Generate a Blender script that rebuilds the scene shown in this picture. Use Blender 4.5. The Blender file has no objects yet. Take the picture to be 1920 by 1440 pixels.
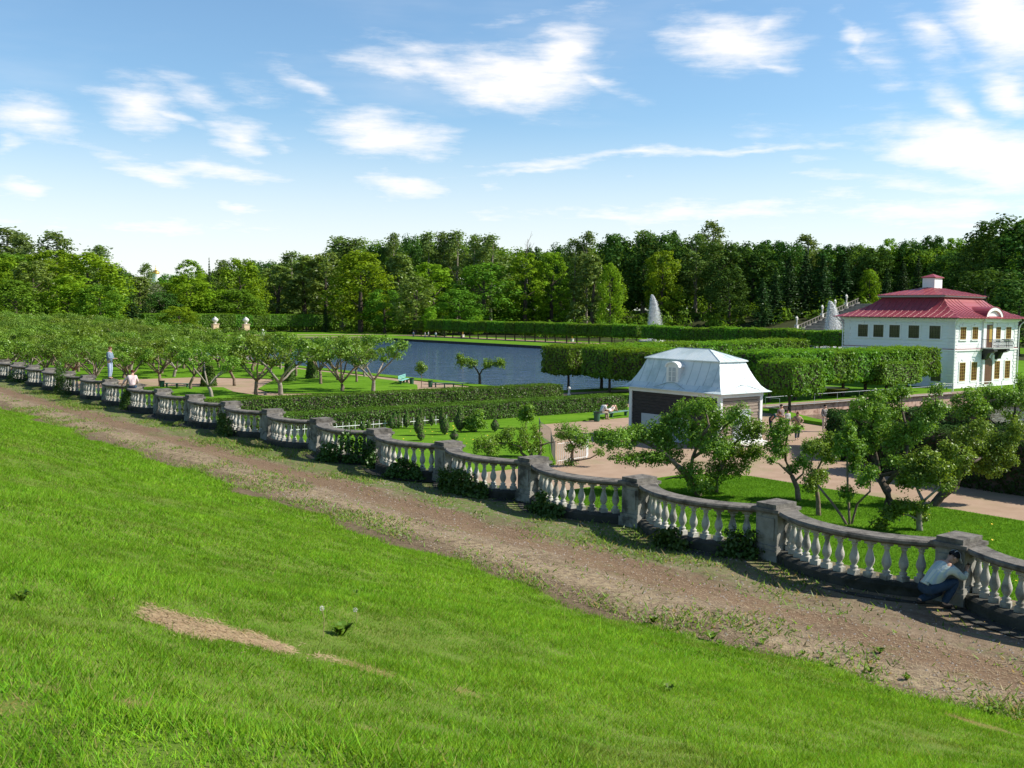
import bpy, bmesh, math, random
import numpy as np
from mathutils import Vector, Matrix
from mathutils.geometry import delaunay_2d_cdt

S = bpy.context.scene
COL = S.collection
rad = math.radians

# ------------------------------------------------------------------ camera
# World axes follow the garden's grid: +Y runs along the balustrade (away, left), +X across the garden (away, right).
F_PX, ROLL, CAM_Z = 1900.0, 0.012, 5.1
PITCH, YAW = rad(4.07875), rad(39.02253)
def cam_matrix():
    c, s = math.cos(ROLL), math.sin(ROLL)
    R = np.array([[c, s, 0], [-s, c, 0], [0, 0, 1]])
    c, s = math.cos(PITCH), math.sin(PITCH)
    P = np.array([[1, 0, 0], [0, c, s], [0, -s, c]])
    c, s = math.cos(YAW), math.sin(YAW)
    W = np.array([[c, 0, s], [-s, 0, c], [0, -1, 0]])
    return W @ P @ R
CM = cam_matrix()
cam_d = bpy.data.cameras.new('camera'); cam = bpy.data.objects.new('camera', cam_d); COL.objects.link(cam)
cam_d.sensor_width = 36.0; cam_d.lens = 36.0 * F_PX / 1920; cam_d.clip_start = 0.1; cam_d.clip_end = 8000
m4 = Matrix.Identity(4)
for i in range(3):
    m4[i][0], m4[i][1], m4[i][2] = CM[i, 0], -CM[i, 1], -CM[i, 2]
m4[2][3] = CAM_Z
cam.matrix_world = m4
S.camera = cam
def ray(px, py): return CM @ np.array([px - 960.0, py - 720.0, F_PX])
def at(px, py, z):                       # the point of the horizontal plane z seen at a photo pixel
    r = ray(px, py); t = (z - CAM_Z) / r[2]; return Vector((r[0] * t, r[1] * t, z))
def deep(px, py, d):                     # the point seen at a photo pixel, d metres in front of the camera
    r = ray(px, py) * (d / F_PX); return Vector((r[0], r[1], r[2] + CAM_Z))
RIGHT = Vector(CM[:, 0]); FWD = Vector((math.sin(YAW), math.cos(YAW), 0)); RIGHT_H = Vector((math.cos(YAW), -math.sin(YAW), 0))

# ------------------------------------------------------------------ light, sky, exposure
SUN_AZ, SUN_EL = rad(-39.0), rad(41.0)   # azimuth from +X towards +Y
sun_dir = Vector((math.cos(SUN_AZ) * math.cos(SUN_EL), math.sin(SUN_AZ) * math.cos(SUN_EL), math.sin(SUN_EL)))
sd = bpy.data.lights.new('sun', 'SUN'); sd.energy = 5.0; sd.angle = rad(0.5); sd.color = (1.0, 0.945, 0.84)
so = bpy.data.objects.new('sun', sd); COL.objects.link(so); so.rotation_euler = sun_dir.to_track_quat('Z', 'Y').to_euler()
S.view_settings.view_transform = 'Standard'; S.view_settings.look = 'None'
S.view_settings.exposure = 0.46; S.view_settings.gamma = 1.0
S.cycles.max_bounces = 5; S.cycles.diffuse_bounces = 2; S.cycles.glossy_bounces = 3
S.cycles.transmission_bounces = 4; S.cycles.transparent_max_bounces = 12
S.cycles.caustics_reflective = False; S.cycles.caustics_refractive = False

class NT:                                # small node helper
    def __init__(s, tree): s.t = tree; tree.nodes.clear()
    def n(s, kind, **kw):
        nd = s.t.nodes.new(kind)
        for k, v in kw.items():
            if k.startswith('i_'):
                key = k[2:]; key = int(key) if key.isdigit() else key.replace('_', ' ')
                nd.inputs[key].default_value = v
            else: setattr(nd, k, v)
        return nd
    def l(s, a, b): s.t.links.new(a, b)
    def math(s, op, a, b=None, clamp=False):
        nd = s.t.nodes.new('ShaderNodeMath'); nd.operation = op; nd.use_clamp = clamp
        for i, v in enumerate((a, b)):
            if v is None: continue
            if isinstance(v, (int, float)): nd.inputs[i].default_value = v
            else: s.l(v, nd.inputs[i])
        return nd.outputs[0]
    def vmath(s, op, a, b=None):
        nd = s.t.nodes.new('ShaderNodeVectorMath'); nd.operation = op
        for i, v in enumerate((a, b)):
            if v is None: continue
            if isinstance(v, (tuple, list)): nd.inputs[i].default_value = v
            else: s.l(v, nd.inputs[i])
        return nd
    def smooth(s, v, lo, hi):
        nd = s.t.nodes.new('ShaderNodeMapRange'); nd.interpolation_type = 'SMOOTHSTEP'
        nd.inputs['From Min'].default_value = lo; nd.inputs['From Max'].default_value = hi
        s.l(v, nd.inputs['Value']); return nd.outputs[0]
    def mix(s, fac, a, b):
        nd = s.t.nodes.new('ShaderNodeMix'); nd.data_type = 'RGBA'
        for i, v in ((0, fac), (6, a), (7, b)):
            if isinstance(v, (int, float)): nd.inputs[i].default_value = v
            elif isinstance(v, tuple): nd.inputs[i].default_value = v if len(v) == 4 else (*v, 1)
            else: s.l(v, nd.inputs[i])
        return nd.outputs[2]
    def noise(s, vec, scale, detail=4, rough=0.55):
        nd = s.t.nodes.new('ShaderNodeTexNoise'); nd.inputs['Scale'].default_value = scale
        nd.inputs['Detail'].default_value = detail; nd.inputs['Roughness'].default_value = rough
        if vec is not None: s.l(vec, nd.inputs['Vector'])
        return nd
    def mapping(s, vec, loc=(0, 0, 0), rot=(0, 0, 0), scale=(1, 1, 1), kind='POINT'):
        nd = s.t.nodes.new('ShaderNodeMapping'); nd.vector_type = kind
        nd.inputs['Location'].default_value = loc; nd.inputs['Rotation'].default_value = rot; nd.inputs['Scale'].default_value = scale
        s.l(vec, nd.inputs['Vector']); return nd.outputs[0]

def build_world():
    w = bpy.data.worlds.new('World'); S.world = w; w.use_nodes = True
    k = NT(w.node_tree)
    tc = k.n('ShaderNodeTexCoord').outputs['Generated']
    sky = k.n('ShaderNodeTexSky', sky_type='NISHITA', sun_disc=False, sun_elevation=SUN_EL,
              sun_rotation=math.pi / 2 - SUN_AZ, altitude=0.0, air_density=1.0, dust_density=0.6, ozone_density=2.6)
    xyz = k.n('ShaderNodeSeparateXYZ'); k.l(tc, xyz.inputs[0])
    az = k.math('ARCTAN2', xyz.outputs[0], xyz.outputs[1]); el = k.math('ARCSINE', xyz.outputs[2])
    uv = k.n('ShaderNodeCombineXYZ'); k.l(az, uv.inputs[0]); k.l(el, uv.inputs[1]); uv = uv.outputs[0]
    # wispy drift: fibres fall from upper left to lower right
    warp = k.noise(k.mapping(uv, rot=(0, 0, rad(28)), scale=(9, 26, 1)), 1.0, 5, 0.55)
    wv = k.vmath('SUBTRACT', warp.outputs['Color'], (0.5, 0.5, 0.5))
    wv = k.vmath('MULTIPLY', wv.outputs[0], (0.062, 0.036, 0.0))
    p = k.vmath('ADD', uv, wv.outputs[0]).outputs[0]
    fib = k.noise(k.mapping(uv, rot=(0, 0, rad(20)), scale=(11, 62, 1)), 1.0, 7, 0.68).outputs['Fac']
    puff = k.noise(k.mapping(uv, scale=(16, 30, 1)), 1.0, 6, 0.6).outputs['Fac']
    # clouds where they stood that day: (photo x, photo y, half width, half height, tilt, weight)
    CL = [(70,226,80,30,6,1),(262,206,72,36,12,1),(335,230,80,11,16,.8),(385,194,66,20,26,.75),(575,160,76,13,22,.6),(470,182,58,20,28,.4),
          (725,130,96,28,16,.9),(850,136,120,36,12,1),(965,145,140,46,8,1.25),(1055,100,76,42,-28,1.2),(1120,154,76,12,16,.8),(940,185,100,18,14,.8),
          (725,252,125,36,8,1.15),(300,325,110,25,14,1),(410,322,160,24,3,.9),(448,266,52,32,20,.95),(530,270,58,12,16,.55),(435,383,66,18,3,.8),
          (762,355,86,26,10,1.05),(48,360,60,20,3,.9),(12,290,30,30,40,.6),(1370,78,105,42,10,1.15),(1432,55,56,20,-20,.9),(1440,128,66,8,24,.8),
          (1610,80,60,12,52,.7),(1645,105,60,24,40,.55),(1580,118,40,20,10,.4),(1740,68,60,26,45,.75),(1795,106,66,10,28,.4),(1895,38,84,56,24,1.4),
          (1790,196,54,24,44,1.05),(1902,178,44,28,36,1.1),(1850,290,170,46,12,1.35),(1760,350,240,34,6,.8),(1150,300,290,9,-4,.85),(1000,320,240,8,-4,.75),
          (1370,284,220,5,-2,.6),(935,348,40,20,0,.55),(1170,338,36,22,10,.5),(1300,402,760,30,-1,.85),(250,425,700,34,0,.8),(1750,400,440,60,0,.85),
          (1000,36,280,10,-12,.3),(1450,255,200,14,4,.3)]
    acc = None
    for (cx, cy, rx, ry, tilt, wt) in CL:
        r = ray(cx, cy); r = r / np.linalg.norm(r)
        a, e = math.atan2(r[0], r[1]), math.asin(r[2])
        mp = k.mapping(p, loc=(a, e, 0), rot=(0, 0, -rad(tilt)), scale=(rx * 1.6 / F_PX, ry * 1.75 / F_PX, 1), kind='TEXTURE')
        ln = k.vmath('LENGTH', mp).outputs['Value']
        v = k.math('MULTIPLY', k.math('SUBTRACT', 1.0, ln), wt)
        acc = v if acc is None else k.math('MAXIMUM', acc, v)
    dens = k.math('ADD', acc, k.math('MULTIPLY', k.math('SUBTRACT', fib, 0.5), 1.45))
    dens = k.math('ADD', dens, k.math('MULTIPLY', k.math('SUBTRACT', puff, 0.5), 0.8))
    dens = k.smooth(dens, 0.05, 1.22)
    veil = k.math('MULTIPLY', k.smooth(k.noise(k.mapping(uv, rot=(0, 0, rad(8)), scale=(3, 14, 1)), 1.0, 5).outputs['Fac'], 0.45, 0.85), 0.22)
    low = k.math('MULTIPLY', k.math('SUBTRACT', 1.0, k.smooth(el, 0.02, 0.20)), 0.70)
    dens = k.math('MAXIMUM', k.math('MAXIMUM', dens, veil), low)
    up = k.smooth(xyz.outputs[2], 0.0, 0.02); dens = k.math('MULTIPLY', dens, up)
    tint = k.mix(1.0, sky.outputs[0], (1, 1, 1, 1)); tint.node.blend_type = 'MULTIPLY'; tint.node.inputs[7].default_value = SKY_TINT
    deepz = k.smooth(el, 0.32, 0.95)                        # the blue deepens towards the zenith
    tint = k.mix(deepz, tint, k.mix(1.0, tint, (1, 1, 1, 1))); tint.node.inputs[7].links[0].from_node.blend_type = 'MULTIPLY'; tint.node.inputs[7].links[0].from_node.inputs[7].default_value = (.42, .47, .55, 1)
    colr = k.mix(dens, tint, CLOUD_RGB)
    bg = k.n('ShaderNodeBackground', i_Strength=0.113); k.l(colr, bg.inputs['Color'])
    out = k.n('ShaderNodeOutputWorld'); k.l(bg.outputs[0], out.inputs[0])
CLOUD_RGB = (7.2, 7.05, 7.05, 1); SKY_TINT = (0.93, 1.09, 1.12, 1)
build_world()

# ------------------------------------------------------------------ materials
def material(name):
    m = bpy.data.materials.new(name); m.use_nodes = True; return m, NT(m.node_tree)
def pos(k): return k.n('ShaderNodeNewGeometry').outputs['Position']
def surf(name, c1, c2=None, scale=3.0, rough=0.7, bump=0.0, bump_scale=None, metallic=0.0, spec=0.4, c3=None, scale3=0.5, obj_space=False, mapscale=(1, 1, 1), dist=0.02):
    m, k = material(name)
    co = k.n('ShaderNodeTexCoord').outputs['Object'] if obj_space else pos(k)
    if mapscale != (1, 1, 1): co = k.mapping(co, scale=mapscale)
    b = k.n('ShaderNodeBsdfPrincipled', i_Roughness=rough, i_Metallic=metallic)
    b.inputs['Specular IOR Level'].default_value = spec
    col = (*c1, 1)
    if c2 is not None:
        nz = k.smooth(k.noise(co, scale, 6, 0.6).outputs['Fac'], 0.3, 0.7)
        col = k.mix(nz, c1, c2)
        if c3 is not None:
            nz = k.smooth(k.noise(co, scale3, 5, 0.6).outputs['Fac'], 0.48, 0.66)
            col = k.mix(nz, col, c3)
    if isinstance(col, tuple): b.inputs['Base Color'].default_value = col
    else: k.l(col, b.inputs['Base Color'])
    if bump:
        bn = k.n('ShaderNodeBump', i_Strength=bump, i_Distance=dist)
        k.l(k.noise(co, bump_scale or scale * 4, 6, 0.65).outputs['Fac'], bn.inputs['Height']); k.l(bn.outputs[0], b.inputs['Normal'])
    o = k.n('ShaderNodeOutputMaterial'); k.l(b.outputs[0], o.inputs[0])
    return m
def leafy(name, c1, c2, scale=0.6, trans=0.35, gloss=0.015, fine=6.0, vary=0.25, rnd=False, dry=None):
    m, k = material(name)
    P = pos(k)
    f = k.smooth(k.noise(P, scale, 3).outputs['Fac'], 0.3, 0.7)
    f2 = k.noise(P, fine, 2).outputs['Fac']
    f2 = k.smooth(f2, .34, .66)
    f = k.math('ADD', k.math('MULTIPLY', f, 0.5), k.math('MULTIPLY', f2, 0.5))
    col = k.mix(f, c1, c2)
    if rnd:
        at_ = k.n('ShaderNodeAttribute', attribute_name='rnd').outputs['Fac']
        hs = k.n('ShaderNodeHueSaturation'); k.l(col, hs.inputs['Color'])
        k.l(k.math('ADD', k.math('MULTIPLY', at_, 0.9), 0.55), hs.inputs['Value']); k.l(k.math('ADD', k.math('MULTIPLY', k.noise(P, 47.0, 1).outputs['Fac'], 0.10), 0.455), hs.inputs['Hue']); col = hs.outputs[0]
        if dry is not None:
            dr = k.n('ShaderNodeAttribute', attribute_name='dry').outputs['Fac']
            col = k.mix(dr, col, dry)
    else:
        oi = k.n('ShaderNodeObjectInfo').outputs['Random']
        hs = k.n('ShaderNodeHueSaturation'); k.l(col, hs.inputs['Color'])
        k.l(k.math('ADD', k.math('MULTIPLY', oi, vary), 1 - vary / 2), hs.inputs['Value'])
        k.l(k.math('ADD', k.math('MULTIPLY', oi, 0.03), 0.485), hs.inputs['Hue']); col = hs.outputs[0]
    d = k.n('ShaderNodeBsdfDiffuse'); k.l(col, d.inputs[0])
    if rnd:
        gn = k.n('ShaderNodeNewGeometry').outputs['Normal']; nv = k.vmath('MULTIPLY', gn, (.45, .45, .45)); nv = k.vmath('ADD', nv.outputs[0], (0, 0, 1)); nv = k.vmath('NORMALIZE', nv.outputs[0]); k.l(nv.outputs[0], d.inputs['Normal'])
    t = k.n('ShaderNodeBsdfTranslucent')
    tcol = k.mix(1.0, col, (1.25, 1.15, 0.55, 1)); tcol.node.blend_type = 'MULTIPLY'; k.l(tcol, t.inputs[0])
    mx = k.n('ShaderNodeMixShader', i_0=trans); k.l(d.outputs[0], mx.inputs[1]); k.l(t.outputs[0], mx.inputs[2])
    g = k.n('ShaderNodeBsdfGlossy', i_Roughness=0.42); g.inputs[0].default_value = (1, 1, 1, 1)
    mx2 = k.n('ShaderNodeMixShader', i_0=gloss); k.l(mx.outputs[0], mx2.inputs[1]); k.l(g.outputs[0], mx2.inputs[2])
    o = k.n('ShaderNodeOutputMaterial'); k.l(mx2.outputs[0], o.inputs[0])
    return m

M = {}
M['lawn'] = surf('lawn_turf', (.082, .19, .012), (.12, .25, .018), 1.2, .95, .8, 30, spec=.02, c3=(.13, .26, .02), scale3=.25)
M['soil_turf'] = surf('slope_soil', (.10, .17, .02), (.15, .19, .04), 4, .95, .5, 20, spec=.1)
M['sand'] = surf('garden_sand', (.34, .235, .165), (.40, .285, .205), .9, .95, .25, 60, spec=.1, c3=(.31, .245, .15), scale3=.3)
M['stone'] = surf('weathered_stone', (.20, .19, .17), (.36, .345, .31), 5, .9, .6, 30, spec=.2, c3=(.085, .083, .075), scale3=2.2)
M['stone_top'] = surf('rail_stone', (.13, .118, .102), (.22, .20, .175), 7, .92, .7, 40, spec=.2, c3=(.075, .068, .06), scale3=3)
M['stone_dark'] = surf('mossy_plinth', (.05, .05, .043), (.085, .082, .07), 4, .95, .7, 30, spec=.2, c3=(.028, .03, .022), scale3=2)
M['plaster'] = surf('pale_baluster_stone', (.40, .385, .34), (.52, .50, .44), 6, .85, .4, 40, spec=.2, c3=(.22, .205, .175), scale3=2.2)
M['pillar'] = surf('pillar_plaster', (.22, .21, .185), (.36, .345, .305), 3, .9, .6, 30, spec=.2, c3=(.09, .085, .072), scale3=2.4)
M['bark'] = surf('bark', (.16, .115, .08), (.26, .20, .15), 9, .95, .8, 30, spec=.15)
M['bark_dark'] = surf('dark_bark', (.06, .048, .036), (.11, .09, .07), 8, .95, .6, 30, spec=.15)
M['bark_grey'] = surf('grey_bark', (.22, .19, .15), (.34, .30, .25), 8, .95, .6, 30, spec=.15)
M['leaf_orchard'] = leafy('orchard_leaf', (0.077, 0.150, 0.012), (0.251, 0.402, 0.048), 1.5, .34, .022)
M['leaf_orchard_far'] = leafy('orchard_leaf_far', (0.068, 0.129, 0.014), (0.241, 0.365, 0.059), .5, .34, .015)
M['leaf_hedge'] = leafy('hedge_leaf', (0.037, 0.089, 0.011), (0.141, 0.275, 0.036), .9, .32, .012, 9)
M['leaf_creeper'] = leafy('creeper_leaf', (.05, .11, .018), (.085, .16, .03), 2.0, .3, .02, 9)
M['leaf_pollard'] = leafy('pollard_leaf', (0.066, 0.154, 0.014), (0.212, 0.410, 0.042), .8, .42, .012)
M['leaf_yew'] = leafy('yew_leaf', (.022, .055, .012), (.045, .09, .02), 2, .15, .008)
M['leaf_topiary'] = leafy('topiary_leaf', (.075, .165, .025), (.11, .21, .035), 3, .2, .008)
M['leaf_maple'] = leafy('maple_leaf', (0.087, 0.177, 0.008), (0.306, 0.506, 0.031), .25, .38, .006, 2)
M['leaf_green'] = leafy('broad_leaf', (0.057, 0.138, 0.012), (0.194, 0.381, 0.036), .25, .33, .006, 2)
M['leaf_birch'] = leafy('birch_leaf', (0.098, 0.158, 0.039), (0.243, 0.348, 0.099), .3, .33, .006, 2)
M['leaf_dark'] = leafy('dark_leaf', (0.028, 0.074, 0.014), (0.103, 0.211, 0.036), .25, .25, .006, 2)
M['leaf_spruce'] = leafy('spruce_needles', (0.031, 0.075, 0.020), (0.055, 0.111, 0.026), .4, .12, .02, 2)
M['leaf_olive'] = leafy('olive_leaf', (0.104, 0.173, 0.026), (0.246, 0.338, 0.059), .3, .3, .03, 2)
M['leaf_willow'] = leafy('willow_leaf', (.17, .20, .10), (.23, .25, .14), .3, .3, .03, 2)
M['grass'] = leafy('grass_blades', (.148, .322, .018), (.245, .435, .032), .7, .45, .003, 9, rnd=True, dry=(.46, .33, .17, 1))
M['lawn_blades'] = leafy('lawn_blades', (.085, .215, .012), (.135, .30, .02), .7, .4, .003, 9, rnd=True, dry=(.42, .31, .16, 1))
M['weed'] = leafy('weed_leaf', (0.128, 0.240, 0.030), (0.210, 0.324, 0.048), 2, .4, .012, 8, rnd=True, dry=(.42, .31, .17, 1))
M['white'] = surf('white_paint', (.80, .80, .78), (.72, .72, .70), 1.5, .6, .1, 20)
M['white_trim'] = surf('white_trim', (.82, .82, .80), None, rough=.5)
M['red_roof'] = surf('red_roof_sheet', (.26, .034, .044), (.32, .05, .06), 1.0, .42, .1, 8, spec=.5)
M['blue_roof'] = surf('pale_blue_roof_sheet', (.60, .69, .70), (.69, .75, .75), 1.2, .42, .1, 6, spec=.5, c3=(.48, .57, .57), scale3=.9)
M['seam'] = surf('roof_seam', (.38, .44, .45), None, rough=.5)
M['red_seam'] = surf('red_roof_seam', (.27, .07, .075), None, rough=.35, spec=.6)
M['log'] = surf('shaded_log_wall', (.032, .027, .025), (.06, .05, .045), 2.5, .85, .5, 20, mapscale=(1, 1, 8))  # log colour darkened for the walls turned from the sun
M['log_sunlit'] = surf('sunlit_log_wall', (.26, .20, .155), (.36, .29, .23), 2.5, .85, .5, 20, mapscale=(1, 1, 8))  # the same logs, sunlight put into the colour
M['panel'] = surf('grey_panel', (.40, .44, .47), (.46, .50, .52), 2, .6)
M['ochre'] = surf('ochre_frame', (.42, .28, .06), None, rough=.5)
M['shaded_ochre_frame'] = surf('shaded_ochre_frame', (.085, .075, .04), None, rough=.5)  # ochre frame colour darkened to olive for the shaded face
M['glass'] = surf('window_glass', (.025, .028, .024), (.05, .05, .04), 2, .08, spec=.8)
M['glass_red'] = surf('curtained_glass', (.085, .03, .022), (.14, .05, .035), 3, .12, spec=.6)
M['door'] = surf('brown_door', (.10, .04, .02), (.14, .06, .03), 3, .5)
M['iron'] = surf('black_iron', (.03, .028, .026), None, rough=.5)
M['zinc'] = surf('zinc_trim', (.40, .42, .40), None, rough=.5)
M['galv'] = surf('galvanised_steel', (.52, .54, .55), (.42, .44, .45), 5, .45, metallic=.3)
M['galv_dull'] = surf('weathered_steel', (.22, .19, .16), (.30, .27, .24), 4, .6)
M['bench_green'] = surf('bench_green_paint', (.10, .20, .17), (.15, .26, .22), 3, .6)
M['bin_green'] = surf('bin_green_paint', (.03, .10, .055), None, rough=.5)
M['gold'] = surf('gilding', (.75, .50, .12), None, rough=.3, metallic=.85)
M['marble'] = surf('white_marble', (.72, .70, .66), (.6, .58, .54), 3, .6)
M['pink_stone'] = surf('pink_granite', (.40, .25, .19), (.56, .40, .31), 5, .9, .4, 20, c3=(.26, .15, .11), scale3=2.5)
M['coping'] = surf('brown_coping', (.27, .19, .14), (.35, .26, .2), 4, .9)
M['urn_stone'] = surf('urn_pedestal_stone', (.62, .44, .28), (.70, .52, .36), 2, .8)
M['rail_stone_pale'] = surf('pale_weathered_railing', (.11, .10, .085), (.18, .17, .14), 2, .8)
M['step'] = surf('cascade_step', (.22, .20, .16), (.32, .29, .24), 1.5, .8)
M['skin'] = surf('skin', (.50, .29, .20), (.55, .33, .24), 6, .55)
M['yellow_flower'] = surf('dandelion_yellow', (.75, .55, .03), None, rough=.7)
M['pebble'] = surf('pebble', (.22, .18, .15), (.38, .33, .29), 8, .85)
M['hay'] = surf('straw', (.45, .36, .22), (.36, .27, .16), 9, .9)
CLOTH = {}
def cloth(name, c, c2=None, sc=9.0):
    if name not in CLOTH: CLOTH[name] = surf(name + '_cloth', c, c2, sc, .85, .3, 40, spec=.15)
    return CLOTH[name]
def dirt_material():
    m, k = material('worn_dirt')
    P = pos(k)
    n1 = k.noise(k.mapping(P, scale=(1.5, .5, 1)), 1.0, 7, .62).outputs['Fac']
    n2 = k.noise(P, 7.0, 6, .65).outputs['Fac']
    n3 = k.noise(k.mapping(P, scale=(1.3, .35, 1)), 1.3, 6, .6).outputs['Fac']
    n4 = k.noise(P, 30.0, 4, .6).outputs['Fac']
    base = k.mix(k.smooth(n1, .35, .65), (.17, .122, .08), (.25, .185, .125))
    base = k.mix(k.math('MULTIPLY', k.smooth(n2, .45, .7), .5), base, (.32, .26, .18))
    sx = k.n('ShaderNodeSeparateXYZ'); k.l(P, sx.inputs[0])
    # trodden red-brown track, straw towards the slope, thin turf towards the balustrade
    wob = k.math('MULTIPLY', k.math('SUBTRACT', n3, .5), 2.2)
    xx = k.math('ADD', sx.outputs[0], wob)
    straw = k.math('MULTIPLY', k.math('SUBTRACT', 1.0, k.smooth(xx, 12.8, 14.2)), k.smooth(n2, .38, .6))
    base = k.mix(k.math('MULTIPLY', straw, .75), base, (.40, .315, .19))
    track = k.math('MULTIPLY', k.smooth(xx, 13.7, 14.2), k.math('SUBTRACT', 1.0, k.smooth(xx, 14.7, 15.2)))
    base = k.mix(k.math('MULTIPLY', track, .75), base, (.19, .12, .072))
    n5 = k.noise(k.mapping(P, scale=(2.6, .8, 1)), 1.0, 6, .65).outputs['Fac']
    base = k.mix(k.math('MULTIPLY', k.math('SUBTRACT', 1.0, k.smooth(xx, 12.2, 13.1)), .75), base, (.115, .08, .05))
    base = k.mix(k.math('MULTIPLY', k.smooth(n5, .5, .68), .6), base, (.125, .085, .056))
    far = k.smooth(sx.outputs[1], 8.0, 17.0)
    gr = k.math('MULTIPLY', k.math('MULTIPLY', k.smooth(xx, 14.8, 15.5), far), k.smooth(n2, .36, .56))
    gr2 = k.math('MULTIPLY', k.smooth(n3, .54, .66), k.smooth(n2, .42, .6))
    gr = k.math('MAXIMUM', k.math('MULTIPLY', gr, .85), k.math('MULTIPLY', gr2, .55))
    base = k.mix(gr, base, (.10, .17, .03))
    base = k.mix(k.math('MULTIPLY', k.smooth(n4, .62, .75), .35), base, (.10, .07, .05))
    b = k.n('ShaderNodeBsdfPrincipled', i_Roughness=.95); b.inputs['Specular IOR Level'].default_value = .1
    k.l(base, b.inputs['Base Color'])
    bn = k.n('ShaderNodeBump', i_Strength=.9, i_Distance=.05)
    k.l(k.math('ADD', k.math('MULTIPLY', n2, .7), k.math('MULTIPLY', n4, .4)), bn.inputs['Height']); k.l(bn.outputs[0], b.inputs['Normal'])
    o = k.n('ShaderNodeOutputMaterial'); k.l(b.outputs[0], o.inputs[0])
    return m
M['dirt'] = dirt_material()
def water_material(name, colr, sc, strength):
    m, k = material(name)
    P = pos(k)
    b = k.n('ShaderNodeBsdfPrincipled', i_Roughness=.06); b.inputs['Base Color'].default_value = (*colr, 1); b.inputs['IOR'].default_value = 1.33
    n1 = k.noise(k.mapping(P, rot=(0, 0, rad(30)), scale=(sc, sc * .55, 1)), 1.0, 5, .6).outputs['Fac']
    n2 = k.noise(k.mapping(P, rot=(0, 0, rad(-20)), scale=(.12, .05, 1)), 1.0, 3).outputs['Fac']
    n3 = k.noise(k.mapping(P, rot=(0, 0, rad(39)), scale=(sc * .16, sc * .42, 1)), 1.0, 4, .6).outputs['Fac']
    h = k.math('MULTIPLY', k.math('ADD', n1, k.math('MULTIPLY', n3, 5.0)), k.math('ADD', k.math('MULTIPLY', n2, .9), .45))
    bn = k.n('ShaderNodeBump', i_Strength=strength, i_Distance=.35); k.l(h, bn.inputs['Height']); k.l(bn.outputs[0], b.inputs['Normal'])
    o = k.n('ShaderNodeOutputMaterial'); k.l(b.outputs[0], o.inputs[0])
    return m
M['pond'] = water_material('pond_water', (.03, .065, .12), 1.5, .45)
M['canal'] = water_material('canal_water', (.06, .055, .03), 2.2, .12)
def spray_material():
    m, k = material('water_spray')
    d = k.n('ShaderNodeBsdfDiffuse'); d.inputs[0].default_value = (.93, .94, .95, 1)
    t = k.n('ShaderNodeBsdfTranslucent'); t.inputs[0].default_value = (.93, .94, .95, 1)
    mx = k.n('ShaderNodeMixShader', i_0=.55); k.l(d.outputs[0], mx.inputs[1]); k.l(t.outputs[0], mx.inputs[2])
    tr_ = k.n('ShaderNodeBsdfTransparent'); mt_ = k.n('ShaderNodeMixShader', i_0=.22); k.l(mx.outputs[0], mt_.inputs[1]); k.l(tr_.outputs[0], mt_.inputs[2])
    o = k.n('ShaderNodeOutputMaterial'); k.l(mt_.outputs[0], o.inputs[0]); return m
M['spray'] = spray_material()

# ------------------------------------------------------------------ mesh helpers
def tag(o, label=None, cat=None, group=None, kind=None):
    for a, v in (('label', label), ('category', cat), ('group', group), ('kind', kind)):
        if v: o[a] = v
    if cat and not kind: o['kind'] = 'thing'
    return o
def link(name, me, parent=None):
    o = bpy.data.objects.new(name, me); COL.objects.link(o)
    if parent is not None: o.parent = parent
    return o
def thing(name, label, cat, loc=(0, 0, 0), rotz=0.0, group=None):
    o = bpy.data.objects.new(name, None); COL.objects.link(o); o.location = loc; o.rotation_euler = (0, 0, rotz); o.empty_display_size = .3
    return tag(o, label, cat, group)
def dup(root, loc, rotz=0.0, scale=None, label=None, group=None):
    r = root.copy(); COL.objects.link(r); r.location = loc; r.rotation_euler = (0, 0, rotz)
    if scale is not None: r.scale = scale
    if label: r['label'] = label
    if group: r['group'] = group
    for ch in list(root.children):
        c = ch.copy(); COL.objects.link(c); c.parent = r
        for g in list(ch.children):
            d = g.copy(); COL.objects.link(d); d.parent = c
    return r
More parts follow.
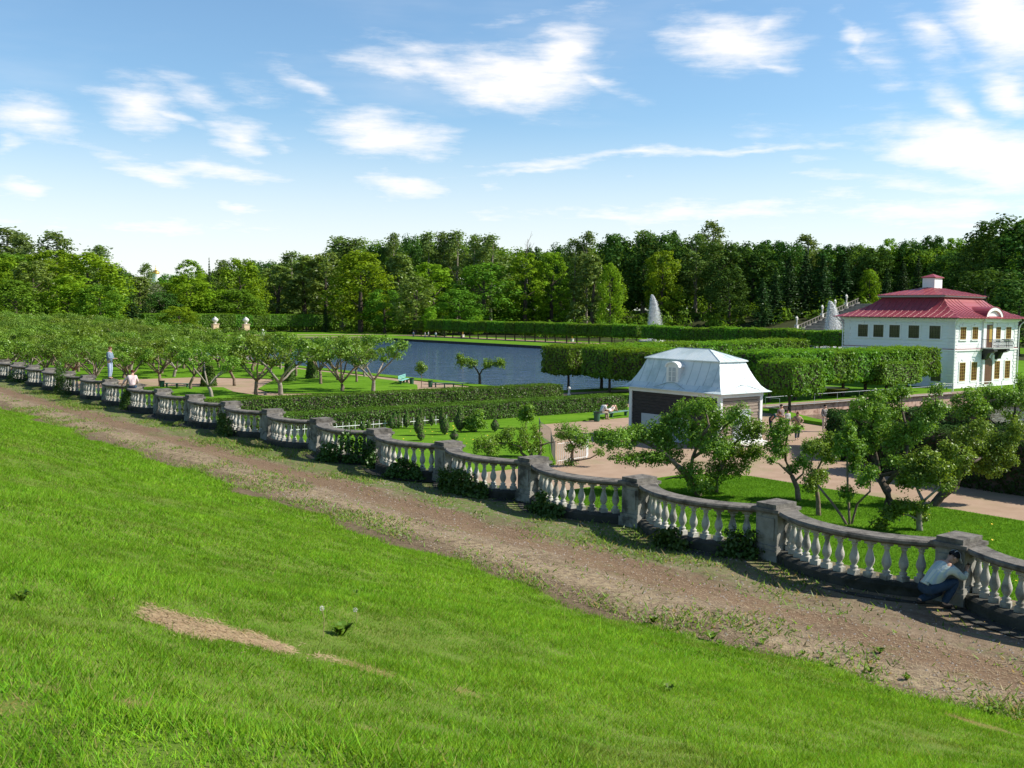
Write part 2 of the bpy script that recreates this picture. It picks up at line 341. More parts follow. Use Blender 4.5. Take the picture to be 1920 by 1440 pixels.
class MB:
    def __init__(s): s.v = []; s.f = []
    def add(s, vs, fs):
        b = len(s.v); s.v += [tuple(v) for v in vs]; s.f += [tuple(i + b for i in f) for f in fs]
    def box(s, x0, x1, y0, y1, z0, z1, mt=None):
        vs = [(x, y, z) for z in (z0, z1) for x, y in ((x0, y0), (x1, y0), (x1, y1), (x0, y1))]
        if mt is not None: vs = [mt @ Vector(v) for v in vs]
        s.add(vs, [(3, 2, 1, 0), (4, 5, 6, 7), (0, 1, 5, 4), (1, 2, 6, 5), (2, 3, 7, 6), (3, 0, 4, 7)])
    def cbox(s, c, d, rz=0.0):
        mt = Matrix.Translation(c) @ Matrix.Rotation(rz, 4, 'Z')
        s.box(-d[0] / 2, d[0] / 2, -d[1] / 2, d[1] / 2, -d[2] / 2, d[2] / 2, mt)
    def lathe(s, prof, c=(0, 0, 0), n=14, cap=True):
        c = Vector(c); vs = []; fs = []
        for r, z in prof:
            for i in range(n):
                a = 2 * math.pi * i / n; vs.append((c.x + r * math.cos(a), c.y + r * math.sin(a), c.z + z))
        for j in range(len(prof) - 1):
            for i in range(n):
                i2 = (i + 1) % n; fs.append((j * n + i, j * n + i2, (j + 1) * n + i2, (j + 1) * n + i))
        if cap:
            fs.append(tuple(range(n - 1, -1, -1))); fs.append(tuple((len(prof) - 1) * n + i for i in range(n)))
        s.add(vs, fs)
    def tube(s, pts, radii, n=7):
        pts = [Vector(p) for p in pts]; vs = []; fs = []
        up = Vector((0.13, 0.31, 0.94)).normalized()
        for i, p in enumerate(pts):
            t = (pts[min(i + 1, len(pts) - 1)] - pts[max(i - 1, 0)])
            if t.length < 1e-6: t = Vector((0, 0, 1))
            t.normalize(); a = t.cross(up)
            if a.length < .05: a = t.cross(Vector((1, 0, 0)))
            a.normalize(); b = t.cross(a); r = radii[i]
            for j in range(n):
                q = 2 * math.pi * j / n; vs.append(p + a * (r * math.cos(q)) + b * (r * math.sin(q)))
        for i in range(len(pts) - 1):
            for j in range(n):
                j2 = (j + 1) % n; fs.append((i * n + j, i * n + j2, (i + 1) * n + j2, (i + 1) * n + j))
        fs.append(tuple(range(n - 1, -1, -1))); fs.append(tuple((len(pts) - 1) * n + i for i in range(n)))
        s.add(vs, fs)
    def prism(s, poly, z0, z1):
        n = len(poly)
        s.add([(x, y, z0) for x, y in poly] + [(x, y, z1) for x, y in poly],
              [tuple(range(n - 1, -1, -1)), tuple(range(n, 2 * n))] + [(i, (i + 1) % n, n + (i + 1) % n, n + i) for i in range(n)])
    def wall_poly(s, pts2, axis, c0, c1):          # polygon in (horizontal, z) pushed from c0 to c1 along the other horizontal axis
        n = len(pts2)
        def P(h, z, c): return (c, h, z) if axis == 'x' else (h, c, z)
        s.add([P(h, z, c0) for h, z in pts2] + [P(h, z, c1) for h, z in pts2],
              [tuple(range(n)), tuple(range(2 * n - 1, n - 1, -1))] + [(i, n + i, n + (i + 1) % n, (i + 1) % n) for i in range(n)])
    def mesh(s, name, mt, smooth=False, fix=True):
        me = bpy.data.meshes.new(name); me.from_pydata(s.v, [], s.f); me.materials.append(mt)
        if fix:
            bm = bmesh.new(); bm.from_mesh(me); bmesh.ops.recalc_face_normals(bm, faces=bm.faces); bm.to_mesh(me); bm.free()
        if smooth: me.polygons.foreach_set('use_smooth', [True] * len(me.polygons))
        me.update(); return me
    def build(s, name, mt, parent=None, smooth=False, fix=True):
        return link(name, s.mesh(name, mt, smooth, fix), parent)
def poly_mesh(name, V, k, mt, attrs=None):          # V: (N*k,3) loose k-gons
    V = np.asarray(V, dtype=np.float32).reshape(-1, 3); nf = len(V) // k
    me = bpy.data.meshes.new(name); me.vertices.add(len(V)); me.vertices.foreach_set('co', V.ravel())
    me.loops.add(len(V)); me.loops.foreach_set('vertex_index', np.arange(len(V), dtype=np.int32))
    me.polygons.add(nf); me.polygons.foreach_set('loop_start', np.arange(0, len(V), k, dtype=np.int32))
    for nm, arr in (attrs or {}).items():
        a = me.attributes.new(nm, 'FLOAT', 'POINT'); a.data.foreach_set('value', np.repeat(np.asarray(arr, np.float32), k))
    me.materials.append(mt); me.update(); me.validate(); return me
def unit(v): return v / np.maximum(np.linalg.norm(v, axis=1, keepdims=True), 1e-9)
def leaf_verts(rng, C, N, size, aspect=.62):        # leaf-shaped quads at C facing N
    n = len(C); N = unit(N); R = rng.normal(size=(n, 3)); T = unit(np.cross(N, R)); B = np.cross(N, T)
    s = np.asarray(size).reshape(-1, 1) * np.ones((n, 1)); a = s * .5; b = s * .5 * aspect
    fold = N * (s * .12)
    V = np.stack([C - T * a, C - B * b + fold, C + T * a, C + B * b + fold], 1)
    return V.reshape(-1, 3)
def sphere_dirs(rng, n): return unit(rng.normal(size=(n, 3)))
def clump_leaves(rng, c, r, n, size, up=.35, rand=.55, shell=.45):
    rand *= .68   # leaves through the outer shell of one clump
    d = sphere_dirs(rng, n); rr = (1 - shell * rng.random((n, 1)) ** 1.3) * (1 + .16 * rng.normal(size=(n, 1)))
    C = np.asarray(c) + d * np.asarray(r) * rr
    N = d * .8 + np.array([0, 0, up]) + rand * rng.normal(size=(n, 3))
    return leaf_verts(rng, C, N, size * (.7 + .6 * rng.random((n, 1))))
def box_leaves(rng, lo, hi, dens, size, wob=.06, faces='xXyYZz', rounding=0.0):
    lo = np.array(lo, float); hi = np.array(hi, float); out = []
    ext = hi - lo
    for f in faces:
        ax = 'xyz'.index(f.lower()); side = hi if f.isupper() else lo
        o = [i for i in range(3) if i != ax]; n = int(ext[o[0]] * ext[o[1]] * dens)
        if n < 1: continue
        C = lo + rng.random((n, 3)) * ext
        C[:, ax] = side[ax]
        sgn = 1 if f.isupper() else -1
        bulge = .5 * np.sin(C[:, o[0]] * 2.1 + lo[0]) + .5 * np.sin(C[:, o[1]] * 2.7 + C[:, o[0]] * .9)
        C[:, ax] += sgn * (wob * 1.2 * bulge + rng.normal(size=n) * wob - wob * .5)
        if rounding > 0:
            ctr = (lo + hi) / 2; q = (C - ctr) / (ext / 2); m = np.sort(np.abs(q), 1)
            k = 1 - rounding * np.clip(m[:, 1] - .72, 0, 1) - rounding * .6 * np.clip(m[:, 0] - .72, 0, 1)
            C = ctr + (C - ctr) * k[:, None]
        nn = np.zeros((n, 3)); nn[:, ax] = sgn
        N = nn * .8 + np.array([0, 0, .25]) + (.24 if f == 'Z' else .5) * rng.normal(size=(n, 3))
        out.append(leaf_verts(rng, C, N, size * (.7 + .6 * rng.random((n, 1)))))
    return np.concatenate(out)
rng = np.random.default_rng(11)
PYR = random.Random(5)

# ------------------------------------------------------------------ ground
G = -2.4                                            # level of the lower garden
POND = (62.5, 146.0, 72.0, 241.0)
CANAL = [(66.4, 48.2), (64.2, 46.0), (61.5, 41.8), (60.2, 36.0), (60.5, 28.0), (63.0, 21.0), (69.0, 14.0), (80.0, 9.0), (101.0, 7.0), (101.5, 20.0), (101.5, 49.8), (80.0, 50.9), (67.2, 51.2)]
def hill_z(x, y):
    t = np.clip((np.asarray(x) - 200 - np.clip((np.asarray(y) - 215) * .35, 0, 60)) / 60.0, 0, 1); t = t * t * (3 - 2 * t)
    return G + .0 + 8.5 * t
def ground_mesh():
    pts = []
    xs = list(np.arange(-60, 420, 12.0)) + [520, 700, 1100, 1800, 3500]; ys = list(np.arange(-80, 520, 12.0)) + [640, 900, 1400, 2200, 4000]
    px0, px1, py0, py1 = POND
    for x in xs:
        for y in ys:
            if px0 - 3 < x < px1 + 3 and py0 - 3 < y < py1 + 3: continue
            if 55 < x < 106 and 3 < y < 55: continue
            pts.append((x, y))
    cons = []
    for ring in ([(px0, py0), (px1, py0), (px1, py1), (px0, py1)], CANAL):
        b = len(pts); pts += ring; cons += [(b + i, b + (i + 1) % len(ring)) for i in range(len(ring))]
    v, e, f, *_ = delaunay_2d_cdt([Vector(p) for p in pts], cons, [], 0, 1e-4)
    def inside(p, ring):
        c = False; n = len(ring)
        for i in range(n):
            a, b = ring[i], ring[i - 1]
            if (a[1] > p[1]) != (b[1] > p[1]) and p[0] < (b[0] - a[0]) * (p[1] - a[1]) / (b[1] - a[1]) + a[0]: c = not c
        return c
    keep = []
    for t in f:
        c = sum((v[i] for i in t), Vector((0, 0))) / len(t)
        if px0 < c.x < px1 and py0 < c.y < py1: continue
        if inside(c, CANAL): continue
        keep.append(tuple(t))
    me = bpy.data.meshes.new('lawn_ground')
    me.from_pydata([(p.x, p.y, float(hill_z(p.x, p.y)) - .02) for p in v], [], keep)
    me.materials.append(M['lawn'])
    bm = bmesh.new(); bm.from_mesh(me); bmesh.ops.recalc_face_normals(bm, faces=bm.faces)
    if sum(fc.normal.z for fc in bm.faces) < 0: bmesh.ops.reverse_faces(bm, faces=bm.faces)
    bm.to_mesh(me); bm.free(); return me
tag(link('ground', ground_mesh()), kind='structure')
def panel(name, poly, z0, z1, mt):
    mb = MB(); mb.prism(poly, z0, z1); return tag(mb.build(name, mt), kind='structure')
# sand of the garden walks
mb = MB(); mb.add([(18.3, -40, G - .012), (60.0, -40, G - .012), (59.6, 36, G - .012), (60.8, 42.0, G - .012), (64.0, 47.2, G - .012), (62.0, 71, G - .012), (62.0, 216, G - .012), (18.3, 216, G - .012)], [(0, 1, 2, 3, 4, 5, 6, 7)])
tag(mb.build('garden_path', M['sand']), kind='structure')
LAWNS = [[(18.35, -40), (37.8, -40), (37.8, 29.0), (37.0, 30.5), (35.5, 31.2), (18.35, 31.2)],
         [(18.35, 37.6), (33.0, 37.2), (37.5, 42.4), (40.5, 47.6), (44.0, 51.2), (56.0, 51.2), (57.6, 54.6), (57.6, 65.6), (18.35, 65.6)],
         [(18.35, 65.65), (60.0, 65.65), (60.0, 68.3), (44.0, 77.5), (37.8, 80.8), (37.6, 86), (38.9, 91.3), (34.0, 95.5), (18.35, 95.5)],
         [(43.1, 91.5), (40.9, 88), (40.3, 84.9), (40.7, 82.5), (45.1, 79.9), (54.0, 81.0), (56.6, 85.0), (57.8, 91.0), (58.6, 99.0), (58.8, 112.0), (52.5, 112.0), (47.5, 98.4)],
         [(18.35, 106.9), (42.1, 106.9), (48.6, 99.9), (51.8, 112.4), (58.8, 112.4), (58.8, 215), (18.35, 215)],
         [(60.4, 70.0), (62.5, 70.4), (62.5, 214), (60.6, 214), (60.3, 92.5)],
         [(62.5, 70.2), (103, 70.2), (103, 72.0), (62.5, 72.0)],
         [(61.6, 41.8), (64.3, 46.0), (66.4, 48.2), (65.4, 48.7), (62.6, 46.2), (60.3, 42.0), (58.7, 36), (60.2, 36)]]
for i, p in enumerate(LAWNS): panel('lawn', p, G - .3, G + (.07 if i != 7 else .22), M['lawn'])
for poly in ([(150, 244), (150, 249.5), (60, 262), (60, 255)], [(164.0, 95), (174.5, 95), (174.5, 262), (164.0, 262)], [(100, 268), (168, 268), (168, 274), (100, 274)]):
    mb = MB(); mb.add([(x, y, G + .0) for x, y in poly], [tuple(range(len(poly)))]); tag(mb.build('far_path', M['sand']), kind='structure')
mb = MB(); mb.add([(62.0, 68.5, G + .004), (103, 66.0, G + .004), (103, 70.2, G + .004), (62.0, 70.2, G + .004)], [(0, 1, 2, 3)]); tag(mb.build('pond_path', M['sand']), kind='structure')
def floor_mesh():
    xs, ys = np.arange(183, 430, 6.5), np.arange(20, 313, 6.5); X, Y = np.meshgrid(xs, ys, indexing='ij')
    me = bpy.data.meshes.new('forest_floor'); ny = len(ys); I = (np.arange(len(xs) - 1)[:, None] * ny + np.arange(ny - 1)[None]).ravel()
    me.from_pydata(np.stack([X, Y, hill_z(X, Y) + .03], -1).reshape(-1, 3).tolist(), [], np.stack([I, I + ny, I + ny + 1, I + 1], 1).tolist()); me.materials.append(M['forest_floor']); return me
M['forest_floor'] = surf('forest_floor', (.035, .04, .015), (.05, .06, .02), 1.0, .95, .5, 6, spec=.1)
tag(link('forest_floor', floor_mesh()), kind='structure')
sheet_ = MB(); sheet_.add([(-120, 314, G + .03), (430, 314, G + .03), (430, 720, G + .03), (-120, 720, G + .03)], [(0, 1, 2, 3)]); tag(sheet_.build('forest_floor', M['forest_floor']), kind='structure')
# water
def sheet(name, poly, z, mt):
    mb = MB(); mb.add([(x, y, z) for x, y in poly], [tuple(range(len(poly)))]); o = tag(mb.build(name, mt), kind='structure')
    if o.data.polygons[0].normal.z < 0: o.data.flip_normals()
    return o
px0, px1, py0, py1 = POND
sheet('pond_water', [(px0 - .3, py0 - .3), (px1 + .3, py0 - .3), (px1 + .3, py1 + .3), (px0 - .3, py1 + .3)], G - .55, M['pond'])
sheet('canal_water', CANAL, G - 1.0, M['canal'])
mb = MB()
for (x0, x1, y0, y1) in ((px0 - .35, px1 + .35, py1 + .003, py1 + .45), (px1 + .003, px1 + .45, py0, py1), (px0 - .25, px0 - .003, py0, py1), (px0 - .25, px1 + .35, py0 - .25, py0 - .003)):
    mb.box(x0, x1, y0, y1, G - 1.2, G + .05)
tag(mb.build('pond_edge_wall', M['stone_dark']), 'low dark stone edging wall round the great pond', 'wall')
t = thing('canal_wall', 'pink granite bank wall with brown coping beyond the walkers', 'wall')
mw, mc = MB(), MB()
n = len(CANAL)
for i in range(n):
    a, b = Vector((*CANAL[i], 0)), Vector((*CANAL[(i + 1) % n], 0)); d = (b - a); L = d.length; d.normalize(); nrm = Vector((d.y, -d.x, 0))
    if (nrm.dot(Vector((80, 30, 0)) - a)) > 0: nrm = -nrm
    ang = math.atan2(d.y, d.x); mt = Matrix.Translation(a) @ Matrix.Rotation(ang, 4, 'Z'); sg = 1 if (mt.to_3x3() @ Vector((0, 1, 0))).dot(nrm) > 0 else -1
    y0, y1 = (0.002, .4) if sg > 0 else (-.4, -.002)
    far_side = a.y > 49 and b.y > 49
    mw.box(0, L, y0, y1, G - 1.6, G - .03, mt)
    if far_side: mc.box(0, L, y0 - .06, y1 + .35, G - .026, G + .10, mt)
mw.build('wall_face', M['pink_stone'], t); mc.build('coping', M['coping'], t)

# upper walk and the slope we stand on
def toe(y):
    y = np.asarray(y, float)
    return 11.85 + np.clip(12.5 - y, 0, 60) ** 1.35 * .085 + .18 * np.sin(y * .9) + .10 * np.sin(y * 2.3 + 1)
def slope_z(x, y):
    u = toe(y) - np.asarray(x, float)
    z = .0 + .289 * u + .05 * np.sin(np.asarray(y) * .55 + np.asarray(x) * .4) * np.clip(u / 3, 0, 1)
    z = np.where(u < 0, 0, z * np.clip(.55 + u / 3, .55, 1))
    return np.minimum(z, 3.45 + .15 * np.tanh(np.clip(z - 3.45, 0, 9)))
def grid_mesh(name, xs, ys, zf, mt):
    X, Y = np.meshgrid(xs, ys, indexing='ij'); Z = zf(X, Y)
    V = np.stack([X, Y, Z], -1).reshape(-1, 3); ny = len(ys)
    I = (np.arange(len(xs) - 1)[:, None] * ny + np.arange(ny - 1)[None]).ravel()
    Fc = np.stack([I, I + ny, I + ny + 1, I + 1], 1)
    me = bpy.data.meshes.new(name); me.from_pydata(V.tolist(), [], Fc.tolist()); me.materials.append(mt)
    me.polygons.foreach_set('use_smooth', [True] * len(me.polygons)); me.update(); return me
yy = np.concatenate([np.arange(-40, 60, .5), np.arange(60, 260, 4.0)])
tag(link('grass_slope', grid_mesh('grass_slope', np.concatenate([np.arange(-40, -4, 4.0), np.arange(-4, 15.9, .3)]), yy,
     lambda X, Y: np.where(X > toe(Y) + .15, -.12, slope_z(X, Y)), M['soil_turf'])), kind='structure')
def path_z(X, Y):
    return .02 * np.sin(X * 1.7 + Y * .3) + .018 * np.sin(Y * 1.1 + X * 2.0) - .03 * np.exp(-((X - 14.4) / .5) ** 2) + .01
tag(link('dirt_path', grid_mesh('dirt_path', np.arange(11.0, 18.31, .28), np.concatenate([np.arange(-40, 50, .3), np.arange(50, 260, 2.0)]), path_z, M['dirt'])), kind='structure')
mb = MB(); mb.box(17.95, 18.3, -40, 260, G - .5, -.06)
tag(mb.build('retaining_wall', M['stone_dark']), 'grey stone retaining wall below the balustrade, facing the orchard', 'wall')
#@@PART2
# ------------------------------------------------------------------ balustrade
BAY, Y0B, XB = 3.95, 8.87, 17.55
NP0, NP1 = -2, 23
bal = thing('balustrade', 'long weathered stone balustrade of scalloped bays along the dirt walk', 'balustrade', (0, 0, 0))
BAL_PROF = [(.085, 0), (.085, .10), (.062, .115), (.075, .15), (.075, .165), (.04, .19), (.062, .24), (.085, .30), (.09, .345), (.082, .40), (.06, .475), (.044, .55), (.040, .60), (.058, .612), (.058, .635), (.046, .645), (.062, .665), (.085, .675), (.085, .74)]
def baluster_mesh(n):
    mb = MB(); mb.lathe(BAL_PROF[1:-1], (0, 0, 0), n, cap=False)
    mb.box(-.083, .083, -.083, .083, 0, .10); mb.box(-.08, .08, -.08, .08, .675, .745); return mb.mesh('baluster', M['plaster'], False)
def smooth_lathe(me):
    me.polygons.foreach_set('use_smooth', [len(p.vertices) == 4 and abs(p.normal.z) < .98 and p.area < .006 for p in me.polygons]); return me
BM_NEAR, BM_FAR = smooth_lathe(baluster_mesh(14)), baluster_mesh(7)
SAG = .78
def bay_arc(k, off, n=25, y_in=.27):        # points of the bay between pillar k and pillar k+1, bulging to the walk
    ya, yb = Y0B + BAY * k + y_in, Y0B + BAY * (k + 1) - y_in
    c = (yb - ya) / 2; R = (c * c + SAG * SAG) / (2 * SAG); cx = XB + .12 + (R - SAG); cy = (ya + yb) / 2
    a = math.asin(c / R); out = []
    for i in range(n):
        q = -a + 2 * a * i / (n - 1); out.append((cx - (R + off) * math.cos(q), cy + (R + off) * math.sin(q)))
    return out
def arc_strip(mb, k, prof, n=25, y_in=.27):  # sweep a (offset, z) profile along the bay
    rows = [[(*bay_arc(k, o, n, y_in)[i], z) for o, z in prof] for i in range(n)]; m = len(prof)
    vs = [p for r in rows for p in r]
    fs = [(i * m + j, (i + 1) * m + j, (i + 1) * m + (j + 1) % m, i * m + (j + 1) % m) for i in range(n - 1) for j in range(m)]
    fs += [tuple(range(m)), tuple((n - 1) * m + j for j in range(m - 1, -1, -1))]
    mb.add(vs, fs)
pm_body, pm_cap = MB(), MB()
pm_body.box(-.30, .34, -.27, .27, .33, .985); pm_body.box(-.325, -.301, -.20, .20, .45, .90)
pm_body.box(-.36, .38, -.31, .31, 0, .235); pm_body.box(-.33, .36, -.29, .29, .237, .328)
pm_cap.box(-.33, .37, -.30, .30, .987, 1.03); pm_cap.box(-.38, .41, -.34, .34, 1.032, 1.10); pm_cap.box(-.33, .36, -.25, .25, 1.102, 1.195)
ME_PILLAR, ME_CAP = pm_body.mesh('pillar', M['pillar']), pm_cap.mesh('cap', M['stone_top'])
RAIL = [(-.18, .938), (.15, .938), (.17, .955), (.21, .965), (.25, .99), (.26, 1.04), (.23, 1.07), (-.17, 1.07), (-.22, 1.045), (-.22, .97)]
PLINTH = [(-.16, .0), (.24, .0), (.24, .19), (.20, .22), (.17, .238), (-.16, .238)]
nb = 0; rest = []
for k in range(NP0, NP1):
    y = Y0B + BAY * k
    o = link('pillar', ME_PILLAR, bal); o.location = (XB, y, 0)
    c = link('pillar_cap', ME_CAP, o)
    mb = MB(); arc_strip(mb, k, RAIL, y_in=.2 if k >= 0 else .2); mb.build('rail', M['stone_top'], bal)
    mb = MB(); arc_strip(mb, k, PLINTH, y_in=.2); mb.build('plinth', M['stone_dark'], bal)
    n_bal = 13
    P = bay_arc(k, 0, n_bal * 2 + 1, .27)
    for i in range(n_bal):
        p = P[2 * i + 1]
        if k >= -1 and nb < 100:
            b = link('baluster', BM_NEAR, bal); b.location = (p[0], p[1], .2385); b.scale = (1, 1, .935); b.rotation_euler = (0, 0, math.atan2(p[1] - y - BAY / 2, -3) * -1); nb += 1
        else: rest.append(p)
far = MB()
src = [tuple(v.co) for v in BM_FAR.vertices]; srcf = [tuple(p.vertices) for p in BM_FAR.polygons]
for p in rest: far.add([(x + p[0], yv + p[1], z * .935 + .2385) for x, yv, z in src], srcf)
tag(far.build('baluster', M['plaster'], bal, fix=False), kind='stuff')
mb = MB()
for k in range(NP0, 12):                       # flagstones showing along the foot of the bays
    P1, P2 = bay_arc(k, .25, 13), bay_arc(k, .62, 13)
    mb.add([(x, y, .012) for x, y in P1] + [(x, y, .012) for x, y in P2], [(i, i + 1, 13 + i + 1, 13 + i) for i in range(12)])
tag(mb.build('flagstone_strip', M['stone_dark'], fix=True), kind='structure')

# ------------------------------------------------------------------ clipped hedges
def hedge(name, label, cat, lo, hi, mt, dens, size, wob=.05, group=None, core=M['leaf_yew']):
    V = box_leaves(rng, lo, hi, dens, size, wob)
    o = link(name, poly_mesh(name, V, 4, mt)); tag(o, label, cat, group)
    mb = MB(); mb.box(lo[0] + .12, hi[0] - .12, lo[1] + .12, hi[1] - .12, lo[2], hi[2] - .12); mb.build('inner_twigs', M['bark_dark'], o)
    return o
hedge('clipped_hedge', 'long clipped hedge farther from the balustrade, behind the topiary lawn hedge', 'hedge', (18.8, 66.0, G), (59.3, 68.0, -1.22), M['leaf_hedge'], 190, .14, .03)
hedge('clipped_hedge', 'long clipped hedge nearer the balustrade, directly behind the topiary cones and the bench', 'hedge', (18.8, 54.9, G), (56.0, 57.0, -1.22), M['leaf_hedge'], 210, .13, .03)
def oblique_hedge(name, label, a, b, th, h, dens, size):
    a = Vector(a); b = Vector(b); L = (b - a).length; ang = math.atan2(b.y - a.y, b.x - a.x)
    V = box_leaves(rng, (0, -th / 2, 0), (L, th / 2, h), dens, size, .06)
    o = link(name, poly_mesh(name, V, 4, M['leaf_yew'])); o.location = (a.x, a.y, G); o.rotation_euler = (0, 0, ang); tag(o, label, 'hedge')
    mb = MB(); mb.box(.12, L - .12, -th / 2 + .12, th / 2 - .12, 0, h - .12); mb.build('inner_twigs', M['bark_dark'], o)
oblique_hedge('yew_hedge', 'dark clipped yew hedge beside the man in the grey shirt', (53.2, 32.6), (58.8, 28.8), 2.4, 2.1, 160, .16)
oblique_hedge('yew_hedge', 'dark yew hedge between the big orchard trees and the canal', (46.3, 26.4), (57.5, 19.6), 2.6, 2.1, 160, .16)
oblique_hedge('yew_hedge', 'dark yew hedge along the shaded walk behind the orchard trees at the right edge', (43.9, 2.0), (44.9, 27.0), 2.4, 2.2, 150, .16)
oblique_hedge('yew_hedge', 'dark yew hedge turning from the walk towards the person in the grey shirt', (46.9, 29.0), (51.6, 33.0), 2.2, 2.1, 160, .16)

# topiary
def topiary(base, h, r, label, fat=.42):
    prof = []
    for i in range(11):
        q = i / 10; prof.append((r * max(.03, (math.sin(min(1, q / fat) * math.pi / 2) ** .6) if q < fat else (1 - ((q - fat) / (1 - fat)) ** 1.35) ** .9), .06 + q * h))
    o = thing('topiary_cone', label, 'topiary', (base.x, base.y, G + .05), 0, 'clipped yew cones on the flower lawn')
    n = int(420 * h * r / .25); q = rng.random(n) ** .8; a = rng.random(n) * 6.283
    zz = .06 + q * h; rr = np.interp(zz, [p[1] for p in prof], [p[0] for p in prof])
    C = np.stack([rr * np.cos(a), rr * np.sin(a), zz], 1) + rng.normal(size=(n, 3)) * .012
    N = np.stack([np.cos(a), np.sin(a), .45 + 0 * a], 1) + .4 * rng.normal(size=(n, 3))
    link('foliage', poly_mesh('topiary_foliage', leaf_verts(rng, C, N, .085 * (.7 + .6 * rng.random((n, 1)))), 4, M['leaf_topiary']), o)
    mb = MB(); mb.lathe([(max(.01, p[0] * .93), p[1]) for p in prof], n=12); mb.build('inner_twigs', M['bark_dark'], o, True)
    mb = MB(); mb.lathe([(.04, -.06), (.035, .12)], n=7); mb.build('trunk', M['bark'], o)
    return o
def z2(u, v): return 400 + u / 4, 560 + v / 4
TOP = [((1540, 1035), 890, 38, 'tall egg shaped yew cone, nearest large one on the left of the flower lawn'),
       ((1735, 1030), 892, 37, 'dark drop shaped yew cone in the middle of the flower lawn casting a shadow'),
       ((1850, 1005), 838, 44, 'broad dark yew drop at the right end of the flower lawn'),
       ((1715, 985), 832, 26, 'slim yew cone rising behind the middle yew drop'),
       ((1555, 985), 828, 22, 'slim yew cone rising behind the nearest large yew cone'),
       ((1240, 968), 878, 24, 'yew cone at the left of the row by the white fence'),
       ((1300, 965), 848, 22, 'tall slim yew cone, second of the row by the white fence'),
       ((1350, 982), 862, 28, 'stout yew cone in the middle of the row by the white fence'),
       ((1385, 965), 846, 22, 'tallest slim yew cone of the row by the white fence'),
       ((1420, 972), 872, 26, 'leaning yew cone at the right of the row by the white fence'),
       ((1558, 1075), 1000, 30, 'small yew cone peeping over the rail below the nearest large cone'),
       ((1808, 1075), 1000, 34, 'small squat yew cone peeping over the rail near a pillar'),
       ((1636, 962), 876, 22, 'short yew cone standing alone before the hedge'),
       ((1097, 985), 915, 22, 'little yew cone inside the white fence, seen just above the rail'),
       ((1013, 980), 915, 22, 'leftmost little yew cone of the white fence bed'),
       ((510, 990), 925, 24, 'small yew cone standing alone to the right by the leafy bush')]
for (u, v), tp, hw, lab in TOP:
    if u == 510: (px, py), top, hwp = (928, 812), 788, 8
    else: (px, py), top, hwp = z2(u, v), 560 + tp / 4, hw / 4
    b = at(px, py, G); b.y = min(b.y, 53.9)
    d = (b - Vector((0, 0, CAM_Z))).dot(Vector(CM[:, 2])); topiary(b, (py - top) * d / F_PX * 1.02, hwp * d / F_PX * 1.0, lab)
def big_cone(px, py, top, w0, w1, label):
    b = at(px, py, G); d = (b - Vector((0, 0, CAM_Z))).dot(Vector(CM[:, 2])); h = (py - top) * d / F_PX; r0, r1 = w0 / 2 * d / F_PX, w1 / 2 * d / F_PX
    o = thing('clipped_bush', label, 'topiary', b, 0, 'clipped cone bushes in the orchard')
    n = 2600; q = rng.random(n); a = rng.random(n) * 6.283; rr = (r0 + (r1 - r0) * q) * np.where(q > .92, np.sqrt(rng.random(n)), 1)
    C = np.stack([rr * np.cos(a), rr * np.sin(a), q * h], 1) + rng.normal(size=(n, 3)) * .04
    N = np.stack([np.cos(a), np.sin(a), .4 + 2 * (q > .9)], 1) + .5 * rng.normal(size=(n, 3))
    link('foliage', poly_mesh('bush_foliage', leaf_verts(rng, C, N, .15 * (.7 + .6 * rng.random((n, 1)))), 4, M['leaf_topiary']), o)
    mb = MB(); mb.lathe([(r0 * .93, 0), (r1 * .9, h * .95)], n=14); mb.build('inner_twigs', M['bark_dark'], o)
big_cone(391, 724, 684, 29, 16, 'dark trimmed cone bush behind the bench in the orchard')
big_cone(585, 710, 668, 24, 12, 'dark trimmed cone bush on the oval lawn with its round flat top')
big_cone(543, 716, 676, 22, 14, 'half hidden trimmed bush behind the leaning orchard trunk')

# ------------------------------------------------------------------ pollarded lime rows
def make_pollard(sx, sy, zb, zt, dens, size, trunk_r):
    t = thing('pollard_lime', 'x', 'tree')
    V = box_leaves(rng, (-sx / 2, -sy / 2, zb), (sx / 2, sy / 2, zt), dens, size, .10, rounding=.10)
    link('crown', poly_mesh('pollard_crown', V, 4, M['leaf_pollard']), t)
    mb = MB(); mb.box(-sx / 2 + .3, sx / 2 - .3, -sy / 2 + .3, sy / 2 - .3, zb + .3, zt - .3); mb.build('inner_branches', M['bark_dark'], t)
    mb = MB(); mb.tube([(0, 0, -.1), (.04, .02, zb * .5), (-.03, .03, zb + .5)], [trunk_r * 1.25, trunk_r, trunk_r * .9], 8)
    for a in (.4, 2.5, 4.4): mb.tube([(-.02, .02, zb - .35), (.6 * math.cos(a), .6 * math.sin(a), zb + .4)], [trunk_r * .55, trunk_r * .35], 5)
    mb.build('trunk', M['bark_dark'], t); return t
PN = [make_pollard(5.1, 4.4, 1.75, 4.35, 70, .26, .14), make_pollard(5.1, 4.4, 1.6, 4.25, 70, .26, .15)]
first = [True, True]
def put_pollard(protos, first, x, y, label, group, rz=0.0, sc=(1, 1, 1)):
    i = PYR.randrange(len(protos))
    if first[i]:
        o = protos[i]; first[i] = False; o.location = (x, y, G); o.rotation_euler = (0, 0, rz); o.scale = sc
    else: o = dup(protos[i], (x, y, G), rz, sc)
    o['label'] = label; o['group'] = group; o['kind'] = 'thing'; return o
g1 = 'near clipped limes round the lawn by the pond'
put_pollard(PN, first, 66.5, 73.3, 'clipped lime at the left end of the near row, bare trunk against the water', g1, sc=(.74, .9, 1))
put_pollard(PN, first, 66.9, 68.0, 'clipped lime nearest the hedge end, slanting trunk before the pond', g1, sc=(.72, .9, 1))
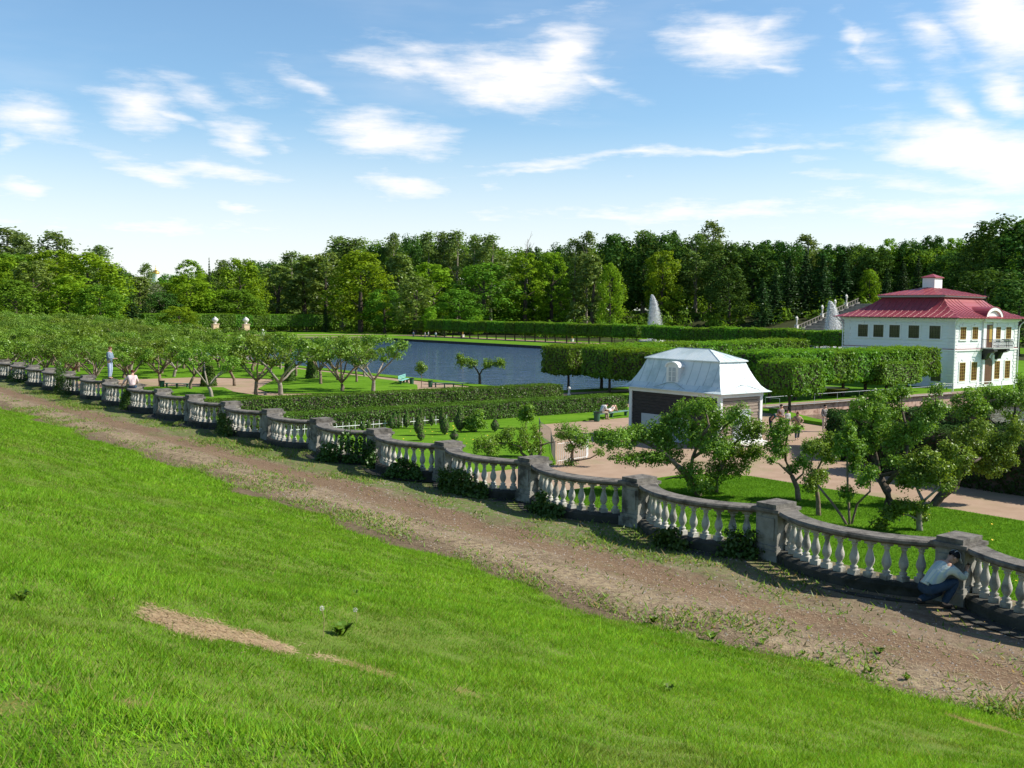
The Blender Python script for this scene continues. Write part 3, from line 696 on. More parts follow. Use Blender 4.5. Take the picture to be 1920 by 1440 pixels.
put_pollard(PN, first, 71.0, 67.6, 'clipped lime half hidden by the left slope of the pavilion roof', g1, sc=(.9, .9, .99))
put_pollard(PN, first, 70.4, 72.7, 'clipped lime second along the pond shore, trunk beside the slanting one', g1)
PYR.seed(3)
for i in range(6): put_pollard(PN, first, 75.2 + i * 5.0, 72.6 + .1 * i, 'clipped lime merged in the long box crown along the pond shore', 'clipped limes along the pond shore', sc=(1, 1, 1 + .01 * i))
for i in range(2): put_pollard(PN, first, 66.2, 62.8 - i * 5.2, 'clipped lime hidden behind the pale roofed pavilion', 'clipped limes behind the pavilion', math.pi / 2)
for i in range(7): put_pollard(PN, first, 72.5 + i * 3.72, 54.0, ['clipped lime just right of the pavilion roof, trunk on the shaded lawn', 'clipped lime with a forked trunk right of the pavilion', 'clipped lime with a reddish trunk in front of the golden basin', 'clipped lime shading the lawn right of the golden basin', 'clipped lime in the box row before the palace wall', 'clipped lime near the palace side, second from the end', 'clipped lime at the right end of the box row by the palace corner'][i], g1, sc=(1, 1, 1.0))
put_pollard(PN, first, 65.1, 46.6, 'dark clipped lime standing alone by the canal above the bystanders', g1, sc=(.78, .8, .93))
put_pollard(PN, first, 88.6, 52.0, 'dark clipped lime on the canal bank before the palace', g1, sc=(1.35, .55, .74))
put_pollard(PN, first, 78.5, 24.0, 'dark clipped lime at the right edge before the palace front', g1, sc=(.9, .8, .80))
PF = [make_pollard(4.0, 4.2, 1.95, 4.75, 45, .36, .16), make_pollard(3.9, 4.4, 2.1, 4.8, 45, .36, .15), make_pollard(3.5, 4.0, 2.0, 4.65, 45, .36, .14)]
ff = [True] * 3
for i in range(23):
    y = 253 - i * 4.05
    if i == 1: continue
    lab = 'clipped lime of the row across the pond, box crown merging with its neighbours'
    if i == 0: lab = 'clipped lime standing apart at the left end of the row across the pond'
    if i == 22: lab = 'clipped lime at the right end of the first row across the pond, by the gap'
    put_pollard(PF, ff, 169.8 + PYR.uniform(-.15, .15), y, lab, 'clipped limes across the pond', math.pi / 2, (1, 1, PYR.uniform(.97, 1.03)))
for i in range(14):
    y = 158.5 - i * 3.95
    put_pollard(PF, ff, 169.8, y, 'clipped lime of the row under the right fountain' if i < 13 else 'clipped lime ending the row beside the palace wall', 'clipped limes before the cascade', math.pi / 2, (1, 1.02, PYR.uniform(.93, .99)))
PW = [make_pollard(5.9, 5.0, 1.9, 5.6, 40, .42, .16)]; fw = [True]
for i in range(11):
    put_pollard(PW, fw, 108 + i * 5.75, 306.5, 'tall clipped lime in the dark green wall behind the urn pedestals' if i < 10 else 'tall clipped lime ending the green wall, beside the young spruce', 'clipped limes behind the urns', 0, (1, 1, PYR.uniform(.97, 1.03)))
# fluffy young limes behind the far rows
def make_bush(r, h, n, size, mt, name='round_bush'):
    t = thing(name, 'x', 'bush'); V = []
    for i in range(7):
        a = PYR.uniform(0, 6.28); q = PYR.uniform(0, .6) * r
        V.append(clump_leaves(rng, (q * math.cos(a), q * math.sin(a), h * PYR.uniform(.35, .75)), (r * .55, r * .55, h * .32), n // 7, size))
    link('foliage', poly_mesh('bush_leaves', np.concatenate(V), 4, mt), t)
    mb = MB(); mb.tube([(0, 0, -.1), (.05, 0, h * .5)], [.1, .05], 6); mb.build('trunk', M['bark_dark'], t); return t
bushp = make_bush(1.9, 4.8, 420, .42, M['leaf_pollard'])
for i in range(26):
    y = 215 - i * 4.2 + PYR.uniform(-1, 1); x = 179.0 + PYR.uniform(-1, 1); sc = PYR.uniform(.85, 1.2)
    lab = 'round young lime bush behind the clipped row across the pond'
    if i == 0: bushp.location = (x, y, G); bushp['label'] = lab; bushp['group'] = 'young limes behind the clipped row'
    else: dup(bushp, (x, y, G), PYR.uniform(0, 6), (sc, sc, sc * PYR.uniform(.95, 1.1)), lab, 'young limes behind the clipped row')
#@@PART3
# ------------------------------------------------------------------ shared roof builder: rings of an inset rectangle
def ring_roof(mb, R, prof):                  # R=(x0,x1,y0,y1), prof=[(inset,z)...]
    x0, x1, y0, y1 = R; vs = []; fs = []
    for d, z in prof: vs += [(x0 + d, y0 + d, z), (x1 - d, y0 + d, z), (x1 - d, y1 - d, z), (x0 + d, y1 - d, z)]
    for j in range(len(prof) - 1):
        for i in range(4): fs.append((j * 4 + i, j * 4 + (i + 1) % 4, j * 4 + 4 + (i + 1) % 4, j * 4 + 4 + i))
    fs.append((len(prof) * 4 - 4, len(prof) * 4 - 3, len(prof) * 4 - 2, len(prof) * 4 - 1)); fs.append((3, 2, 1, 0))
    mb.add(vs, fs)
def roof_seams(mb, R, prof, step, w=.035, h=.04, skip=None):
    x0, x1, y0, y1 = R
    for side in range(4):
        L = (x1 - x0) if side in (0, 2) else (y1 - y0)
        n = int(L / step); off = (L - n * step) / 2
        for i in range(n + 1):
            q = off + i * step
            pts = []
            dm = min(q, L - q)
            for j, (d, z) in enumerate(prof):
                if d <= dm + 1e-6: pts.append((d, z))
                else:
                    d0, z0 = prof[j - 1]
                    if j and dm > d0: pts.append((dm, z0 + (z - z0) * (dm - d0) / (d - d0)))
                    break
            if len(pts) < 2: continue
            def P(d, z, s):
                a = q + s
                return [(x0 + a, y0 + d, z), (x1 - d, y0 + a, z), (x0 + a, y1 - d, z), (x0 + d, y0 + a, z)][side]
            if skip and skip(side, q): continue
            vs = []
            for d, z in pts: vs += [P(d, z - .01, -w / 2), P(d, z - .01, w / 2), P(d, z + h, w / 2), P(d, z + h, -w / 2)]
            fs = [(j * 4 + a, j * 4 + (a + 1) % 4, j * 4 + 4 + (a + 1) % 4, j * 4 + 4 + a) for j in range(len(pts) - 1) for a in range(4)]
            fs += [(0, 1, 2, 3), (len(pts) * 4 - 1, len(pts) * 4 - 2, len(pts) * 4 - 3, len(pts) * 4 - 4)]
            mb.add(vs, fs)

# ------------------------------------------------------------------ pavilion
pv = thing('garden_pavilion', 'small log pavilion with pale blue mansard roof and one dormer', 'pavilion', (0, 0, 0))
PX0, PX1, PY0, PY1 = 44.33, 48.08, 36.3, 43.3; WZ = .42
mb = MB()
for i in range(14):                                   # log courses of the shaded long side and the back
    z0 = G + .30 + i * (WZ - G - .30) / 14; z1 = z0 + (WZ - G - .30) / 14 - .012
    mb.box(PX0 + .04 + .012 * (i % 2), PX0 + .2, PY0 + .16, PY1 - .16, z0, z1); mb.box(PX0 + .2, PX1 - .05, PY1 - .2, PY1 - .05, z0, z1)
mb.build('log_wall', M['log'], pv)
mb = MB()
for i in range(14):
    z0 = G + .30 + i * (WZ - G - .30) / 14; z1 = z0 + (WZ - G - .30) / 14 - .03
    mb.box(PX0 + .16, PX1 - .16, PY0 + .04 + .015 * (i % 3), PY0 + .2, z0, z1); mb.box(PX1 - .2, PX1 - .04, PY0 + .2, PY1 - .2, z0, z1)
mb.build('log_wall', M['log_sunlit'], pv)
mb = MB(); mb.box(PX0 + .21, PX1 - .21, PY0 + .21, PY1 - .21, G + .1, WZ + .1); mb.build('core_wall', M['log'], pv)
for cx, cy in ((PX0, PY0), (PX0, PY1), (PX1, PY0), (PX1, PY1)):
    mb = MB(); mb.box(cx - .02 if cx == PX0 else cx - .20, cx + .20 if cx == PX0 else cx + .02, cy - .02 if cy == PY0 else cy - .2, cy + .2 if cy == PY0 else cy + .02, G, WZ)
    mb.build('corner_post', M['white'], pv)
mb = MB(); mb.box(PX0 - .04, PX1 + .04, PY0 - .04, PY1 + .04, WZ + .002, WZ + .24); mb.build('eave_board', M['white'], pv)
mb = MB(); mb.box(PX0 - .05, PX1 + .06, PY0 - .08, PY0 + .02, G, G + .34); mb.box(PX0 - .25, PX1 + .1, PY0 - .38, PY0 - .081, G, G + .24); mb.build('plinth', M['white'], pv)
for (y0, y1, z1) in ((40.7, 42.26, -.87), (38.55, 39.75, -.87)):
    mb = MB(); mb.box(PX0 - .03, PX0 + .10, y0, y1, G + .05, z1); mb.build('shutter_panel', M['panel'], pv)
mb = MB(); mb.box(PX0 + 1.2, PX0 + 2.7, PY0 - .03, PY0 + .1, G + .36, G + 2.1); mb.build('shutter_panel', M['panel'], pv)
RP = (PX0, PX1, PY0, PY1); EZ = .665
low = [(-.38, EZ), (-.38, EZ + .03), (-.16, EZ + .13), (.07, EZ + .36), (.30, EZ + .74), (.52, EZ + 1.2), (.72, EZ + 1.72)]
mb = MB(); ring_roof(mb, RP, low); rf = mb.build('mansard_roof', M['blue_roof'], pv)
mb = MB(); roof_seams(mb, RP, low[3:], .62, .025, .022, lambda sd, q: sd == 3 and 39.35 < PY0 + q < 40.6); roof_seams(mb, RP, low[1:4], 1.3, .02, .015); mb.build('seams', M['seam'], rf)
mb = MB()
t0, t1 = EZ + 1.722, EZ + 1.78
x0, x1, y0, y1 = PX0 + .60, PX1 - .60, PY0 + .60, PY1 - .60; rz = 3.06; xm = (PX0 + PX1) / 2
vs = [(x0, y0, t0), (x1, y0, t0), (x1, y1, t0), (x0, y1, t0), (x0, y0, t1), (x1, y0, t1), (x1, y1, t1), (x0, y1, t1), (xm, 38.75, rz), (xm, 41.1, rz)]
mb.add(vs, [(3, 2, 1, 0), (0, 1, 5, 4), (1, 2, 6, 5), (2, 3, 7, 6), (3, 0, 4, 7), (4, 5, 8), (5, 6, 9, 8), (6, 7, 9), (7, 4, 8, 9)])
tr = mb.build('top_roof', M['blue_roof'], pv)
mb = MB()
def seam_line(mb, a, b, w=.03):
    mb.tube([a, b], [w, w], 5)
for (a, b) in (((x0, y0, t1), (xm, 38.75, rz)), ((x1, y0, t1), (xm, 38.75, rz)), ((x0, y1, t1), (xm, 41.1, rz)), ((x1, y1, t1), (xm, 41.1, rz)), ((xm, 38.75, rz), (xm, 41.1, rz))): seam_line(mb, a, b, .022)
for i in range(1, 9):
    y = y0 + (y1 - y0) * i / 9; yr = min(max(y, 38.75), 41.1)
    fr = 1.0
    if y < 38.75: fr = (y - y0) / (38.75 - y0)
    if y > 41.1: fr = (y1 - y) / (y1 - 41.1)
    for xs in (x0, x1): seam_line(mb, (xs, y, t1), (xs + (xm - xs) * fr, y, t1 + (rz - t1) * fr), .012)
for i in range(1, 5):
    x = x0 + (x1 - x0) * i / 5; fr = 1 - abs(x - xm) / (xm - x0); seam_line(mb, (x, y0, t1), (x, y0 + (38.75 - y0) * fr, t1 + (rz - t1) * fr), .012)
mb.build('seams', M['seam'], tr)
mb = MB()                                              # swept eave flares
for (axis, c, h0, h1, d) in (('x', PX0, 38.75, 41.2, -1), ('y', PY0, 44.9, 47.7, -1)):
    pts = []
    for i in range(13):
        q = i / 12; h = h0 + (h1 - h0) * q; lift = .36 * math.sin(q * math.pi) ** 1.5
        pts.append((c - .17 + lift * .62, h, EZ + .12 + lift * .9) if axis == 'x' else (h, c - .17 + lift * .62, EZ + .12 + lift * .9))
    mb.tube(pts, [.02] * 13, 5)
mb.build('eave_flare', M['seam'], pv)
dm = MB(); dy0, dy1, dz0, dz1 = 39.52, 40.44, 1.03, 1.98; dx = PX0 + .10
arch = [(dy0, dz0), (dy1, dz0), (dy1, dz1)] + [((dy0 + dy1) / 2 + .46 * math.cos(a), dz1 + .26 * math.sin(a)) for a in np.linspace(.2, math.pi - .2, 7)] + [(dy0, dz1)]
dm.wall_poly(arch, 'x', dx, PX0 + .95); dorm = dm.build('dormer', M['white'], pv)
mb = MB(); mb.wall_poly([((dy0 + dy1) / 2 + .56 * math.cos(a), dz1 - .02 + .36 * math.sin(a)) for a in np.linspace(.1, math.pi - .1, 9)] + [((dy0 + dy1) / 2 + .46 * math.cos(a), dz1 - .02 + .27 * math.sin(a)) for a in np.linspace(math.pi - .1, .1, 9)], 'x', dx - .08, PX0 + .95); mb.build('dormer_hood', M['white_trim'], dorm)
mb = MB(); mb.box(dx - .02, dx + .03, dy0 + .2, dy1 - .2, dz0 + .14, dz1 - .02); mb.build('pane', M['panel'], dorm)
mb = MB(); ym = (dy0 + dy1) / 2; mb.box(dx - .045, dx - .021, ym - .03, ym + .03, dz0 + .14, dz1 - .02)
for zq in (.42, .7): mb.box(dx - .04, dx - .021, dy0 + .2, ym - .031, dz0 + zq - .012, dz0 + zq + .012); mb.box(dx - .04, dx - .021, ym + .031, dy1 - .2, dz0 + zq - .012, dz0 + zq + .012)
mb.build('window_bars', M['white_trim'], dorm)

# ------------------------------------------------------------------ palace
pa = thing('garden_palace', 'white two storey palace with red hipped roof and a small balcony', 'palace', (0, 0, 0))
QX0, QX1, QY0, QY1 = 103.3, 117.5, 53.65, 66.75; PB = -2.75; PE = 5.05
R = (QX0, QX1, QY0, QY1)
mb = MB(); mb.box(QX0, QX1, QY0, QY1, PB - .3, PE)
def wall_material():
    m, k = material('palace_plaster')
    P = pos(k); b = k.n('ShaderNodeBsdfPrincipled', i_Roughness=.7)
    sx = k.n('ShaderNodeSeparateXYZ'); k.l(P, sx.inputs[0])
    zz = k.math('FRACT', k.math('DIVIDE', sx.outputs[2], .33))
    ln = k.math('SUBTRACT', 1.0, k.smooth(k.math('ABSOLUTE', k.math('SUBTRACT', zz, .5)), .02, .09))
    nz = k.noise(P, .7, 5).outputs['Fac']
    k.l(k.mix(nz, (.74, .77, .78), (.80, .82, .82)), b.inputs['Base Color'])
    bn = k.n('ShaderNodeBump', i_Strength=.6, i_Distance=.05, invert=True); k.l(ln, bn.inputs['Height']); k.l(bn.outputs[0], b.inputs['Normal'])
    o = k.n('ShaderNodeOutputMaterial'); k.l(b.outputs[0], o.inputs[0]); return m
M['palace'] = wall_material()
mb.build('wall', M['palace'], pa)
mb = MB(); mb.box(QX0 - .12, QX1 + .12, QY0 - .12, QY1 + .12, 1.50, 1.66); mb.build('string_course', M['white_trim'], pa)
mb = MB(); mb.box(QX0 - .10, QX1 + .10, QY0 - .10, QY1 + .10, 1.662, 1.74); mb.build('string_course_sheet', M['red_seam'], pa)
mb = MB(); mb.box(QX0 - .10, QX1 + .10, QY0 - .10, QY1 + .10, 4.62, 4.72); mb.box(QX0 - .3, QX1 + .3, QY0 - .3, QY1 + .3, 4.80, 4.93); mb.box(QX0 - .2, QX1 + .2, QY0 - .2, QY1 + .2, 4.722, 4.798); mb.build('cornice', M['white_trim'], pa)
mb = MB(); mb.box(QX0 - .15, QX1 + .15, QY0 - .15, QY1 + .15, PB - .3, PB + .55); mb.build('plinth', M['white'], pa)
for cx, cy in ((QX0, QY0), (QX0, QY1), (QX1, QY0), (QX1, QY1)):
    for (za, zb) in ((PB + .56, 1.48), (1.76, 4.6)):
        mb = MB(); n = int((zb - za) / .33)
        for i in range(n):
            z0 = za + (zb - za) * i / n + .03; z1 = za + (zb - za) * (i + 1) / n - .03; w = .78 if i % 2 else .62
            mb.box(cx - .05 if cx == QX0 else cx - w, cx + w if cx == QX0 else cx + .05, cy - .05 if cy == QY0 else cy - w, cy + w if cy == QY0 else cy + .05, z0, z1)
        mb.build('quoins', M['white'], pa)
def win(parent, face, h, z0, z1, w, cols, rows, fm, gm, surround=True):
    o = -1
    def bx(mb, a, b, za, zb, d0, d1):
        if face == 'x': mb.box(QX0 - d1, QX0 - d0, a, b, za, zb)
        else: mb.box(a, b, QY0 - d1, QY0 - d0, za, zb)
    mb = MB(); a, b = h - w / 2, h + w / 2; ft = .06
    bx(mb, a, b, z0, z0 + ft, .005, .07); bx(mb, a, b, z1 - ft, z1, .005, .07); bx(mb, a, a + ft, z0 + ft, z1 - ft, .005, .07); bx(mb, b - ft, b, z0 + ft, z1 - ft, .005, .07)
    for i in range(1, cols): x = a + (b - a) * i / cols; bx(mb, x - .016, x + .016, z0 + ft, z1 - ft, .012, .06)
    for j in range(1, rows):
        z = z0 + (z1 - z0) * j / rows
        for i in range(cols):
            xa = a + (b - a) * i / cols + (.026 if i else ft); xb = a + (b - a) * (i + 1) / cols - (.026 if i < cols - 1 else ft)
            bx(mb, xa, xb, z - .013, z + .013, .012, .055)
    f = mb.build('window', fm, parent)
    mb = MB(); bx(mb, a + ft, b - ft, z0 + ft, z1 - ft, .006, .011); mb.build('pane', gm, f)
    if surround:
        mb = MB(); s = .16
        bx(mb, a - s, a - .004, z0 - .05, z1 + s, .003, .05); bx(mb, b + .004, b + s, z0 - .05, z1 + s, .003, .05); bx(mb, a - .003, b + .003, z1 + .004, z1 + s, .003, .05)
        bx(mb, a - s - .06, b + s + .06, z0 - .17, z0 - .054, .003, .12); bx(mb, h - .12, h + .12, z1 + s + .002, z1 + s + .2, .003, .08); mb.build('surround', M['white_trim'], f)
for h in (64.36, 62.43, 60.48, 58.2, 55.8): win(pa, 'x', h, 2.78, 4.14, 1.22, 4, 3, M['shaded_ochre_frame'], M['glass'])
for h in (64.36, 62.43, 60.48, 58.2, 55.5): win(pa, 'x', h, -1.75, .28, 1.1, 4, 4, M['shaded_ochre_frame'], M['glass'])
for h in (105.05, 107.65, 112.8, 115.3): win(pa, 'y', h, 2.75, 4.06, 1.22, 3, 4, M['ochre'], M['glass_red'])
for h in (105.2, 107.75, 112.95, 115.4): win(pa, 'y', h, -1.7, .27, 1.22, 3, 6, M['ochre'], M['glass_red'])
PCX = 110.75
mb = MB(); mb.box(109.30, 109.95, QY0 - .16, QY0 - .002, 1.76, 4.6); mb.box(111.45, 112.1, QY0 - .16, QY0 - .002, 1.76, 4.6); mb.box(109.1, 112.4, QY0 - .42, QY0 - .002, 4.602, 4.80); mb.box(108.9, 112.6, QY0 - .55, QY0 - .002, 4.802, 4.93)
mb.build('portal_surround', M['white_trim'], pa)
mb = MB(); mb.box(109.96, 111.44, QY0 - .07, QY0 - .004, 1.77, 4.3); d1 = mb.build('balcony_door', M['door'], pa)
mb = MB(); mb.box(110.75, 111.40, QY0 - .09, QY0 - .071, 2.4, 4.2); mb.build('pane', M['ochre'], d1)
mb = MB(); archd = [(109.8, PB + .56), (111.5, PB + .56), (111.5, -.1)] + [(110.65 + .85 * math.cos(a), -.1 + .85 * math.sin(a)) for a in np.linspace(.15, math.pi - .15, 9)] + [(109.8, -.1)]
mb.wall_poly(archd, 'y', QY0 - .17, QY0 - .004); mb.build('entrance_door', M['door'], pa)
for x in (109.35, 111.52): mb = MB(); mb.box(x, x + .43, QY0 - .2, QY0 - .004, PB + .56, 1.0); mb.build('pilaster', M['white'], pa)
mb = MB(); n = 14
outer = [(PCX + 1.95 * math.cos(a), 4.94 + 1.25 * math.sin(a)) for a in np.linspace(0, math.pi, n)]; inner = [(PCX + 1.55 * math.cos(a), 4.94 + .92 * math.sin(a)) for a in np.linspace(math.pi, 0, n)]
mb.wall_poly(outer + inner, 'y', QY0 - .62, QY0 - .25); pd = mb.build('arched_pediment', M['white_trim'], pa)
mb = MB(); mb.wall_poly([(PCX + 1.54 * math.cos(a), 4.945 + .91 * math.sin(a)) for a in np.linspace(0, math.pi, n)], 'y', QY0 - .40, QY0 + .3); mb.build('tympanum', M['white'], pd)
mb = MB(); roofarc = [(PCX + 2.02 * math.cos(a), 4.97 + 1.31 * math.sin(a)) for a in np.linspace(0, math.pi, n)] + [(PCX + 1.96 * math.cos(a), 4.95 + 1.26 * math.sin(a)) for a in np.linspace(math.pi, 0, n)]
mb.wall_poly(roofarc, 'y', QY0 - .66, QY0 + 3.2); mb.build('pediment_roof', M['red_roof'], pd)
bal2 = MB(); bal2.box(108.95, 113.6, QY0 - 1.45, QY0 - .17, 1.70, 1.82); bc = bal2.build('balcony', M['zinc'], pa)
mb = MB()
y = QY0 - 1.40
mb.box(108.98, 113.57, y - .02, y + .02, 2.68, 2.73); mb.box(108.98, 109.02, y, QY0 - .18, 2.68, 2.73); mb.box(113.53, 113.57, y, QY0 - .18, 2.68, 2.73)
for i in range(24):
    x = 109.0 + i * 4.55 / 23; mb.box(x - .013, x + .013, y - .013, y + .013, 1.82, 2.68)
    if i < 23:
        cx = x + .1; mb.tube([(cx + .085 * math.cos(a), y, 2.25 + .26 * math.sin(a)) for a in np.linspace(0, 6.283, 9)], [.014] * 9, 4)
for i in range(7):
    yq = y + i * 1.2 / 7
    for x in (109.0, 113.55): mb.box(x - .013, x + .013, yq - .013, yq + .013, 1.82, 2.68)
mb.build('railing', M['iron'], bc)
for x in (109.35, 112.2):
    mb = MB(); prof = [(QY0 - .02, 1.69), (QY0 - 1.35, 1.69), (QY0 - 1.38, 1.45), (QY0 - 1.05, 1.3), (QY0 - .7, 1.22), (QY0 - .5, .85), (QY0 - .42, .55), (QY0 - .02, .5)]
    mb.wall_poly(prof, 'x', x, x + .75); mb.build('balcony_bracket', M['iron'], pa)
RO = (QX0, QX1, QY0, QY1)
low = [(-.95, 4.99), (-.95, 5.05), (-.3, 5.26), (.5, 5.56), (1.2, 5.90), (1.9, 6.34), (2.5, 6.82), (2.95, 7.25)]
mb = MB(); ring_roof(mb, RO, low); rl = mb.build('lower_roof', M['red_roof'], pa)
mb = MB(); roof_seams(mb, RO, low[1:], .78, .05, .05, lambda sd, q: sd == 0 and abs(QX0 + q - PCX) < 1.9); mb.build('seams', M['red_seam'], rl)
mb = MB(); ring_roof(mb, RO, [(2.7, 7.22), (2.55, 7.30), (2.55, 7.44), (2.6, 7.44)]); mb.build('upper_cornice', M['zinc'], pa)
up = [(2.45, 7.445), (2.45, 7.50), (4.2, 7.95), (6.1, 8.42)]
mb = MB(); ring_roof(mb, RO, up); roof_seams(mb, RO, up[1:], .78, .04, .035); mb.build('upper_roof', M['red_roof'], pa)
mb = MB(); cx, cy = 110.3, 60.15; mb.box(cx - .85, cx + .85, cy - .72, cy + .72, 8.0, 9.5); ch = mb.build('chimney', M['white'], pa)
mb = MB(); mb.add([(cx - 1.0, cy - .87, 9.502), (cx + 1.0, cy - .87, 9.502), (cx + 1.0, cy + .87, 9.502), (cx - 1.0, cy + .87, 9.502), (cx - 1.0, cy - .87, 9.58), (cx + 1.0, cy - .87, 9.58), (cx + 1.0, cy + .87, 9.58), (cx - 1.0, cy + .87, 9.58), (cx, cy, 9.98)],
    [(3, 2, 1, 0), (0, 1, 5, 4), (1, 2, 6, 5), (2, 3, 7, 6), (3, 0, 4, 7), (4, 5, 8), (5, 6, 8), (6, 7, 8), (7, 4, 8)]); mb.build('chimney_cap', M['red_roof'], ch)
for (x, y, ox, oy) in ((QX0, QY0, -.7, -.7), (QX0, QY1, -.7, .7), (QX1, QY0, .7, -.7)):
    mb = MB(); mb.tube([(x + ox, y + oy, 4.98), (x + ox * .35, y + oy * .35, 4.3), (x + ox * .2, y + oy * .2, 3.9), (x + ox * .2, y + oy * .2, PB + .3)], [.06] * 4, 6); mb.build('drainpipe', M['white_trim'], pa)
mb = MB(); mb.box(QX0 - 1.2, QX1 + .9, QY0 - 3.0, QY0 - .16, PB - .6, PB - .02); tag(mb.build('palace_terrace', M['marble']), kind='structure')
rl_ = thing('terrace_railing', 'white tubular railing on the terrace before the palace front', 'railing', (0, 0, 0))
mb = MB(); A = [(96.4, 51.8), (97.6, 50.6), (101.9, 50.4), (113.0, 50.4)]
for (a, b) in zip(A[:-1], A[1:]):
    for z in (-1.55, -2.0): mb.tube([(*a, z), (*b, z)], [.035, .035], 6)
mb.build('rails', M['white_trim'], rl_)
for a in A + [(104.6, 50.4), (107.4, 50.4), (110.2, 50.4)]: mb = MB(); mb.tube([(*a, G - .3), (*a, -1.5)], [.05, .05], 6); mb.build('post', M['white_trim'], rl_)
# golden fountain basin on the shaded lawn
b = at(1562, 741, G); t = thing('gilded_basin', 'low gilded fountain basin on the shaded lawn left of the palace', 'basin', b)
mb = MB(); mb.lathe([(.5, 0), (.55, .25), (1.0, .3), (1.45, .62), (1.5, .72), (1.35, .72), (.9, .45), (.05, .4)], n=20); mb.build('bowl', M['gold'], t, True)

# ------------------------------------------------------------------ cascade stair, statues, fountains, urns
def statue(name, label, cat, loc, h, mt, rz=0.0, group=None, ped=.5, pm=None):
    t = thing(name, label, cat, loc, rz, group)
    if ped: mb = MB(); mb.box(-.32, .32, -.32, .32, -.05, ped * .85); mb.box(-.38, .38, -.38, .38, ped * .85 + .002, ped); mb.build('pedestal', pm or M['marble'], t)
    s = h / 1.8
    J = dict(pel=(0, 0, .95), ch=(.03, 0, 1.3), nk=(.03, 0, 1.52), hd=(.05, .03, 1.68), ra=(.25, 0, 1.42), re=(.42, .05, 1.2), rh=(.35, .25, 1.35), la=(-.2, 0, 1.42), le=(-.32, .05, 1.15), lh=(-.2, .15, .95), rk=(.1, .05, .5), rf=(.12, .05, .03), lk=(-.1, .06, .5), lf=(-.14, .02, .03))
    Rr = dict(pel=.16, ch=.19, nk=.07, hd=.12, ra=.09, re=.06, rh=.05, la=.09, le=.06, lh=.05, rk=.09, rf=.07, lk=.09, lf=.07)
    E_ = [('pel', 'ch'), ('ch', 'nk'), ('nk', 'hd'), ('ch', 'ra'), ('ra', 're'), ('re', 'rh'), ('ch', 'la'), ('la', 'le'), ('le', 'lh'), ('pel', 'rk'), ('rk', 'rf'), ('pel', 'lk'), ('lk', 'lf')]
    me = skin_mesh('statue_figure', {k: Vector(v) * s + Vector((0, 0, ped)) for k, v in J.items()}, E_, {k: v * s for k, v in Rr.items()}, 'pel', 1, mt)
    link('figure', me, t); return t
def skin_mesh(name, J, E_, Rr, root, sub, mt):
    keys = list(J); me = bpy.data.meshes.new(name + '_skeleton'); me.from_pydata([tuple(J[k]) for k in keys], [(keys.index(a), keys.index(b)) for a, b in E_], [])
    o = bpy.data.objects.new('tmp_skin', me); COL.objects.link(o)
    md = o.modifiers.new('s', 'SKIN'); md.use_smooth_shade = True
    for i, k in enumerate(keys):
        r = Rr[k]; me.skin_vertices[0].data[i].radius = (r, r) if not isinstance(r, tuple) else r
        me.skin_vertices[0].data[i].use_root = (k == root)
    sb = o.modifiers.new('u', 'SUBSURF'); sb.levels = sub; sb.render_levels = sub
    dg = bpy.context.evaluated_depsgraph_get(); out = bpy.data.meshes.new_from_object(o.evaluated_get(dg), depsgraph=dg); out.name = name
    bpy.data.objects.remove(o); bpy.data.meshes.remove(me)
    out.materials.clear(); out.materials.append(mt); out.polygons.foreach_set('use_smooth', [True] * len(out.polygons)); out.update(); return out
ST = thing('cascade_stair', 'stone cascade stair climbing the wooded hill behind the right fountain', 'stairs', (0, 0, 0))
a0, a1 = Vector((205.0, 146.5, 1.4)), Vector((232.0, 146.0, 8.8)); nst = 12
mb = MB()
for i in range(nst):
    q = i / nst; x = a0.x + (a1.x - a0.x) * q; x2 = a0.x + (a1.x - a0.x) * (i + 1) / nst; z = a0.z + (a1.z - a0.z) * (i + 1) / nst
    mb.box(x + .003, x2 - .25, 128.0, 145.6, G - 1, z - .9); mb.box(x - .02, x2 - .02, 127.6, 145.7, z - .898, z - .6)
mb.build('steps', M['step'], ST)
for yb in (146.2,):
    mb = MB(); vs = []
    for y in (yb - .45, yb + .45):
        vs += [(a0.x, y, G - 1), (a1.x, y, G - 1), (a1.x, y, a1.z - .2), (a0.x, y, a0.z - .2)]
    mb.add(vs, [(0, 1, 2, 3), (7, 6, 5, 4), (0, 4, 5, 1), (1, 5, 6, 2), (2, 6, 7, 3), (3, 7, 4, 0)]); mb.build('side_wall', M['stone'], ST)
    mb = MB(); mb.tube([(a0.x, yb, a0.z + .75), (a1.x, yb, a1.z + .75)], [.13, .13], 6)
    for i in range(24):
        q = (i + .5) / 24; x = a0.x + (a1.x - a0.x) * q; z = a0.z + (a1.z - a0.z) * q; mb.box(x - .16, x + .16, yb - .16, yb + .16, z - .25, z + .75)
    mb.build('side_railing', M['rail_stone_pale'], ST)
for i, (q, yb) in enumerate(((.04, 146.2), (.42, 146.2), (.80, 146.2), (.62, 146.2))):
    p = a0.lerp(a1, q); lab = ['white statue at the foot of the cascade stair', 'white statue halfway up the left railing of the cascade', 'white statue high on the cascade beside the fountain plume', 'white statue between two others on the upper cascade railing'][i]
    statue('white_statue', lab, 'statue', (p.x, yb, p.z + .2), 2.3, M['marble'], math.pi, 'statues of the cascade', .9)
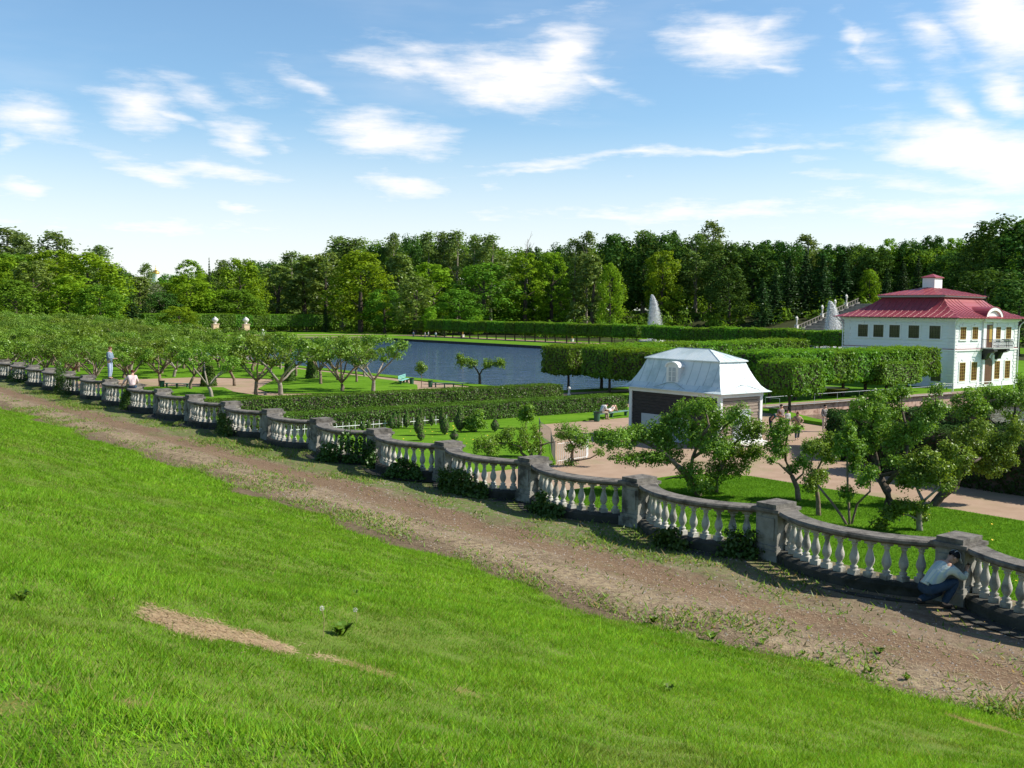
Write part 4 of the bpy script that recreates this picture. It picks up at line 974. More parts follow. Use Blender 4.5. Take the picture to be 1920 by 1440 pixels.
def fountain(px, ytop, ybase, depth, lab, lean, seed, wpx):
    p = deep(px, ybase, depth); k = depth / F_PX; h = (ybase - ytop) * k
    r = np.random.default_rng(seed); t = thing('fountain', lab, 'fountain', (p.x, p.y, G))
    zb = p.z - G; H = h + zb
    mb = MB(); mb.lathe([(3.2, -.05), (3.2, .45), (2.9, .45), (2.85, .1)], n=24); mb.build('basin', M['marble'], t)
    # droplets: a tall core thrown up, a veil drifting down to the right
    n = 60000; q = r.random(n); zz = H * (1 - q ** 1.5 * .98)
    fall = np.clip((H - zz) / H, 0, 1)
    W = wpx * k
    base_w = W * .5 * (.10 + .72 * fall ** .75)
    off = (r.normal(size=n) * .36) * base_w
    drift = r.random(n) ** 2.2 * W * .95 * fall ** .6
    side = off + drift * (r.random(n) < .62) + lean * fall * .0
    dep = r.normal(size=n) * base_w * .36
    R3 = np.array(RIGHT_H); F3 = np.array(FWD)
    C = side[:, None] * R3 + dep[:, None] * F3; C[:, 2] = zz
    sz = .13 * (.4 + .8 * r.random(n)) * (1 + .3 * (1 - fall))
    V = leaf_verts(r, C, r.normal(size=(n, 3)), sz, .8)
    link('water_plume', poly_mesh('water_plume', V, 4, M['spray']), t)
    return t
fountain(1221, 553, 612, 268, 'left fountain plume, thin white jet against the dark wood', 1, 5, 26)
fountain(1554, 565, 626, 226, 'right fountain plume, broad white jet before the cascade stair', 1, 6, 33)
def urn_pedestal(px, lab):
    b = at(px, 628.5, G); t = thing('urn_pedestal', lab, 'urn', b, 0, 'urn pedestals by the far shore')
    mb = MB(); mb.box(-.95, .95, -.95, .95, 0, .45); mb.box(-.8, .8, -.8, .8, .452, 3.0); mb.box(-.95, .95, -.95, .95, 3.002, 3.2); mb.build('pedestal', M['urn_stone'], t)
    mb = MB(); mb.lathe([(.5, 3.2), (.3, 3.35), (.28, 3.5), (.75, 3.9), (.9, 4.25), (.8, 4.6), (.45, 4.75), (.5, 4.85), (.2, 5.0), (.08, 5.15)], n=16); mb.build('urn', M['marble'], t, True)
urn_pedestal(403.5, 'left one of two tall urn pedestals before the dark green wall'); urn_pedestal(461, 'right one of two tall urn pedestals before the dark green wall')
b = at(493, 629, G); t = thing('stone_post', 'small white stone post right of the urn pedestals', 'post', b)
mb = MB(); mb.box(-.4, .4, -.4, .4, 0, 1.0); mb.lathe([(.3, 1.0), (.22, 1.3), (.34, 1.5), (.2, 1.75), (.05, 1.85)], n=10); mb.build('shaft', M['marble'], t)
b = at(1067, 741, G); t = thing('stone_post', 'little white post on the shore path beside the hedge end', 'post', b)
mb = MB(); mb.lathe([(.16, 0), (.16, .1), (.1, .15), (.1, .5), (.15, .58), (.12, .72), (.03, .78)], n=10); mb.build('shaft', M['marble'], t)
statue('gilded_statue', 'gilded figure among the clipped limes left of the middle of the far row', 'statue', at(868, 632, G), 1.9, M['gold'], 0, None, .7)
statue('gilded_statue', 'gilded figure among the clipped limes before the dark wood, right of the pond corner', 'statue', at(1073, 640, G), 2.0, M['gold'], 0, None, .7)
# far golden dome over the wood
p = deep(292.5, 560, 1500); t = thing('church_tower', 'tiny golden onion dome peeping over the distant wood', 'church', (p.x, p.y, G))
zt = deep(292.5, 514, 1500).z - G
mb = MB(); mb.lathe([(5.5, 0), (5.5, zt), (6.2, zt + .3)], n=16); mb.build('tower', M['white'], t)
mb = MB(); mb.lathe([(4.2, zt), (5.6, zt + 1.6), (5.4, zt + 2.8), (3.2, zt + 4.6), (1.3, zt + 6.0), (.5, zt + 7.6), (.5, zt + 8.2), (.9, zt + 8.8), (.1, zt + 9.6)], n=18); d = mb.build('golden_dome', M['gold'], t, True)
mb = MB(); mb.box(-.12, .12, -.12, .12, zt + 9.4, zt + 13.0); mb.box(-.9, -.121, -.1, .1, zt + 11.4, zt + 11.65); mb.box(.121, .9, -.1, .1, zt + 11.4, zt + 11.65); mb.build('cross', M['gold'], d)
#@@PART4
# ------------------------------------------------------------------ forest trees
def branchy_trunk(mb, h, r, seed, spread=.25, n=6, top=.72, base=.28):
    R_ = random.Random(seed)
    mb.tube([(0, 0, -.8), (R_.uniform(-.2, .2), R_.uniform(-.2, .2), h * .3), (R_.uniform(-.5, .5), R_.uniform(-.5, .5), h * top)], [r * 1.3, r, r * .35], 7)
    for i in range(n):
        z = h * R_.uniform(base, top * .9); a = R_.uniform(0, 6.28); q = h * spread * R_.uniform(.5, 1)
        mb.tube([(0, 0, z), (q * .5 * math.cos(a), q * .5 * math.sin(a), z + h * .07), (q * math.cos(a), q * math.sin(a), z + h * .16)], [r * .4, r * .28, r * .1], 5)
def broad_tree(name, mt, seed, h=24.0, w=6.6, z0=.12, nclump=58, nleaf=3600, size=.85, lump=.30, bark='bark_dark', shape='round', up=.45):
    r = np.random.default_rng(seed); t = thing(name, 'x', 'tree'); V = []; per = nleaf // nclump
    for i in range(nclump):
        q = (i + .5) / nclump; zz = z0 + (1 - z0) * (.06 + .88 * q)
        qq = (zz - z0) / (1 - z0)
        if shape == 'round': ww = math.sin(math.pi * min(1, .12 + qq * .86)) ** .62
        elif shape == 'egg': ww = (math.sin(math.pi * min(1, .06 + qq * .92) ** .8)) ** .75
        elif shape == 'spire': ww = (1 - qq) ** .75 * .95 + .10
        elif shape == 'tier': ww = (math.sin(math.pi * min(1, .12 + qq * .84)) ** .6) * (.82 + .18 * math.cos(i * 2.2))
        a = i * 2.39996 + r.normal() * .5; ro = w * ww * (.35 + .55 * math.sqrt(r.random()))
        cr = w * lump * (.75 + .5 * r.random()) * (.6 + .4 * ww)
        c = (ro * math.cos(a), ro * math.sin(a), zz * h - cr * .15)
        V.append(clump_leaves(r, c, (cr, cr, cr * (.62 if shape == 'tier' else .78)), per, size, up, .5, .5))
    link('crown', poly_mesh(name + '_crown', np.concatenate(V), 4, mt), t)
    mb = MB(); branchy_trunk(mb, h, h * .016, seed, w / h * .8); mb.build('trunk', M[bark], t); return t
def airy_tree(name, mt, seed, h=25.0, w=4.2, nstr=70, nleaf=2400, size=.62, z0=.22, droop=.5, bark='bark_grey'):
    r = np.random.default_rng(seed); t = thing(name, 'x', 'tree'); V = []; per = nleaf // nstr; mb = MB(); branchy_trunk(mb, h, h * .011, seed, .12, 4, .95)
    for i in range(nstr):
        q = z0 + (1 - z0) * (i + r.random()) / nstr; qq = (q - z0) / (1 - z0)
        ww = w * (math.sin(math.pi * min(1, .16 + .84 * qq)) ** .7 + .10); a = r.random() * 6.283
        o = np.array([.35 * math.cos(a), .35 * math.sin(a), 0]) * ww; tip = np.array([math.cos(a), math.sin(a), 0]) * ww * (.5 + .55 * r.random())
        s_ = r.random(per)[:, None]; L = h * .085
        C = o + (tip - o) * s_ + np.array([0, 0, 1.0]) * (q * h + L * (.9 * s_ - droop * 1.9 * s_ ** 2)) + r.normal(size=(per, 3)) * np.array([.5, .5, .38])
        N = r.normal(size=(per, 3)) * .7 + np.array([math.cos(a) * .5, math.sin(a) * .5, .35])
        V.append(leaf_verts(r, C, N, size * (.6 + .8 * r.random((per, 1)))))
    link('crown', poly_mesh(name + '_crown', np.concatenate(V), 4, mt), t); mb.build('trunk', M[bark], t); return t
def spruce_tree(name, mt, seed, h=24.0, w=3.6, ntier=26, nleaf=3000, size=.75):
    r = np.random.default_rng(seed); t = thing(name, 'x', 'tree'); V = []
    for i in range(ntier):
        q = (i + .3) / ntier; z = h * (.03 + .96 * q); R_ = w * (1 - q) ** .82 + .12; nb_ = 9; per = max(4, int(nleaf / ntier / nb_ * (1.6 * (1 - q) + .35)))
        for b_ in range(nb_):
            a = 6.283 * (b_ + r.random() * .9) / nb_; L = R_ * (.72 + .45 * r.random()); s_ = r.random(per)[:, None] ** .8
            d = np.array([math.cos(a), math.sin(a), 0]); side = np.array([-math.sin(a), math.cos(a), 0])
            C = d * L * s_ + side * (r.normal(size=(per, 1)) * .30 * (1.1 - s_) * R_ * .5) + np.array([0, 0, 1.0]) * (z - .42 * L * s_ + .2 * L * s_ ** 2 + r.normal(size=(per, 1)) * .16)
            N = np.array([0, 0, .8]) + d * .5 + r.normal(size=(per, 3)) * .45
            V.append(leaf_verts(r, C, N, size * (.6 + .7 * r.random((per, 1))), .5))
    link('crown', poly_mesh(name + '_crown', np.concatenate(V), 4, mt), t)
    mb = MB(); mb.tube([(0, 0, -.8), (0, 0, h * .5), (0, 0, h * .97)], [.32, .2, .04], 7); mb.build('trunk', M['bark_dark'], t); return t
def bare_tree(name, seed, h=24.0):
    R_ = random.Random(seed); t = thing(name, 'x', 'tree'); mb = MB(); mb.tube([(0, 0, -.8), (.2, 0, h * .6), (.1, .1, h * .97)], [.3, .2, .05], 6)
    for i in range(22):
        z = h * R_.uniform(.6, .93); a = R_.uniform(0, 6.28); q = R_.uniform(1.2, 2.8); d = Vector((math.cos(a), math.sin(a), 0))
        p0 = Vector((.15, 0, z)); p1 = p0 + d * q * .6 + Vector((0, 0, q * .5)); p2 = p0 + d * q + Vector((0, 0, q * 1.1)); mb.tube([p0, p1, p2], [.09, .06, .03], 4)
        for _ in range(2): e = Vector((R_.uniform(-1, 1), R_.uniform(-1, 1), R_.uniform(.2, 1.2))); mb.tube([p1, p1 + e], [.04, .02], 4)
    mb.build('trunk', M['bark_grey'], t); return t
PROTO = {
 'maple': [broad_tree('maple_tree', M['leaf_maple'], 1, shape='egg', nleaf=6200, size=.62), broad_tree('maple_tree', M['leaf_maple'], 2, shape='tier', nleaf=6200, size=.62, lump=.27)],
 'green': [broad_tree('broadleaf_tree', M['leaf_green'], 3, shape='egg', nleaf=5600, size=.64), broad_tree('broadleaf_tree', M['leaf_green'], 4, shape='round', nleaf=5600, size=.64, lump=.27)],
 'dark': [broad_tree('dark_tree', M['leaf_dark'], 5, shape='round', nleaf=5200, size=.66), broad_tree('dark_tree', M['leaf_dark'], 6, shape='egg', nleaf=5200, size=.66)],
 'olive': [broad_tree('olive_tree', M['leaf_olive'], 7, shape='egg', w=5.2, nleaf=5200, size=.55, nclump=80, lump=.22), broad_tree('olive_tree', M['leaf_olive'], 8, shape='spire', w=5.2, nleaf=5000, size=.55, nclump=80, lump=.22)],
 'birch': [airy_tree('birch_tree', M['leaf_birch'], 9, nleaf=4200, size=.5), airy_tree('birch_tree', M['leaf_birch'], 10, w=3.4, droop=.3, nleaf=3800, size=.5)],
 'larch': [broad_tree('larch_tree', M['leaf_maple'], 12, shape='egg', w=5.0, nleaf=5600, size=.46, nclump=90, lump=.20)],
 'spruce': [spruce_tree('spruce_tree', M['leaf_spruce'], 13, nleaf=5200, size=.6), spruce_tree('spruce_tree', M['leaf_spruce'], 14, w=4.4, nleaf=5200, size=.6)],
 'willow': [broad_tree('willow_tree', M['leaf_willow'], 15, shape='round', nleaf=3600, size=.55)],
 'bare': [bare_tree('bare_tree', 16)],
}
PHT = {'birch': 25.0}
used = {}
def forest(kind, px, ytop, depth, wpx, label, group=None, ybase=None, z=None):
    if kind == 'birch': ytop += 5
    if kind == 'green' and px > 1100: kind = 'dark'                # darker leaf colour stands in for the shade on the hill side wood
    b = deep(px, 600, depth); z = float(hill_z(b.x, b.y)) if z is None else z
    top = deep(px, ytop, depth).z; H = top - z; W = wpx * depth / F_PX * (2.05 if kind == 'birch' else 1.0 if kind in ('spruce', 'bare') else 1.4)
    ps = PROTO[kind]; i = used.get(kind, 0) % len(ps); first_ = used.get(kind, 0) < len(ps); used[kind] = used.get(kind, 0) + 1
    nom_w = {'maple': 13.4, 'green': 13.4, 'dark': 13.4, 'olive': 10.6, 'birch': 8.2, 'larch': 10, 'spruce': 8, 'willow': 13.4, 'bare': 6}[kind]
    nh = PHT.get(kind, 24.0); sc = (W / nom_w, W / nom_w, H / nh)
    if first_: o = ps[i]; o.location = (b.x, b.y, z); o.rotation_euler = (0, 0, PYR.uniform(0, 6)); o.scale = sc
    else: o = dup(ps[i], (b.x, b.y, z), PYR.uniform(0, 6), sc)
    o['label'] = label
    if group: o['group'] = group
    elif 'group' in o: del o['group']
    return o
FT = [  # kind, px, top y, depth, width px, label
 ('birch',12,428,330,70,'tall grey green birch at the left edge of the wood'),
 ('birch',46,440,325,44,'airy birch crown, second peak from the left edge'),
 ('birch',104,436,322,56,'feathery birch with a drooping top above the bright maples at left'),
 ('green',30,470,300,110,'broad green tree under the leftmost birches'),
 ('maple',10,478,285,76,'bright maple cut by the left edge of the view'),
 ('maple',92,462,292,100,'big bright maple directly below the feathery birch at left'),
 ('maple',168,468,285,120,'big dark green maple ending the left block of wood'),
 ('birch',186,462,330,46,'thin birch peak just behind the left block maple'),
 ('olive',64,482,270,76,'olive brown larch like tree low in the left block'),
 ('maple',128,512,262,90,'lower bright maple in front of the left block'),
 ('green',190,530,262,74,'low green tree at the right foot of the left block'),
 ('green',30,520,258,90,'low green tree at the left foot of the left block'),
 ('dark',212,494,340,60,'dark tree stepping down right of the left block'),
 ('dark',238,508,420,60,'dark round tree in the dip of the skyline'),
 ('birch',274,493,410,24,'small airy birch left of the golden dome'),
 ('olive',262,515,380,64,'grey green tree below the dip of the skyline'),
 ('willow',301,528,350,44,'pale silvery willow low in the dip of the wood'),
 ('dark',304,546,320,62,'dark round tree below the silvery willow'),
 ('spruce',247,556,275,66,'dark low conifer bush before the dip of the wood'),
 ('green',320,511,440,50,'small round tree right of the golden dome'),
 ('larch',357,482,420,62,'pale round airy tree left of the narrow spire spruce'),
 ('spruce',393,481,415,15,'narrow dark spruce spire standing alone on the skyline'),
 ('birch',421,488,410,34,'thin grey birch between the spire spruce and the bright maple'),
 ('maple',452,480,350,74,'bright yellow green maple right of the spire spruce'),
 ('maple',352,514,330,92,'layered bright maple above the left end of the green wall'),
 ('maple',404,540,330,72,'lower bright maple behind the urn pedestals'),
 ('maple',338,572,268,62,'low spreading maple in front of the green wall'),
 ('dark',476,484,380,36,'dark narrow tree right of the yellow green maple'),
 ('green',446,540,330,80,'broad low tree behind the right end of the urns'),
 ('dark',500,486,400,50,'dark round crown at the left of the middle wood'),
 ('birch',548,472,395,40,'grey birch at the left of the middle wood'),
 ('olive',520,492,372,74,'tall olive green tree above the green wall'),
 ('olive',573,474,368,84,'second tall olive tree above the end of the green wall'),
 ('olive',612,468,366,70,'olive tree left of the great bright maple'),
 ('birch',640,446,392,52,'birch with a feathery crown left above the great bright maple'),
 ('birch',668,449,392,50,'birch with a thin leader just above the great bright maple'),
 ('dark',702,455,392,60,'dark crown behind the great bright maple'),
 ('maple',676,466,340,106,'great bright maple standing forward in the middle wood'),
 ('birch',737,440,390,30,'slim pale birch peak left of the dark dome crown'),
 ('dark',769,436,385,44,'dark dome shaped crown peak in the middle wood'),
 ('birch',803,437,390,36,'first of the tall birches right of the dark dome crown'),
 ('birch',830,438,392,36,'second tall birch right of the dark dome crown'),
 ('birch',856,435,390,42,'highest birch of the middle group'),
 ('birch',890,443,385,34,'birch at the right of the middle birch group'),
 ('birch',920,442,380,44,'thin leaning birch ending the middle birch group'),
 ('olive',750,470,360,80,'olive tree right of the great bright maple'),
 ('green',722,540,330,60,'low tree tucked against the great bright maple'),
 ('maple',812,488,345,80,'bright tree right of the great maple, below the birches'),
 ('olive',778,512,322,70,'grey green spotted tree with a pale trunk behind the shore'),
 ('green',906,488,330,110,'big green tree above the left end of the far clipped row'),
 ('green',862,540,318,70,'low dark green tree behind the left end of the far clipped row'),
 ('larch',984,468,330,70,'fuzzy light green crown left of the bare dead tree'),
 ('bare',988,443,345,30,'bare dead tree on the skyline'),
 ('dark',1000,458,348,46,'dark flat crown under the bare dead tree'),
 ('larch',1034,466,332,62,'fuzzy light green crown right of the bare dead tree'),
 ('dark',1050,453,350,52,'dark clump on the skyline right of the bare tree'),
 ('birch',1099,437,340,34,'slim birch peak left of the high round crowns'),
 ('birch',1075,449,342,36,'thin birch left of the slim birch peak'),
 ('green',1148,433,330,86,'high round green crown above the left fountain'),
 ('olive',1110,470,310,70,'dull green tree below the slim birch peak'),
 ('maple',1143,488,296,46,'small bright tree standing out of the dark wood left of the fountain'),
 ('birch',1205,435,330,50,'grey crown between the two highest green crowns'),
 ('green',1235,432,325,92,'high green crown right above the left fountain'),
 ('maple',1240,464,310,64,'layered bright crown in the wood above the left fountain'),
 ('dark',1262,428,335,36,'small dark tuft highest on the skyline above the fountain'),
 ('birch',1330,416,325,40,'birch rising alone highest above the wood right of the fountain'),
 ('birch',1303,440,322,44,'grey birch left of the highest lone birch'),
 ('green',1350,450,310,76,'green crown below the highest lone birch'),
 ('green',1366,500,290,60,'shaded green tree midway between the fountains'),
 ('dark',1408,452,312,80,'dark round crown midway between the fountains'),
 ('green',1442,446,315,70,'green round crown left of the spruces'),
 ('green',1478,452,312,60,'green crown above the left spruces'),
 ('birch',1507,440,318,40,'thin top above the spruce group'),
 ('green',1556,454,312,64,'bright edged crown above the spruce group'),
 ('dark',1592,456,312,54,'dark crown right above the spruce group'),
 ('spruce',1452,500,284,54,'dark spruce at the left of the group by the right fountain'),
 ('spruce',1478,478,286,56,'tall dark spruce second of the group by the right fountain'),
 ('spruce',1508,468,288,58,'tallest spruce of the group left of the right fountain'),
 ('spruce',1540,476,288,56,'spruce directly above the right fountain'),
 ('spruce',1580,480,292,64,'broad spruce right of the right fountain above the stair'),
 ('spruce',1428,520,280,52,'low dark spruce left of the spruce group'),
 ('green',1638,462,300,74,'round green tree left above the palace roof'),
 ('larch',1662,441,306,42,'light airy crown left above the palace roof'),
 ('maple',1628,502,292,34,'small bright tree beside the cascade stair'),
 ('green',1700,446,305,50,'green crown above the palace roof, left of the chimney'),
 ('green',1740,437,305,60,'bright crown straight above the palace chimney'),
 ('larch',1786,440,300,54,'light crown right above the palace chimney'),
 ('spruce',1660,500,276,40,'dark spruce behind the left slope of the palace roof'),
 ('spruce',1690,488,278,44,'second dark spruce behind the palace roof'),
 ('spruce',1718,478,280,44,'dark spruce left of the palace chimney'),
 ('spruce',1752,476,284,44,'dark spruce just behind the palace chimney'),
 ('dark',1800,470,262,110,'dark shaded tree right behind the palace roof'),
 ('green',1838,432,250,90,'tall dark green tree right above the palace'),
 ('green',1872,402,235,120,'largest tree at the upper right, towering over the palace'),
 ('green',1915,412,230,110,'towering tree cut by the right edge of the view'),
 ('dark',1850,500,215,110,'shaded lower tree behind the right end of the palace'),
 ('dark',1910,520,200,110,'shaded lower tree at the right edge beside the palace'),
 ('larch',1908,402,240,40,'pale airy top at the upper right corner of the wood'),
 ('spruce',611,570,335,20,'young spruce at the right end of the green wall'),
 ('maple',806,572,300,26,'little round bright tree behind the far clipped row'),
 ('maple',897,590,290,22,'little bright bush tree above the far clipped row'),
 ('spruce',830,590,300,18,'small dark spruce left of the far clipped row'),
]
for a in FT: forest(*a)
# the deep wood behind, which reads as one mass
def deep_wood():
    r = np.random.default_rng(77); V = []
    prof = [(0, 470), (100, 475), (200, 490), (240, 520), (300, 522), (350, 508), (420, 500), (480, 492), (560, 480), (640, 452), (760, 444), (860, 440), (940, 452), (1000, 468), (1080, 462), (1160, 450), (1260, 446), (1400, 460), (1560, 466), (1700, 455), (1800, 455), (1920, 425)]
    xs = [p[0] for p in prof]; ys = [p[1] for p in prof]
    for i in range(330):
        px = -120 + 2160 * (i + r.random()) / 330; yt = np.interp(px, xs, ys) - 3 + r.random() * 16
        d0 = np.interp(px, [0, 240, 480, 960, 1400, 1920], [370, 470, 430, 400, 345, 270]); d = d0 + r.random() * 40
        b = deep(px, 600, d); top = deep(px, yt, d).z; z = float(hill_z(b.x, b.y)); w = 5.5 + r.random() * 2.5
        for j in range(11):
            q = .08 + .85 * (j + r.random()) / 11; a = r.random() * 6.28; ww = w * math.sin(math.pi * min(1, .15 + .8 * q)) ** .6
            V.append(clump_leaves(r, (b.x + ww * .6 * math.cos(a), b.y + ww * .6 * math.sin(a), z + (top - z) * q), (w * .5, w * .5, (top - z) * .10), 110, 1.1, .35, .5))
    for i in range(620):                                     # shrubs and saplings under the front trees
        px = -100 + 2120 * r.random(); d0 = np.interp(px, [0, 215, 230, 480, 940, 1000, 1400, 1920], [268, 275, 350, 345, 330, 300, 285, 235]); d = d0 + r.random() * 50
        b = deep(px, 600, d); z = float(hill_z(b.x, b.y)); h = 1.5 + 4.5 * r.random()
        V.append(clump_leaves(r, (b.x, b.y, z + h * .45), (2.6, 2.6, h * .6), 70, .95, .3, .5))
    return np.concatenate(V)
tag(link('deep_wood', poly_mesh('deep_wood', deep_wood(), 4, M['leaf_green'])), kind='stuff')

# ------------------------------------------------------------------ orchard
def limb_tube(mb, pts, r0, r1, n=7, wob=.03, R_=PYR):
    P_ = []
    for a, b in zip(pts[:-1], pts[1:]):
        for q in (0, .5): P_.append(Vector(a).lerp(Vector(b), q) + Vector((R_.uniform(-wob, wob), R_.uniform(-wob, wob), R_.uniform(-wob, wob))))
    P_.append(Vector(pts[-1])); m = len(P_)
    mb.tube(P_, [r0 + (r1 - r0) * i / (m - 1) for i in range(m)], n)
def orchard_tree(name, seed, mt, h=4.3, w=2.0, trunk=1.0, nleaf=3000, size=.16, bark='bark', nlimb=5, lean=.0):
    R_ = random.Random(seed); r = np.random.default_rng(seed); t = thing(name, 'x', 'tree'); mb = MB(); V = []; pads = []
    fork = Vector((R_.uniform(-.15, .15) + lean, R_.uniform(-.15, .15), trunk)); limb_tube(mb, [(0, 0, -.1), Vector((lean * .3, 0, trunk * .5)), fork], .15, .11, 8, .03, R_)
    for i in range(nlimb):
        a = 6.283 * (i + R_.uniform(-.25, .25)) / nlimb; ro = w * R_.uniform(.45, .75); z1 = trunk + (h - trunk) * R_.uniform(.30, .5)
        p1 = fork + Vector((math.cos(a) * ro * .5, math.sin(a) * ro * .5, (z1 - trunk) * .62)); p2 = Vector((math.cos(a) * ro, math.sin(a) * ro, z1 + .15)) + Vector((lean, 0, 0))
        limb_tube(mb, [fork, p1, p2], .075, .045, 6, .05, R_)
        for j in range(3):
            b_ = a + R_.uniform(-.8, .8); e = p2 + Vector((math.cos(b_), math.sin(b_), 0)) * w * R_.uniform(.15, .42) + Vector((0, 0, R_.uniform(.1, .55) * (h - trunk) * .55))
            e.z = min(e.z, h - .35); limb_tube(mb, [p2, (p2 + e) / 2 + Vector((0, 0, .08)), e], .04, .015, 5, .05, R_); pads.append((e, R_.uniform(.42, .62)))
        pads.append((p2 + Vector((0, 0, .2)), .45))
    for _ in range(5): a = R_.uniform(0, 6.28); q = w * R_.uniform(0, .5); pads.append((Vector((q * math.cos(a) + lean, q * math.sin(a), h - .45 + R_.uniform(-.25, .1))), .5))
    per = nleaf // len(pads)
    for c, q in pads: V.append(clump_leaves(r, c, (q * 1.1, q * 1.1, q * .72), per, size, .4, .7, .7))
    link('crown', poly_mesh(name + '_crown', np.concatenate(V), 4, mt), t); mb.build('trunk', M[bark], t, True); return t
OP = [orchard_tree('orchard_tree', 21, M['leaf_orchard'], bark='bark'), orchard_tree('orchard_tree', 22, M['leaf_orchard'], w=2.3, trunk=.8, nlimb=4, bark='bark_grey'), orchard_tree('orchard_tree', 23, M['leaf_orchard'], w=1.8, h=4.5, trunk=1.2, lean=.2, bark='bark'), orchard_tree('orchard_tree', 24, M['leaf_orchard_far'], w=2.4, trunk=.7, nlimb=6, bark='bark')]
of = [True] * 4
def put_orchard(i, x, y, h, label, group, wsc=1.0):
    sc = (h / 4.3 * wsc, h / 4.3 * wsc, h / 4.3)
    if of[i]: o = OP[i]; of[i] = False; o.location = (x, y, G); o.rotation_euler = (0, 0, PYR.uniform(0, 6)); o.scale = sc
    else: o = dup(OP[i], (x, y, G), PYR.uniform(0, 6), sc)
    o['label'] = label
    if group: o['group'] = group
    elif 'group' in o: del o['group']
    return o
def dep(b): return (b - Vector((0, 0, CAM_Z))).dot(Vector(CM[:, 2]))
def put_px(i, px, py, top, label, wsc=1.0):
    b = at(px, py, G + .06); d = dep(b); h = (py - top) * d / F_PX * 1.12; return put_orchard(i, b.x, b.y, h, label, None, wsc * 1.06)
for a in [(0, 480, 739, 640, 'dark stemmed forked orchard tree left of the leaning pale trunk'),
          (1, 526, 739, 630, 'pale trunked orchard tree leaning right, nearest the far hedge at left', 1.15),
          (2, 601, 720, 640, 'orchard tree with a straight pale trunk before the oval lawn cone'),
          (0, 633, 713, 634, 'orchard tree with a slanting grey trunk behind the thick dark trunk'),
          (3, 642, 733, 640, 'orchard tree with a thick dark split trunk by the far hedge'),
          (2, 669, 716, 640, 'thin stemmed orchard tree in the middle of the oval lawn', .8),
          (1, 683, 706, 642, 'orchard tree by the shore path on the far side of the oval lawn', .9),
          (1, 700, 733, 634, 'round crowned pale orchard tree at the right end, against the pond', 1.0),
          (2, 357, 729, 648, 'orchard tree with a brown pillar trunk at the end of the bench'),
          (1, 396, 744, 650, 'twisted forked orchard tree in front of the dark cone bush'),
          (0, 240, 726, 650, 'low orchard tree with bare forked limbs between the two people on the balustrade', 1.1),
          (3, 175, 722, 645, 'spreading orchard tree left of the standing person'),
          (0, 300, 722, 640, 'dense orchard tree right behind the person in white'),
          (3, 120, 716, 640, 'broad orchard tree over the shrub grown bay at left'),
          (1, 60, 708, 638, 'orchard tree over the balustrade near the left edge'),
          (0, 15, 700, 632, 'orchard tree at the very left edge over the balustrade'),
          (2, 440, 722, 640, 'orchard tree beyond the walk behind the forked dark one'),
          (0, 555, 705, 632, 'orchard tree behind the leaning trunk, beyond the walk')]: put_px(*a[:5], *(a[5:] or ()))
PYR.seed(9); ng = 0
for X in np.arange(24, 60, 5.6):
    for Y in np.arange(108, 232, 7.0):
        x = X + PYR.uniform(-1.2, 1.2); y = Y + PYR.uniform(-1.2, 1.2)
        if x > 51 and y < 109: continue
        if 42 < x < 51 and y < 112: continue
        h = PYR.uniform(4.4, 5.2) + max(0, (y - 120)) * .014
        put_orchard(PYR.choice((0, 1, 3, 3)), x, y, h, 'orchard tree in the dense far plantation between balustrade and pond', 'far orchard trees in rows', PYR.uniform(1.05, 1.3)); ng += 1
b = at(790, 727, G); d = dep(b)
t = thing('young_tree', 'small lollipop tree on a thin stem beside the shore path bench', 'tree', b); k = d / F_PX
mb = MB(); mb.tube([(0, 0, -.05), (.03, 0, 1.0), (0, .03, 1.7)], [.04, .035, .02], 6); mb.build('trunk', M['bark'], t)
V = [clump_leaves(rng, (RIGHT_H.x * ox * k, RIGHT_H.y * ox * k, oz * k), (7 * k, 7 * k, 6 * k), 170, .15) for ox, oz in ((0, 40), (-6, 36), (6, 37), (0, 31), (-3, 44))]
link('crown', poly_mesh('young_crown', np.concatenate(V), 4, M['leaf_orchard']), t)

